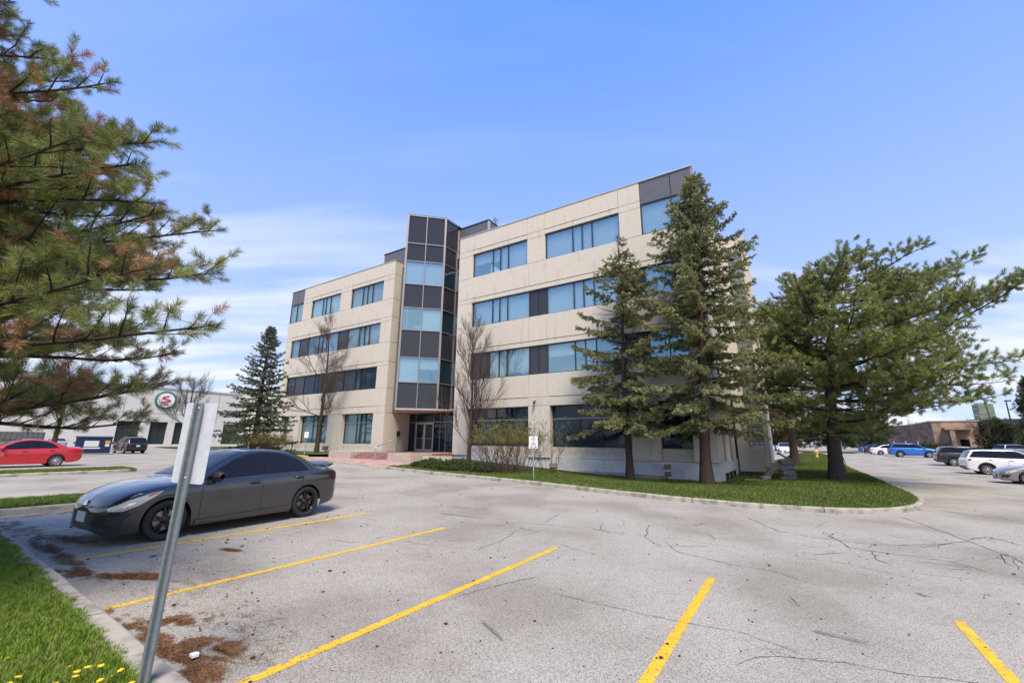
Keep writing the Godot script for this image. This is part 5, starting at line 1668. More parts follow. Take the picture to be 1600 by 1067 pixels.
func section(s: Dictionary, z: float) -> PackedVector2Array:
	var hw := mono(s.hw, z)
	var sh := mono(s.shoulder, z)
	var dk := maxf(mono(s.deck, z), sh + 0.004)
	var lo := mono(s.bottom, z)
	for zc in [s.front, s.rear]:
		var dz: float = absf(z - zc)
		if dz < s.arch: lo = maxf(lo, s.tyre + sqrt(s.arch * s.arch - dz * dz))
	lo = minf(lo, sh - 0.1)
	var b0 := mono(s.bottom, z)
	var ys := [lo, maxf(lo + 0.012, b0 + 0.05), maxf(lo + 0.025, lerpf(b0, sh, 0.3)), maxf(lo + 0.04, lerpf(b0, sh, 0.52)), maxf(lo + 0.055, lerpf(b0, sh, 0.7)), maxf(lo + 0.07, lerpf(b0, sh, 0.86)), sh - 0.022, sh]
	var xs := [hw * 0.955, hw * 0.985, hw * 0.985, hw * 0.992, hw, hw * 0.993, hw * 0.972, hw * 0.93]
	var inarch := clampf((lo - b0) / 0.12, 0, 1)
	xs[0] = lerpf(xs[0], hw * 0.985, inarch)
	var r := PackedVector2Array()
	for i in 8: r.append(Vector2(xs[i], ys[i]))
	r.append(Vector2(hw * 0.78, lerpf(sh, dk, 0.52)))
	r.append(Vector2(hw * 0.45, lerpf(sh, dk, 0.88)))
	r.append(Vector2(0, dk))
	return r


func side_x(s: Dictionary, z: float, y: float) -> float:
	var k: float = clampf((z - s.z0) / (s.z1 - s.z0), 0, 1) * (s.tab.size() - 1)
	var i := mini(int(k), s.tab.size() - 2)
	return lerpf(cut(s.tab[i], y), cut(s.tab[i + 1], y), k - i)


func cut(r: PackedVector2Array, y: float) -> float:
	if y <= r[0].y: return r[0].x
	for i in r.size() - 1:
		if y <= r[i + 1].y:
			return lerpf(r[i].x, r[i + 1].x, (y - r[i].y) / maxf(1e-5, r[i + 1].y - r[i].y))
	return 0.0


func end_z(s: Dictionary, x: float, y: float, front: bool) -> float:
	# where the skin lies in front of (or behind) the point x, y
	var a: float = s.z1 if front else s.z0
	var b: float = s.front - 0.1 if front else s.rear + 0.1
	if side_x(s, a, y) >= x: return a
	for i in 22:
		var m := (a + b) / 2
		if side_x(s, m, y) >= x: b = m
		else: a = m
	return b


func roof_pts(s: Dictionary, z: float) -> PackedVector2Array:
	var sh := mono(s.shoulder, z)
	var yr := mono(s.roof, z)
	var g := mono(s.hw, z) * 0.935
	var ys := maxf(sh - 0.02, yr - 0.1)
	var k: float = s.tumble
	var x1 := g - k * (ys - sh)
	var r := PackedVector2Array([Vector2(g + k * 0.02, sh - 0.02)])
	for i in 4: r.append(Vector2(g - k * (lerpf(sh, ys, (i + 1) / 4.0) - sh), lerpf(sh, ys, (i + 1) / 4.0)))
	r.append(Vector2(x1 - 0.035, lerpf(ys, yr, 0.55)))
	r.append(Vector2(x1 - 0.10, lerpf(ys, yr, 0.86)))
	r.append(Vector2(x1 * 0.55, lerpf(ys, yr, 0.98)))
	r.append(Vector2(0, yr + 0.008))
	return r


func glass_x(s: Dictionary, z: float, y: float) -> float:
	return mono(s.hw, z) * 0.935 - s.tumble * (y - mono(s.shoulder, z))


func patch(poly: PackedVector2Array, cell: float, f: Callable) -> ArrayMesh:
	var mb := MB.new()
	var lo := poly[0]
	var hi := poly[0]
	for p in poly:
		lo = lo.min(p); hi = hi.max(p)
	for i in int(ceil((hi.x - lo.x) / cell)):
		for j in int(ceil((hi.y - lo.y) / cell)):
			var c := lo + Vector2(i, j) * cell
			for piece in Geometry2D.intersect_polygons(poly, PackedVector2Array([c, c + Vector2(cell, 0), c + Vector2(cell, cell), c + Vector2(0, cell)])):
				var t := Geometry2D.triangulate_polygon(piece)
				var k := 0
				while k < t.size():
					var p: Array[Vector3] = []
					for e in 3: p.append(f.call(piece[t[k + e]]))
					var base := mb.v.size()
					var mid := (p[0] + p[1] + p[2]) / 3
					var nn := (p[1] - p[0]).cross(p[2] - p[0])
					var out: Vector3 = Vector3(mid.x, (mid.y - 0.7) * 0.8, mid.z * 0.35)
					var flip := nn.dot(out) < 0
					for e in 3:
						var q: Vector2 = piece[t[k + e]]
						# smooth normal by differences
						var dn: Vector3 = (f.call(q + Vector2(0.02, 0)) - f.call(q - Vector2(0.02, 0))).cross(f.call(q + Vector2(0, 0.02)) - f.call(q - Vector2(0, 0.02)))
						dn = dn.normalized() if dn.length() > 1e-9 else nn.normalized()
						if dn.dot(nn) < 0: dn = -dn
						mb.v.append(p[e]); mb.n.append(-dn if flip else dn)
					if flip:
						mb.ix.append(base); mb.ix.append(base + 1); mb.ix.append(base + 2)
					else:
						mb.ix.append(base); mb.ix.append(base + 2); mb.ix.append(base + 1)
					k += 3
	return mb.mesh()


func pv2(a: Array, sx := 1.0, sy := 1.0) -> PackedVector2Array:
	var r := PackedVector2Array()
	for p in a: r.append(Vector2(p[0] * sx, p[1] * sy))
	return r


func stretch(c: Array, sz: float, sv: float) -> Array:
	var r := []
	for p in c: r.append([p[0] * sz, p[1] * sv])
	return r


func body_spec(suv: bool, L: float, W: float, T: float, squeeze := 1.0) -> Dictionary:
	var s := {}
	if suv:
		var a := L / 4.6
		var w := W / 1.86
		var h := T / 1.68
		s = {"hw": stretch([[-2.35, .72], [-2.28, .82], [-2.1, .885], [-1.5, .925], [0, .93], [1.2, .925], [1.7, .89], [1.98, .8], [2.15, .68], [2.22, .56], [2.25, .46]], a, w),
			"shoulder": stretch([[-2.35, .98], [-2.2, 1.09], [-1.5, 1.12], [-.5, 1.09], [.6, 1.05], [1.2, 1.02], [1.7, .96], [2.05, .86], [2.2, .76], [2.25, .68]], a, h),
			"deck": stretch([[-2.35, 1.0], [-2.2, 1.12], [-1.5, 1.14], [1.1, 1.12], [1.5, 1.08], [1.9, 1.0], [2.12, .91], [2.22, .8], [2.25, .72]], a, h),
			"bottom": stretch([[-2.35, .46], [-2.2, .34], [-1.9, .25], [-1.3, .22], [1.3, .22], [1.9, .23], [2.15, .27], [2.25, .36]], a, h),
			"roof": stretch([[-2.27, 1.06], [-2.2, 1.2], [-2.05, 1.42], [-1.9, 1.6], [-1.5, 1.655], [-.6, 1.68], [.1, 1.655], [.4, 1.58], [.75, 1.37], [1.2, 1.07]], a, h),
			"front": 1.33 * a, "rear": -1.33 * a, "tyre": .355, "arch": .41, "tumble": .34, "z0": -2.35 * a, "z1": 2.25 * a, "g0": -2.27 * a, "g1": 1.2 * a, "a": a, "h": h, "w": w}
	else:
		var a := L / 4.59
		var w := W / 1.755
		var h := T / 1.47
		s = {"hw": stretch([[-2.34, .62], [-2.27, .73], [-2.1, .80], [-1.7, .85], [-1.2, .872], [0, .878], [1.3, .874], [1.7, .85], [1.95, .79], [2.1, .70], [2.18, .58], [2.225, .45], [2.245, .34], [2.25, .26]], a, w),
			"shoulder": stretch([[-2.34, .84], [-2.25, .94], [-1.9, .985], [-1.4, .985], [-.8, .96], [0, .93], [.9, .91], [1.4, .88], [1.75, .815], [2.0, .715], [2.15, .61], [2.25, .52]], a, h),
			"deck": stretch([[-2.34, .88], [-2.26, 1.03], [-2.0, 1.07], [-1.6, 1.05], [-1.0, 1.0], [.6, 1.0], [1.0, .985], [1.45, .945], [1.82, .865], [2.06, .77], [2.19, .67], [2.25, .57]], a, h),
			"bottom": stretch([[-2.34, .44], [-2.22, .30], [-1.95, .23], [-1.3, .18], [1.3, .17], [1.95, .165], [2.15, .175], [2.25, .24]], a, h),
			"roof": stretch([[-1.78, 1.03], [-1.56, 1.11], [-1.3, 1.25], [-1.02, 1.38], [-.72, 1.445], [-.3, 1.47], [-.03, 1.455], [.22, 1.39], [.55, 1.225], [.82, 1.09], [1.06, .96]], a, h),
			"front": 1.32 * a, "rear": -1.32 * a, "tyre": .318, "arch": .362, "tumble": .40, "z0": -2.34 * a, "z1": 2.25 * a, "g0": -1.78 * a, "g1": 1.06 * a, "a": a, "h": h, "w": w}
	if squeeze < 1.0:
		# shorter overhangs
		for key in ["hw", "shoulder", "deck", "bottom", "roof"]:
			for p in s[key]:
				if p[0] > s.front: p[0] = s.front + (p[0] - s.front) * squeeze
				elif p[0] < s.rear: p[0] = s.rear + (p[0] - s.rear) * squeeze
		s.z1 = s.front + (s.z1 - s.front) * squeeze
		s.z0 = s.rear + (s.z0 - s.rear) * squeeze
		s.g0 = s.rear + (s.g0 - s.rear) * squeeze
	s.sq = squeeze
	s.suv = suv
	s.tab = []
	for i in 121: s.tab.append(section(s, lerpf(s.z0, s.z1, i / 120.0)))
	return s


func wheel_meshes(r: float, style: String) -> Array:
	var key := "wheel%.3f%s" % [r, style]
	if not shared.has(key):
		var turn := Transform3D(Basis(Vector3(0, 0, 1), -PI / 2), Vector3.ZERO)   # y axis to +x
		var ty := MB.new()
		var rr := r * 0.70
		ty.lathe([Vector2(rr, -0.1), Vector2(r * 0.97, -0.09), Vector2(r, -0.06), Vector2(r, 0.055), Vector2(r * 0.985, 0.08), Vector2(r * 0.95, 0.098), Vector2(r * 0.86, 0.108), Vector2(rr + 0.012, 0.098), Vector2(rr, 0.075)], 40, turn)
		var rim := MB.new()
		rim.lathe([Vector2(rr, 0.085), Vector2(rr * 0.965, 0.09), Vector2(rr * 0.93, 0.07), Vector2(rr * 0.9, 0.0), Vector2(rr * 0.88, -0.08)], 40, turn)
		var ns := 5 if style == "cover" else 10
		for k in ns * (1 if style != "split" else 1):
			var a := TAU * k / ns
			if style == "split":
				a = TAU * (k / 2) / 5.0 + (0.17 if k % 2 else -0.17)
			var d := Vector3(0, cos(a), sin(a))
			var t := Vector3(0, -sin(a), cos(a))
			var wd := 0.045 if style == "cover" else 0.017
			var p0 := Vector3(0.075, 0, 0) + d * 0.04
			var p1 := Vector3(0.066, 0, 0) + d * rr * 0.95
			var x := Vector3(0.03, 0, 0)
			rim.quad(p0 - t * wd * 0.8, p0 + t * wd * 0.8, p1 + t * wd * 1.1, p1 - t * wd * 1.1)
			rim.quad(p0 + t * wd * 0.8, p0 + t * wd * 0.8 - x, p1 + t * wd * 1.1 - x, p1 + t * wd * 1.1)
			rim.quad(p0 - t * wd * 0.8 - x, p0 - t * wd * 0.8, p1 - t * wd * 1.1, p1 - t * wd * 1.1 - x)
		rim.lathe([Vector2(0.065, 0.05), Vector2(0.055, 0.078), Vector2(0.03, 0.088), Vector2(0.0, 0.088)], 16, turn)
		var disc := MB.new()
		disc.lathe([Vector2(rr * 0.72, 0.0), Vector2(rr * 0.72, 0.02), Vector2(0.0, 0.02)], 24, turn)
		var well := MB.new()
		well.lathe([Vector2(rr * 0.9, -0.03), Vector2(0.0, -0.03)], 24, turn)
		shared[key] = [ty.mesh(), rim.mesh(), disc.mesh(), well.mesh()]
	return shared[key]


func make_car(label: String, category: String, at: Vector3, turn: float, s: Dictionary, o: Dictionary, group := "") -> Node3D:
	var t := thing(o.get("called", "parked_car"), label, category, at, turn, group)
	var paintwork: Material = o.paint
	var fine: bool = o.get("fine", false)
	var cell := 0.05 if fine else 0.14
	# stations along the body, closer together round the wheel arches
	var zs := []
	var n := 60 if fine else 30
	for i in n + 1: zs.append(lerpf(s.z0, s.z1, i / float(n)))
	for zc in [s.front, s.rear]:
		for i in (17 if fine else 11): zs.append(zc + s.arch * cos(PI * i / (16.0 if fine else 10.0)) * 0.9995)
		zs.append(zc - s.arch - 0.004); zs.append(zc + s.arch + 0.004)
	for d in [0.008, 0.025, 0.05, 0.09, 0.14]:
		zs.append(s.z1 - d); zs.append(s.z0 + d)
	zs.sort()
	var body := MB.new()
	for sgn in [1.0, -1.0]:
		var rows := []
		for z in zs:
			var r := PackedVector3Array()
			for p in section(s, z): r.append(Vector3(p.x * sgn, p.y, z))
			rows.append(r)
		body.grid(rows, sgn < 0)
		for e in [0, rows.size() - 1]:
			var r: PackedVector3Array = rows[e]
			var c := Vector3(0, r[0].y, r[0].z)
			for k in r.size() - 1:
				if (sgn > 0) == (e != 0): body.tri(c, r[k], r[k + 1])
				else: body.tri(c, r[k + 1], r[k])
	# greenhouse
	var gz := []
	var gn := 36 if fine else 20
	for i in gn + 1: gz.append(lerpf(s.g0, s.g1, i / float(gn)))
	for sgn in [1.0, -1.0]:
		var rows := []
		for z in gz:
			var r := PackedVector3Array()
			for p in roof_pts(s, z): r.append(Vector3(p.x * sgn, p.y, z))
			rows.append(r)
		body.grid(rows, sgn < 0)
	part(t, "body", body.mesh(), paintwork)
	# underbody and wheel wells
	var ub := MB.new()
	ub.box(Vector3(0, mono(s.bottom, 0) + 0.16, (s.front + s.rear) / 2), Vector3(s.w * 1.5, 0.3, s.front - s.rear - 2 * s.arch))
	ub.box(Vector3(0, 0.5, 0), Vector3(s.w * 1.05, 0.45, (s.z1 - s.z0) * 0.86))
	for e in [[s.z0, s.rear - s.arch], [s.front + s.arch, s.z1]]:
		ub.box(Vector3(0, 0.40, (e[0] + e[1]) / 2), Vector3(s.w * 1.0, 0.22, (e[1] - e[0]) * 0.5))
	for zc in [s.front, s.rear]:
		# liners between the wheels
		ub.box(Vector3(0, 0.48, zc), Vector3(s.w * 1.12, 0.55, s.arch * 1.9))
	part(t, "underbody", ub.mesh(), M.black_plastic)
	# glass
	var a: float = s.a
	var h: float = s.h
	var gm: Material = o.get("glass", M.black_gloss)
	var side := func(off: float, sgn: float) -> Callable:
		return func(p: Vector2) -> Vector3: return Vector3((side_x(s, p.x, p.y) + off) * sgn, p.y, p.x)
	var gside := func(off: float, sgn: float) -> Callable:
		return func(p: Vector2) -> Vector3: return Vector3((glass_x(s, p.x, p.y) + off) * sgn, p.y, p.x)
	var ends := func(off: float, front: bool) -> Callable:
		return func(p: Vector2) -> Vector3: return Vector3(p.x, p.y, end_z(s, absf(p.x), p.y, front) + (off if front else -off))
	var wins := [[[-2.02, 1.17], [-1.35, 1.16], [-1.35, 1.56], [-1.75, 1.53]], [[-1.27, 1.16], [-.32, 1.13], [-.32, 1.58], [-1.27, 1.565]], [[-.24, 1.13], [.98, 1.10], [.78, 1.25], [.42, 1.47], [.2, 1.55], [-.24, 1.58]]] if s.suv else [[[-1.26, 1.02], [-.32, .985], [-.32, 1.385], [-.6, 1.37], [-.84, 1.31], [-1.06, 1.215]], [[-.23, .98], [.66, .95], [.74, .965], [.48, 1.13], [.22, 1.275], [.02, 1.345], [-.23, 1.383]]]
	for sgn in [1.0, -1.0]:
		# dark surround with the panes set on it
		var lo: Array = [[-2.1, 1.15], [1.06, 1.085], [.8, 1.26], [.43, 1.5], [.2, 1.585], [-1.3, 1.595], [-1.8, 1.56]] if s.suv else [[-1.35, 1.0], [-1.25, .995], [-.2, .965], [.72, .93], [.82, .95], [.51, 1.148], [.24, 1.295], [.02, 1.366], [-.24, 1.402], [-.61, 1.388], [-.86, 1.33], [-1.1, 1.235]]
		part(t, "window_surround", patch(pv2(lo, a, h), cell * 2, gside.call(0.003, sgn)), M.black_gloss if not o.has("trim") else o.trim)
		for w in wins:
			part(t, "side_window", patch(pv2(w, a, h), cell * 2, gside.call(0.008, sgn)), gm)
	# windscreen and rear window follow the roof skin
	for q in ([[0.28, 1.12, true], [-2.24, -1.93, false]] if s.suv else [[0.07, .97, true], [-1.62, -0.95, false]]):
		var rows := []
		for i in 9:
			var z: float = lerpf(q[0], q[1], i / 8.0) * a
			var rp := roof_pts(s, z)
			var wide: float = rp[4].x - 0.075
			var r := PackedVector3Array()
			for k in 13:
				var x := lerpf(-wide, wide, k / 12.0)
				var y := 0.0
				for e in range(4, rp.size() - 1):
					if absf(x) <= rp[e].x + 1e-6 and absf(x) >= rp[e + 1].x - 1e-6:
						y = lerpf(rp[e].y, rp[e + 1].y, (rp[e].x - absf(x)) / maxf(1e-5, rp[e].x - rp[e + 1].x))
				r.append(Vector3(x, y + 0.007, z + (0.003 if q[2] else -0.005)))
			rows.append(r)
		var mb := MB.new()
		mb.grid(rows, true)
		part(t, "windscreen" if q[2] else "rear_window", mb.mesh(), M.black_gloss)
	# door gaps, handles, mirrors
	for sgn in [1.0, -1.0]:
		for zz in ([-.28, 1.0, -1.3] if s.suv else [-.27, .84, -1.18]):
			var z: float = zz * a
			var top := mono(s.shoulder, z) - 0.005
			var bot := mono(s.bottom, z) + 0.08
			if zz < -1: bot = s.tyre + s.arch * 0.8
			part(t, "door_gap", patch(PackedVector2Array([Vector2(z - 0.006, bot), Vector2(z + 0.006, bot), Vector2(z + 0.006, top), Vector2(z - 0.006, top)]), 0.09, side.call(0.0025, sgn)), M.hole)
		for zz in [-.08, -1.06]:
			var z: float = (zz - 0.02) * a
			var y := mono(s.shoulder, z) - 0.10
			var hb := MB.new()
			part(t, "handle_recess", patch(PackedVector2Array([Vector2(z - 0.09, y - 0.035), Vector2(z + 0.07, y - 0.04), Vector2(z + 0.09, y), Vector2(z + 0.06, y + 0.03), Vector2(z - 0.08, y + 0.03), Vector2(z - 0.11, y)]), 0.1, side.call(0.002, sgn)), M.hole)
			hb.cbox(Vector3((side_x(s, z, y) + 0.024) * sgn, y + 0.004, z), Vector3(0.026, 0.034, 0.21), 0.01)
			part(t, "door_handle", hb.mesh(), o.get("handles", paintwork))
		var mi := MB.new()
		var mz: float = (1.02 if s.suv else .66) * a
		var my := mono(s.shoulder, mz) + 0.075
		var mx := mono(s.hw, mz)
		var shell := []
		for i in 7:
			var f := i / 6.0
			var rr := 0.11 * sqrt(maxf(0.0, sin(PI * lerpf(0.06, 0.93, f))))
			var row := PackedVector3Array()
			for k in 13:
				var th := TAU * k / 12
				row.append(Vector3((mx - 0.03 + f * 0.21) * sgn, my + sin(th) * rr * 0.85, mz + cos(th) * rr * 0.8 - 0.02 * f))
			shell.append(row)
		mi.grid(shell, sgn < 0)
		mi.box(Vector3((mx - 0.03) * sgn, my - 0.06, mz), Vector3(0.12, 0.03, 0.06))
		part(t, "wing_mirror", mi.mesh(), o.get("mirror", paintwork))
	# wheels
	var wm := wheel_meshes(s.tyre, o.get("wheel", "split"))
	var track: float = mono(s.hw, s.front) - 0.125
	for zc in [s.front, s.rear]:
		for sgn in [1.0, -1.0]:
			var b := Basis.IDENTITY if sgn > 0 else Basis(Vector3.UP, PI)
			var w := part(t, "wheel", wm[0], M.rubber, Transform3D(b, Vector3(track * sgn, s.tyre - 0.004, zc)))
			part(w, "rim", wm[1], o.get("rim", M.alloy))
			part(w, "brake_disc", wm[2], M.mullion)
			part(w, "wheel_well", wm[3], M.hole)
			if o.has("caliper"):
				var cb := MB.new()
				cb.cbox(Vector3(0.035, 0.02, -0.13 * sgn), Vector3(0.03, 0.16, 0.06), 0.01)
				part(w, "brake_caliper", cb.mesh(), o.caliper)
	# patches given by the model: [name, where, material, outline, offset]
	for p in o.patches:
		var poly := pv2(p[3], a if p[1] == "side" else s.w, h)
		if p[1] == "side" and s.sq < 1.0:
			for i in poly.size():
				if poly[i].x > s.front: poly[i].x = s.front + (poly[i].x - s.front) * s.sq
				elif poly[i].x < s.rear: poly[i].x = s.rear + (poly[i].x - s.rear) * s.sq
		if p[1] == "side":
			for sgn in [1.0, -1.0]: part(t, p[0], patch(poly, cell, side.call(p[4], sgn)), p[2])
		else:
			part(t, p[0], patch(poly, cell, ends.call(p[4], p[1] == "front")), p[2])
	if o.has("cladding"):
		for zc in [s.front, s.rear]:
			for sgn in [1.0, -1.0]:
				var rows := []
				for i in 17:
					var th := PI * i / 16
					var row := PackedVector3Array()
					for rr in [s.arch - 0.004, s.arch + 0.03, s.arch + 0.065]:
						var z: float = zc + cos(th) * rr
						var y: float = maxf(s.tyre + sin(th) * rr, mono(s.bottom, z) + 0.02)
						row.append(Vector3((side_x(s, z, y) + 0.008) * sgn, y, z))
					rows.append(row)
				var mb := MB.new()
				mb.grid(rows, sgn > 0)
				part(t, "arch_trim", mb.mesh(), M.black_plastic)
		for sgn in [1.0, -1.0]:
			part(t, "sill_trim", patch(PackedVector2Array([Vector2(s.rear + s.arch, 0.24), Vector2(s.front - s.arch, 0.24), Vector2(s.front - s.arch, 0.40), Vector2(s.rear + s.arch, 0.40)]), 0.2, side.call(0.007, sgn)), M.black_plastic)
	return t


func plate(t: Node3D, s: Dictionary, y: float, front: bool, m: Material) -> void:
	var mb := MB.new()
	mb.cbox(Vector3(0, y, (s.z1 + 0.012) if front else (s.z0 - 0.012)), Vector3(0.305, 0.155, 0.012), 0.003)
	part(t, "number_plate", mb.mesh(), m)


func park_cars() -> void:
	rng.seed = 500
	var sd := body_spec(false, 4.59, 1.755, 1.45, 0.88)
	var grey := paint(lin(0.055, 0.056, 0.06), 0.6, 0.2)
	var front_dark := [["lower_grille", "front", M.black_plastic, [[-.43, .48], [0, .46], [.43, .48], [.37, .34], [.22, .285], [-.22, .285], [-.37, .34]], 0.008], ["upper_grille", "front", M.black_gloss, [[-.36, .60], [.36, .60], [.33, .565], [-.33, .565]], 0.008], ["fog_lamp_recess", "side", M.black_plastic, [[2.15, .45], [1.87, .50], [1.99, .33], [2.17, .32]], 0.006]]
	var head := [["headlight", "side", M.lens, [[2.19, .53], [2.14, .59], [1.95, .69], [1.62, .79], [1.46, .805], [1.6, .715], [1.8, .60], [2.0, .525]], 0.007], ["headlight_lens", "side", M.lens_core, [[2.02, .575], [1.93, .645], [1.84, .66], [1.86, .625], [1.95, .575]], 0.011], ["side_marker", "side", M.amber, [[1.68, .76], [1.6, .785], [1.5, .795], [1.6, .757], [1.68, .728]], 0.011]]
	var tails := [["tail_light", "side", M.tail, [[-1.95, .88], [-2.28, .86], [-2.27, .73], [-2.1, .755]], 0.007], ["tail_light", "rear", M.tail, [[.36, .88], [.66, .89], [.66, .74], [.45, .76]], 0.008], ["tail_light", "rear", M.tail, [[-.36, .88], [-.66, .89], [-.66, .74], [-.45, .76]], 0.008]]
	var dark_tails := tails.duplicate(true)
	for q in dark_tails: q[2] = mat(lin(0.09, 0.012, 0.014), 0.1, 0.0, 0.6)
	var skirt := [["side_skirt", "side", grey, [[-.9, .185], [.9, .18], [.9, .26], [-.9, .30]], 0.02]]
	var g := make_car("dark grey sedan with black wheels parked nose-in left of the sign post", "car", gp(-9.98, -4.44), deg_to_rad(5.0), sd, {"paint": grey, "fine": true, "rim": M.black_gloss, "caliper": M.caliper, "mirror": M.black_plastic, "handles": grey, "patches": front_dark + head + dark_tails + skirt})
	plate(g, sd, 0.42, true, M.plate)
	# boot spoiler, wipers, door visors, roof panel
	var sp := []
	for i in 11:
		var x := lerpf(-0.62, 0.62, i / 10.0)
		var e := 1 - pow(absf(x) / 0.62, 4.0)
		sp.append(PackedVector3Array([Vector3(x, 1.04 + 0.02 * e, -1.95), Vector3(x, 1.08 + 0.03 * e, -2.03), Vector3(x, 1.10 + 0.03 * e, -2.13), Vector3(x, 1.08 + 0.03 * e, -2.14), Vector3(x, 1.045 + 0.02 * e, -2.06), Vector3(x, 1.025, -1.98)]))
	var spb := MB.new()
	spb.grid(sp, true)
	part(g, "spoiler", spb.mesh(), grey)
	var wp := MB.new()
	wp.tube([Vector3(0.5, 0.985, 0.98), Vector3(0.1, 1.01, 0.95), Vector3(-0.3, 1.015, 0.94)], [0.012, 0.009, 0.006], 5)
	part(g, "wiper", wp.mesh(), M.black_plastic)
	var sr := []
	for i in 6:
		var z := lerpf(-0.62, -0.12, i / 5.0)
		var row := PackedVector3Array()
		for k in 9: row.append(Vector3(lerpf(-0.42, 0.42, k / 8.0), mono(sd.roof, z) + 0.012 - 0.02 * pow(absf(k - 4) / 4.0, 2.0), z))
		sr.append(row)
	var srb := MB.new()
	srb.grid(sr, true)
	part(g, "sunroof", srb.mesh(), M.black_gloss)
	var emb := MB.new()
	emb.lathe([Vector2(0.058, 0.0), Vector2(0.05, 0.008), Vector2(0.03, 0.012), Vector2(0.0, 0.012)], 20, Transform3D(Basis(Vector3.RIGHT, PI / 2 - 0.45) * Basis.from_scale(Vector3(1.25, 1, 0.9)), Vector3(0, 0.625, 2.12)))
	part(g, "badge", emb.mesh(), M.chrome)

	# red sedan
	var s2 := body_spec(false, 4.82, 1.82, 1.48)
	var red := paint(lin(0.50, 0.012, 0.02), 0.1, 0.35)
	var r := make_car("red sedan with a number on its door, cut off by the left edge", "car", gp(-35.65, -5.22), 0.0, s2, {"paint": red, "patches": front_dark + head + tails, "wheel": "ten"})
	plate(r, s2, 0.6, false, M.plate)
	var num := TextMesh.new()
	num.text = "257"
	num.font_size = 16
	num.pixel_size = 0.012
	num.depth = 0.004
	part(r, "door_number", num, M.hydrant, Transform3D(Basis(Vector3.UP, PI / 2), Vector3(0.92, 0.68, 0.75)))

	# SUVs
	var v := body_spec(true, 4.55, 1.84, 1.68)
	var vt := [["tail_light", "side", M.tail, [[-2.0, 1.06], [-2.3, 1.02], [-2.3, .9], [-2.05, .93]], 0.008], ["tail_light", "rear", M.tail, [[.5, 1.02], [.74, 1.0], [.74, .9], [.52, .92]], 0.01], ["tail_light", "rear", M.tail, [[-.5, 1.02], [-.74, 1.0], [-.74, .9], [-.52, .92]], 0.01], ["rear_bumper", "rear", M.black_plastic, [[-.78, .56], [.78, .56], [.72, .40], [-.72, .40]], 0.01]]
	var vh := [["headlight", "side", M.lens, [[2.16, .78], [1.95, .90], [1.7, .93], [1.75, .86], [2.0, .76]], 0.008], ["grille", "front", M.black_plastic, [[-.45, .78], [.45, .78], [.4, .55], [-.4, .55]], 0.01], ["lower_grille", "front", M.black_plastic, [[-.5, .5], [.5, .5], [.45, .4], [-.45, .4]], 0.01]]
	var suv_of := func(label: String, at: Vector3, turn: float, c: Material, extra := {}) -> Node3D:
		var o := {"paint": c, "patches": vt + vh, "wheel": "ten", "cladding": true}
		o.merge(extra, true)
		var n := make_car(label, "car", at, turn, v, o, "cars parked in the lots")
		plate(n, v, 0.78, false, M.plate)
		return n
	var dk := paint(lin(0.012, 0.013, 0.015), 0.1, 0.3)
	var d: Node3D = suv_of.call("black SUV with roof rails seen from behind, right of the blue dumpster", gp(-59.6, -16.6), -PI / 2 + 0.02, dk)
	for sgn in [-1.0, 1.0]:
		var rb := MB.new()
		rb.tube([Vector3(0.55 * sgn, 1.64, -1.3), Vector3(0.55 * sgn, 1.73, -1.2), Vector3(0.55 * sgn, 1.75, -0.5), Vector3(0.55 * sgn, 1.73, 0.1), Vector3(0.55 * sgn, 1.64, 0.2)], [0.02, 0.02, 0.02, 0.02, 0.02], 6)
		part(d, "roof_rail", rb.mesh(), M.black_plastic)
	for z in [-0.9, -0.1]:
		var rb := MB.new()
		rb.box(Vector3(0, 1.77, z), Vector3(1.2, 0.03, 0.06))
		part(d, "roof_bar", rb.mesh(), M.black_plastic)
	suv_of.call("white SUV backed up to the right-hand lane, next to the silver-grey sedan", gp(12.03, -44.0), PI / 2, paint(lin(0.78, 0.78, 0.78), 0.0, 0.4))
	suv_of.call("black SUV between the white SUV and the bright blue SUV", gp(12.7, -54.6), PI / 2, paint(lin(0.022, 0.024, 0.024), 0.1, 0.3))
	suv_of.call("bright blue SUV seen side-on at the right-hand lane", gp(11.9, -72.6), PI / 2, paint(lin(0.02, 0.16, 0.56), 0.25, 0.35))
	suv_of.call("grey-blue SUV far off at the right edge, behind the white SUV", gp(24.5, -86), PI / 2 + 0.5, paint(lin(0.22, 0.26, 0.30), 0.2, 0.35))
	var s3 := body_spec(false, 4.86, 1.84, 1.45)
	var sedan_of := func(label: String, at: Vector3, turn: float, sp2: Dictionary, c: Material) -> Node3D:
		var n := make_car(label, "car", at, turn, sp2, {"paint": c, "patches": front_dark + head + tails, "wheel": "ten"}, "cars parked in the lots")
		plate(n, sp2, 0.43, true, M.plate)
		return n
	sedan_of.call("silver-grey sedan at the right edge, nose towards the lane", gp(11.35, -35.2), -PI / 2, s3, paint(lin(0.27, 0.27, 0.275), 0.5, 0.3))
	sedan_of.call("white sedan half hidden behind the bright blue SUV", gp(11.3, -82.5), PI / 2, s2, paint(lin(0.75, 0.75, 0.76), 0.0, 0.4))
	sedan_of.call("dark green-grey sedan behind the half-hidden white one", gp(11.3, -90), PI / 2, s2, paint(lin(0.03, 0.045, 0.05), 0.3, 0.3))
	sedan_of.call("blue sedan farthest back in the right-hand row", gp(11.3, -97.5), PI / 2, s2, paint(lin(0.02, 0.12, 0.40), 0.2, 0.35))
	sedan_of.call("white sedan facing the camera behind the slim pine", gp(-1.35, -67), 0.1, s2, paint(lin(0.78, 0.78, 0.8), 0.0, 0.4))
	sedan_of.call("black sedan left of the white one behind the slim pine", gp(-4.2, -68.5), 0.15, s2, paint(lin(0.015, 0.016, 0.018), 0.1, 0.3))
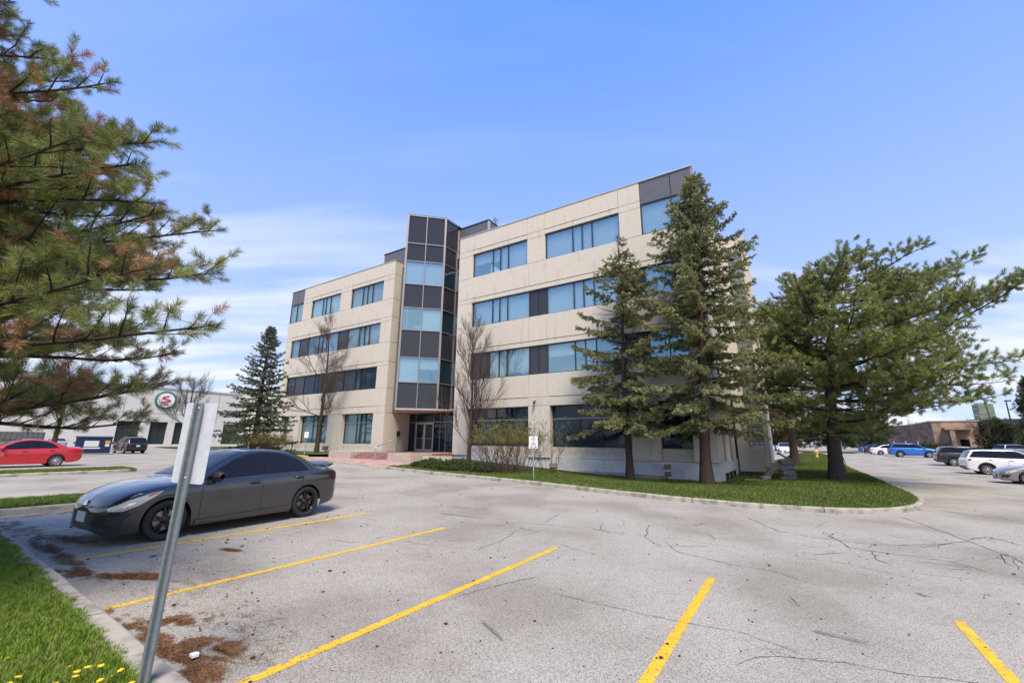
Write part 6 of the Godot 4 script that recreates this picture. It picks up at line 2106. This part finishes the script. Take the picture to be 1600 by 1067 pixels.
	sedan_of.call("silver sedan farther back, beside the glass-block bay", gp(-4.6, -78), 0.5, s2, paint(lin(0.5, 0.52, 0.54), 0.3, 0.3))
	sedan_of.call("white sedan left of two others before the pale store", gp(-88, -13.0), -PI / 2, s2, paint(lin(0.75, 0.75, 0.76), 0.0, 0.4))
	sedan_of.call("silver sedan in the middle of the three before the pale store", gp(-88, -16.2), -PI / 2, s2, paint(lin(0.4, 0.41, 0.42), 0.3, 0.3))
	sedan_of.call("dark red sedan nearest to the black SUV before the pale store", gp(-88, -19.6), -PI / 2, s2, paint(lin(0.13, 0.02, 0.02), 0.2, 0.3))
	sedan_of.call("dark teal sedan behind the red one at the left edge", gp(-50, -1.6), -PI / 2, s2, paint(lin(0.02, 0.05, 0.05), 0.2, 0.3))


# ---- signs, lamps, far buildings --------------------------------------------

func word(t: Node, text: String, at: Vector3, high: float, m: Material, turn := 0.0, depth := 0.004) -> void:
	var w := TextMesh.new()
	var f := SystemFont.new()
	f.font_names = PackedStringArray(["Droid Sans"])
	f.font_weight = 700
	w.font = f
	w.text = text
	w.font_size = 64
	w.pixel_size = high / 46.0
	w.depth = depth
	part(t, "lettering", w, m, Transform3D(Basis(Vector3.UP, turn), at))


func build_signs() -> void:
	# near sign, seen from behind: perforated channel post with an aluminium plate
	var s := thing("sign_post", "leaning galvanised post with the blank back of a sign, nearest to the camera", "sign", Vector3(-3.93, 0.16, -1.44))
	s.rotation = Vector3(0, 0.35, -0.03)
	var mb := MB.new()
	for q in [[-0.024, 0.0, 0.004, 0.03], [0.024, 0.0, 0.004, 0.03], [0.0, -0.013, 0.044, 0.004], [-0.033, 0.015, 0.018, 0.004], [0.033, 0.015, 0.018, 0.004]]:
		mb.box(Vector3(q[0], 0.9, q[1] + 0.004), Vector3(q[2], 2.12, q[3]))
	part(s, "post", mb.mesh(), M.galvanised)
	var ho := MB.new()
	for k in 40:
		ho.lathe([Vector2(0.005, 0.0), Vector2(0.0, 0.0)], 8, Transform3D(Basis(Vector3.RIGHT, PI / 2), Vector3(0, 0.15 + k * 0.045, -0.0065)))
	part(s, "punched_holes", ho.mesh(), M.hole)
	var pl2 := PackedVector2Array()
	for c in [[0.13, 0.28, 0.0], [-0.13, 0.28, PI / 2], [-0.13, -0.28, PI], [0.13, -0.28, 1.5 * PI]]:
		for k in 6:
			var a: float = c[2] + k * PI / 10
			pl2.append(Vector2(c[0] + cos(a) * 0.022, c[1] + sin(a) * 0.022))
	mb = MB.new()
	mb.prism(pl2, 0.003, Transform3D(Basis.IDENTITY, Vector3(0, 1.66, -0.018)))
	part(s, "sign_plate", mb.mesh(), M.sign_back)
	for y in [1.4, 1.92]:
		var bo := MB.new()
		bo.lathe([Vector2(0.009, 0.0), Vector2(0.007, 0.01), Vector2(0.0, 0.01)], 6, Transform3D(Basis(Vector3.RIGHT, PI / 2), Vector3(0, y, 0.002)))
		part(s, "bolt", bo.mesh(), M.steel)
	# parking sign on the lawn
	var p := thing("parking_sign", "small white parking sign on a thin post at the lawn's edge", "sign", lp(-9.2, -15.7), 0.45)
	mb = MB.new()
	mb.box(Vector3(0, 0.85, 0), Vector3(0.05, 1.74, 0.03))
	part(p, "post", mb.mesh(), M.galvanised)
	mb = MB.new()
	mb.cbox(Vector3(0, 1.5, 0.022), Vector3(0.36, 0.48, 0.006), 0.002)
	part(p, "sign_plate", mb.mesh(), M.white)
	mb = MB.new()
	for k in 24:
		var a := TAU * k / 24
		var a2 := TAU * (k + 1) / 24
		mb.quad(Vector3(cos(a) * 0.075, 1.62 + sin(a) * 0.075, 0.027), Vector3(cos(a) * 0.09, 1.62 + sin(a) * 0.09, 0.027), Vector3(cos(a2) * 0.09, 1.62 + sin(a2) * 0.09, 0.027), Vector3(cos(a2) * 0.075, 1.62 + sin(a2) * 0.075, 0.027))
	part(p, "ring", mb.mesh(), M.sign_black)
	word(p, "P", Vector3(0, 1.62, 0.027), 0.1, M.sign_black)
	word(p, "FIRE", Vector3(0, 1.475, 0.027), 0.055, M.sign_black)
	word(p, "ROUTE", Vector3(0, 1.40, 0.027), 0.055, M.sign_black)
	for sg in [-1.0, 1.0]:
		mb = MB.new()
		mb.prism(PackedVector2Array([Vector2(0.03 * sg, 1.30), Vector2(0.09 * sg, 1.30), Vector2(0.09 * sg, 1.275), Vector2(0.14 * sg, 1.315), Vector2(0.09 * sg, 1.355), Vector2(0.09 * sg, 1.33), Vector2(0.03 * sg, 1.33)]), 0.002, Transform3D(Basis.IDENTITY, Vector3(0, 0, 0.026)))
		part(p, "arrow", mb.mesh(), M.sign_black)
	var p2 := thing("parking_sign", "small white sign on a thin post before the shrub left of the office", "sign", lp(-30.9, -18.9), 0.6)
	mb = MB.new()
	mb.box(Vector3(0, 0.8, 0), Vector3(0.05, 1.6, 0.03))
	part(p2, "post", mb.mesh(), M.galvanised)
	mb = MB.new()
	mb.cbox(Vector3(0, 1.5, 0.022), Vector3(0.3, 0.42, 0.006), 0.002)
	part(p2, "sign_plate", mb.mesh(), M.white)
	word(p2, "P", Vector3(0, 1.55, 0.027), 0.12, M.sign_black)
	# floodlights in the lawn
	for q in [[-5.75, -23.35, 2, "pair of stacked floodlights at the foundation between the two spruces"], [-11.4, -21.6, 1, "single dark floodlight on a stake right of the parking sign"], [-29.9, -19.9, 1, "dark floodlight beside the left planter"]]:
		var fl := thing("floodlight", q[3], "floodlight", lp(q[0], q[1]), 0.5)
		if q[0] < -20: fl.position.y = 0.87
		for k in q[2]:
			mb = MB.new()
			mb.cbox(Vector3(0, 0.36 + k * 0.36, 0), Vector3(0.42, 0.28, 0.16), 0.03, Basis(Vector3.RIGHT, -0.5))
			part(fl, "housing", mb.mesh(), M.planter if q[2] == 2 else M.black_plastic)
			mb = MB.new()
			mb.box(Vector3(0, 0.365 + k * 0.36, 0.085), Vector3(0.36, 0.21, 0.012), Basis(Vector3.RIGHT, -0.5))
			part(fl, "lamp_glass", mb.mesh(), M.black_plastic)
		mb = MB.new()
		mb.tube([Vector3(0, -0.05, -0.03), Vector3(0, 0.3 + (q[2] - 1) * 0.36, -0.03)], [0.025, 0.025], 6)
		part(fl, "stake", mb.mesh(), M.black_plastic)
	# hydrant by the right lane
	for q in [[1.7, -59.5, "yellow fire hydrant on the lawn beside the right-hand lane"], [19.5, -98.0, "yellow fire hydrant at the foot of the brick building"]]:
		var hy := thing("fire_hydrant", q[2], "fire hydrant", lp(q[0], q[1]) if q[0] < 3 else gp(q[0], q[1]))
		mb = MB.new()
		mb.lathe([Vector2(0.17, 0), Vector2(0.17, 0.04), Vector2(0.11, 0.06), Vector2(0.11, 0.5), Vector2(0.15, 0.52), Vector2(0.15, 0.56), Vector2(0.13, 0.66), Vector2(0.07, 0.74), Vector2(0.03, 0.76), Vector2(0.03, 0.82), Vector2(0.0, 0.82)], 16)
		part(hy, "barrel", mb.mesh(), M.hydrant)
		for sg in [-1.0, 1.0]:
			mb = MB.new()
			mb.lathe([Vector2(0.065, 0.0), Vector2(0.065, 0.12), Vector2(0.08, 0.12), Vector2(0.08, 0.18), Vector2(0.0, 0.19)], 12, Transform3D(Basis(Vector3(0, 0, 1), -PI / 2 * sg), Vector3(0.06 * sg, 0.45, 0)))
			part(hy, "outlet_cap", mb.mesh(), M.hydrant)
	# thin marker stake leaning at the kerb beyond the broad pine
	mb = MB.new()
	mb.tube([Vector3(0, 0, 0), Vector3(-0.35, 2.0, 0)], [0.03, 0.03], 6)
	single("marker_stake", "thin dark leaning stake at the kerb right of the broad pine trunk", "stake", mb.mesh(), M.black_plastic, lp(3.2, -46))
	# broken stones by the stairwell
	rng.seed = 91
	var sl := [["tilted slab propped against the stairwell wall", Vector3(-1.45, 0.25, -27.3), Vector3(0.28, 1.1, 0.3), Vector3(0.2, 0.3, -0.55)], ["cap stone lying across the propped slab", Vector3(-1.2, 0.72, -27.4), Vector3(0.75, 0.2, 0.4), Vector3(0.1, 0.2, 0.25)], ["pale block at the foot of the propped slab", Vector3(-1.6, 0.02, -26.9), Vector3(0.45, 0.3, 0.35), Vector3(0, 0.5, 0.1)], ["lowest stone of the right-hand pile", Vector3(-0.6, 0.05, -27.4), Vector3(0.75, 0.3, 0.5), Vector3(0, 0.3, 0.03)], ["second stone of the right-hand pile", Vector3(-0.62, 0.36, -27.4), Vector3(0.7, 0.28, 0.48), Vector3(0.03, 0.6, -0.04)], ["third stone of the right-hand pile", Vector3(-0.6, 0.64, -27.4), Vector3(0.66, 0.26, 0.44), Vector3(0.02, 0.1, 0.12)], ["topmost tilted stone of the right-hand pile", Vector3(-0.62, 0.93, -27.4), Vector3(0.6, 0.26, 0.42), Vector3(0.1, 0.4, 0.2)], ["flat paving slab in front of the stone pile", Vector3(-1.9, -0.03, -26.4), Vector3(1.3, 0.08, 0.5), Vector3(0, 0.1, 0)]]
	for q in sl:
		mb = MB.new()
		mb.cbox(Vector3.ZERO, q[2], 0.035)
		for i in mb.v.size():
			var w: Vector3 = mb.v[i] / 0.05
			mb.v[i] += Vector3(sin(w.y * 0.7 + w.z), sin(w.x * 0.9), cos(w.x + w.y * 0.6)) * 0.012
		var o := single("rubble_stone", q[0], "stone", mb.mesh(), M.stone, q[1], "loose stones by the stairwell")
		o.rotation = q[3]


func build_far() -> void:
	# pale store at the far left
	var st := thing("store_building", "long pale store with green shop windows and a round sign, far left", "store", Vector3(-100, 0.2, 0))
	var g := 4.6
	var bays := [[-46.0, -42.5], [-40.8, -37.6], [-36.4, -34.0], [-32.9, -30.2], [-28.8, -25.5]]
	slab(st, "upper_wall", -20, 0, g, 10.8, -60, 40, M.shop_wall)
	slab(st, "coping", -20.2, 0.15, 10.8, 11.1, -60.2, 40.2, M.coping)
	for k in 12:
		slab(st, "wall_joint", -0.02, 0.012, g, 10.79, -56.0 + k * 7.5, -55.94 + k * 7.5, M.joint)
	for k in 3:
		slab(st, "roof_unit", -9, -6, 11.1, 12.3, -50.0 + k * 17, -46.5 + k * 17, M.mullion)
	var z := -60.0
	for b in bays:
		slab(st, "pier", -6, 0.0, 0, g, z, b[0], M.shop_wall)
		slab(st, "shop_window", -0.6, -0.5, 0.5, g, b[0], b[1], M.shop_green)
		slab(st, "window_sill", -0.7, -0.1, 0, 0.5, b[0], b[1], M.shop_wall)
		var k := 1
		while b[0] + k * 1.1 < b[1] - 0.3:
			slab(st, "mullion", -0.5, -0.42, 0.5, g, b[0] + k * 1.1, b[0] + k * 1.1 + 0.08, M.frame)
			k += 1
		slab(st, "transom", -0.5, -0.41, 3.4, 3.5, b[0], b[1], M.frame)
		z = b[1]
	slab(st, "pier", -6, 0.0, 0, g, z, 40, M.shop_wall)
	slab(st, "reveal", -6, 0.03, 6.1, 6.22, -60, 40, M.coping)
	var sg := MB.new()
	var turn := Transform3D(Basis(Vector3(0, 0, 1), -PI / 2), Vector3(0.02, 8.7, -31.8))
	sg.lathe([Vector2(1.7, 0.0), Vector2(1.7, 0.28), Vector2(1.42, 0.3), Vector2(1.36, 0.24)], 40, turn)
	part(st, "sign_ring", sg.mesh(), M.sign_green)
	sg = MB.new()
	sg.lathe([Vector2(1.38, 0.24), Vector2(0.0, 0.24)], 40, turn)
	part(st, "sign_face", sg.mesh(), M.white)
	for q in [[0.6, 0.72, 0.3], [0.12, 1.0, -0.25], [-0.36, 0.88, 0.2], [-0.78, 0.48, -0.2]]:
		sg = MB.new()
		sg.cbox(Vector3(0.29, 8.7 + q[0], -31.8 + q[2] * 0.3), Vector3(0.06, 0.28, q[1] * 1.5), 0.02, Basis(Vector3.RIGHT, q[2]))
		part(st, "sign_stroke", sg.mesh(), M.sign_red)
	# low plain annex joining the office on the left
	var an := thing("annex_building", "low beige annex behind the left end of the office", "annex")
	slab(an, "wall", -75, -45.3, 0, 9.3, -50, -34, M.concrete)
	slab(an, "coping", -75.1, -45.25, 9.3, 9.5, -50, -33.9, M.coping)
	slab(an, "roof_unit", -67.5, -65.5, 9.5, 10.3, -38, -36, M.mullion)
	# brick building on the right
	var bb := thing("brick_building", "low brown brick building with a portico, beyond the right-hand cars", "building", Vector3(0, 0.3, 0))
	slab(bb, "wall", 20.4, 27.4, 0, 5.55, -125, -105, M.far_brick)
	slab(bb, "coping", 20.2, 27.5, 5.55, 5.75, -125, -104.9, M.coping)
	var lw := MB.new()
	lw.quad(Vector3(12.5, 0, -122), Vector3(20.39, 0, -106), Vector3(20.39, 5.2, -106), Vector3(12.5, 5.2, -122))
	lw.quad(Vector3(12.5, 5.2, -122), Vector3(20.39, 5.2, -106), Vector3(20.39, 5.2, -125), Vector3(12.5, 5.2, -140))
	part(bb, "side_wing", lw.mesh(), M.far_brick)
	slab(bb, "portico_beam", 21.6, 25.2, 4.1, 4.5, -105, -103.2, M.far_brick)
	slab(bb, "portico_column", 22.2, 22.8, 0, 4.09, -103.9, -103.3, M.far_brick)
	slab(bb, "door", 23.6, 24.7, 0.3, 2.5, -105.02, -104.9, M.black_gloss)
	for k in 5:
		slab(bb, "light_strip", 13.5 + k * 1.3, 13.66 + k * 1.3, 1.0, 2.2, -119.5 + k * 2.6 + 0.3, -119.4 + k * 2.6 + 0.35, M.white)
	# dark shop with lettering
	var ds := thing("dark_shop", "dark shop front with white lettering between the brick building and the edge evergreen", "shop", Vector3(0, 0.3, 0))
	slab(ds, "wall", 31.5, 48, 0, 6.9, -145, -130, M.frame)
	slab(ds, "canopy", 32.5, 47, 2.6, 4.2, -130, -127.5, M.shop_wall)
	slab(ds, "shop_window", 33, 46, 0.4, 2.6, -130.05, -129.9, M.black_gloss)
	word(ds, "BU", Vector3(34.6, 6.05, -129.9), 0.95, M.white, 0.0, 0.05)
	word(ds, "INK & CO", Vector3(34.4, 4.85, -129.9), 0.95, M.white, 0.0, 0.05)
	# green wrapped tower with scaffold arms
	var gt := thing("wrapped_tower", "green netted tower block rising behind the dark shop", "tower", Vector3(43.6, 0.3, -168), 0.15)
	var mb := MB.new()
	mb.cbox(Vector3(0, 6.5, 0), Vector3(3.2, 12.0, 3), 0.1)
	part(gt, "netting", mb.mesh(), M.tarp)
	mb = MB.new()
	mb.box(Vector3(-0.3, 12.4, 0), Vector3(1.8, 0.7, 2))
	part(gt, "top_house", mb.mesh(), M.tarp)
	for k in 5:
		mb = MB.new()
		mb.box(Vector3(-2.2, 7.8 + k * 1.1, 1.4), Vector3(1.4, 0.12, 0.12))
		part(gt, "scaffold_arm", mb.mesh(), M.mullion)
	for k in 3:
		mb = MB.new()
		mb.box(Vector3(0, 8.4 + k * 1.5, 1.53), Vector3(3.1, 0.1, 0.06))
		part(gt, "scaffold_rail", mb.mesh(), M.mullion)
	# utility pole and street lamp
	var up := thing("utility_pole", "tall pale utility pole with a curved lamp arm before the dark shop", "pole", gp(25.2, -95))
	mb = MB.new()
	mb.tube([Vector3(0.3, 0, 0), Vector3(0.05, 4.2, 0), Vector3(-0.2, 8.4, 0)], [0.16, 0.13, 0.1], 10)
	part(up, "post", mb.mesh(), M.wood_pole)
	mb = MB.new()
	mb.tube([Vector3(-0.1, 5.0, 0), Vector3(-0.5, 5.7, 0), Vector3(-1.2, 6.0, 0), Vector3(-1.9, 6.05, 0)], [0.07, 0.06, 0.05, 0.05], 6)
	part(up, "lamp_arm", mb.mesh(), M.mullion)
	var sl := thing("street_lamp", "dark slender street lamp left of the tall edge evergreen", "street lamp", gp(28.6, -100))
	mb = MB.new()
	mb.tube([Vector3(0, 0, 0), Vector3(0.1, 8.4, 0)], [0.12, 0.08], 8)
	part(sl, "post", mb.mesh(), M.black_plastic)
	mb = MB.new()
	mb.cbox(Vector3(0.3, 8.45, 0), Vector3(0.8, 0.2, 0.35), 0.05)
	part(sl, "lamp_head", mb.mesh(), M.black_plastic)
	var pp := thing("utility_pole", "leaning dark pole behind the red sedan", "pole", gp(-58, -3.2))
	mb = MB.new()
	mb.tube([Vector3(0, 0, 0.3), Vector3(0, 7.5, -0.6)], [0.12, 0.09], 8)
	part(pp, "post", mb.mesh(), M.frame)
	# dumpsters
	var du := thing("dumpster", "blue steel dumpster with white notices, right of the red sedan", "dumpster", gp(-56.5, -13.0), PI / 2 - 0.2)
	mb = MB.new()
	mb.prism(PackedVector2Array([Vector2(-0.62, 0.12), Vector2(0.5, 0.12), Vector2(0.85, 1.55), Vector2(-0.85, 1.62)]), 2.5, Transform3D(Basis(Vector3(0, 0, 1), Vector3.UP, Vector3.LEFT), Vector3(1.25, 0, 0)))
	part(du, "bin", mb.mesh(), M.dumpster)
	mb = MB.new()
	mb.cbox(Vector3(0, 1.65, 0), Vector3(2.62, 0.08, 1.8), 0.02, Basis(Vector3.RIGHT, 0.04))
	part(du, "lid", mb.mesh(), M.dumpster)
	for q in [[-0.15, 1.02, 1.0, 0.55], [0.95, 1.18, 0.35, 0.25], [0.95, 0.88, 0.3, 0.25], [-0.1, 0.62, 1.2, 0.12]]:
		mb = MB.new()
		mb.box(Vector3(q[0], q[1], 0.5 + (q[1] - 0.12) * 0.245 + 0.012), Vector3(q[2], q[3], 0.008), Basis(Vector3.RIGHT, 0.24))
		part(du, "notice", mb.mesh(), M.white if q[0] < 0.9 or q[1] < 1 else M.hydrant)
	for sg2 in [-1.0, 1.0]:
		mb = MB.new()
		mb.box(Vector3(1.32 * sg2, 1.1, 0), Vector3(0.12, 0.16, 1.2))
		part(du, "fork_pocket", mb.mesh(), M.dumpster)
	var d2 := thing("dumpster", "brown bin with a ribbed black lid behind the red sedan's boot", "dumpster", gp(-58.5, -8.2), PI / 2 - 0.15)
	mb = MB.new()
	mb.cbox(Vector3(0, 0.7, 0), Vector3(3.2, 1.3, 1.7), 0.03)
	part(d2, "bin", mb.mesh(), M.far_brick)
	mb = MB.new()
	mb.prism(PackedVector2Array([Vector2(-1.0, 1.36), Vector2(0.98, 1.36), Vector2(0.7, 2.0), Vector2(-0.6, 2.05)]), 3.5, Transform3D(Basis(Vector3(0, 0, 1), Vector3.UP, Vector3.LEFT), Vector3(1.75, 0, 0)))
	part(d2, "lid", mb.mesh(), M.lid)
	for k in 11:
		mb = MB.new()
		mb.box(Vector3(-1.6 + k * 0.32, 1.69, 0.86), Vector3(0.08, 0.66, 0.06), Basis(Vector3.RIGHT, -0.41))
		part(d2, "lid_rib", mb.mesh(), M.lid)


# ---- sky --------------------------------------------------------------------

func sky_image() -> Image:
	# blue air paling to the horizon, with thin cirrus drawn out along one wind all over the dome
	var w := 1536
	var h := 768
	var im := Image.create(w, h, false, Image.FORMAT_RGBF)
	var wisps := noise(61, 1.0, 5)
	var veil := noise(67, 0.55, 4)
	for y in h:
		var el := PI / 2 - PI * (y + 0.5) / h
		if el < -0.02:
			break
		var s := maxf(0.0, sin(el))
		var k := pow(clampf((s - 0.02) / 0.85, 0, 1), 0.72)
		var air := Vector3(lerpf(0.67, 0.105, k), lerpf(0.80, 0.305, k), lerpf(1.0, 1.0, k))
		for x in w:
			var az := TAU * (x + 0.5) / w
			var dx := cos(el) * sin(az)
			var dz := -cos(el) * cos(az)
			# onto a flat cloud deck, stretched along the wind
			var q := 1.0 / (s + 0.16)
			var u := (dx * 0.80 - dz * 0.60) * q
			var v := (dx * 0.60 + dz * 0.80) * q
			var bend := veil.get_noise_2d(u * 0.5 + 9, v * 0.5) * 0.5
			var c := wisps.get_noise_2d(u * 0.42 + 2.0, v * 2.6 + bend) * 0.85 + wisps.get_noise_2d(u * 1.6, v * 9.0 + bend * 3) * 0.32 + veil.get_noise_2d(u * 0.55 + 0.3, v * 1.1 + 8.8) * 0.9
			var low := 1.0 - ss(0.06, 0.60, s)
			var m := clampf((c * 1.2 - 0.17 + 0.60 * low) * 1.2, 0.0, 1.0) * lerpf(0.06, 0.90, low)
			im.set_pixel(x, y, Color(lerpf(air.x, 0.93, m), lerpf(air.y, 0.95, m), lerpf(air.z, 1.0, m)) * 0.655)
	var row0 := h / 2
	for y in range(row0, h):
		for x in range(0, w):
			if im.get_pixel(x, y).b <= 0.001: im.set_pixel(x, y, Color(0.30, 0.29, 0.27))
	return im


func _ready() -> void:
	# camera
	var cam := Camera3D.new()
	cam.name = "camera"
	cam.fov = 77.68
	cam.near = 0.05
	cam.far = 4000
	var yaw := deg_to_rad(33.312)
	var pitch := deg_to_rad(13.226)
	var roll := deg_to_rad(0.508)
	cam.transform = Transform3D(Basis(Vector3.UP, yaw) * Basis(Vector3.RIGHT, pitch) * Basis(Vector3(0, 0, 1), roll), Vector3(0, H, 0))
	add_child(cam)
	cam.current = true
	# sky
	var env := Environment.new()
	var sky := Sky.new()
	var pm := PanoramaSkyMaterial.new()
	pm.panorama = ImageTexture.create_from_image(sky_image())
	sky.sky_material = pm
	env.background_mode = Environment.BG_SKY
	env.sky = sky
	env.background_energy_multiplier = 1.0
	env.tonemap_mode = Environment.TONE_MAPPER_LINEAR
	env.tonemap_exposure = 1.7
	env.sdfgi_enabled = true
	env.ssao_enabled = true
	env.ssil_enabled = true
	var we := WorldEnvironment.new()
	we.name = "environment"
	we.environment = env
	add_child(we)
	# hazy sun, high behind the camera's right shoulder
	var sun := DirectionalLight3D.new()
	sun.name = "sun"
	sun.light_energy = 1.05
	sun.light_color = Color(1.0, 0.945, 0.865)
	sun.light_angular_distance = 22.0
	sun.shadow_enabled = true
	add_child(sun)
	sun.look_at_from_position(Vector3(4.2, 10, 5.0), Vector3.ZERO)

	rng.seed = 1234
	make_materials()
	build_ground()
	build_office()
	build_entrance()
	build_far()
	plant_trees()
	park_cars()
	build_signs()
	rng.seed = 4321
	plant_grass()
	litter()
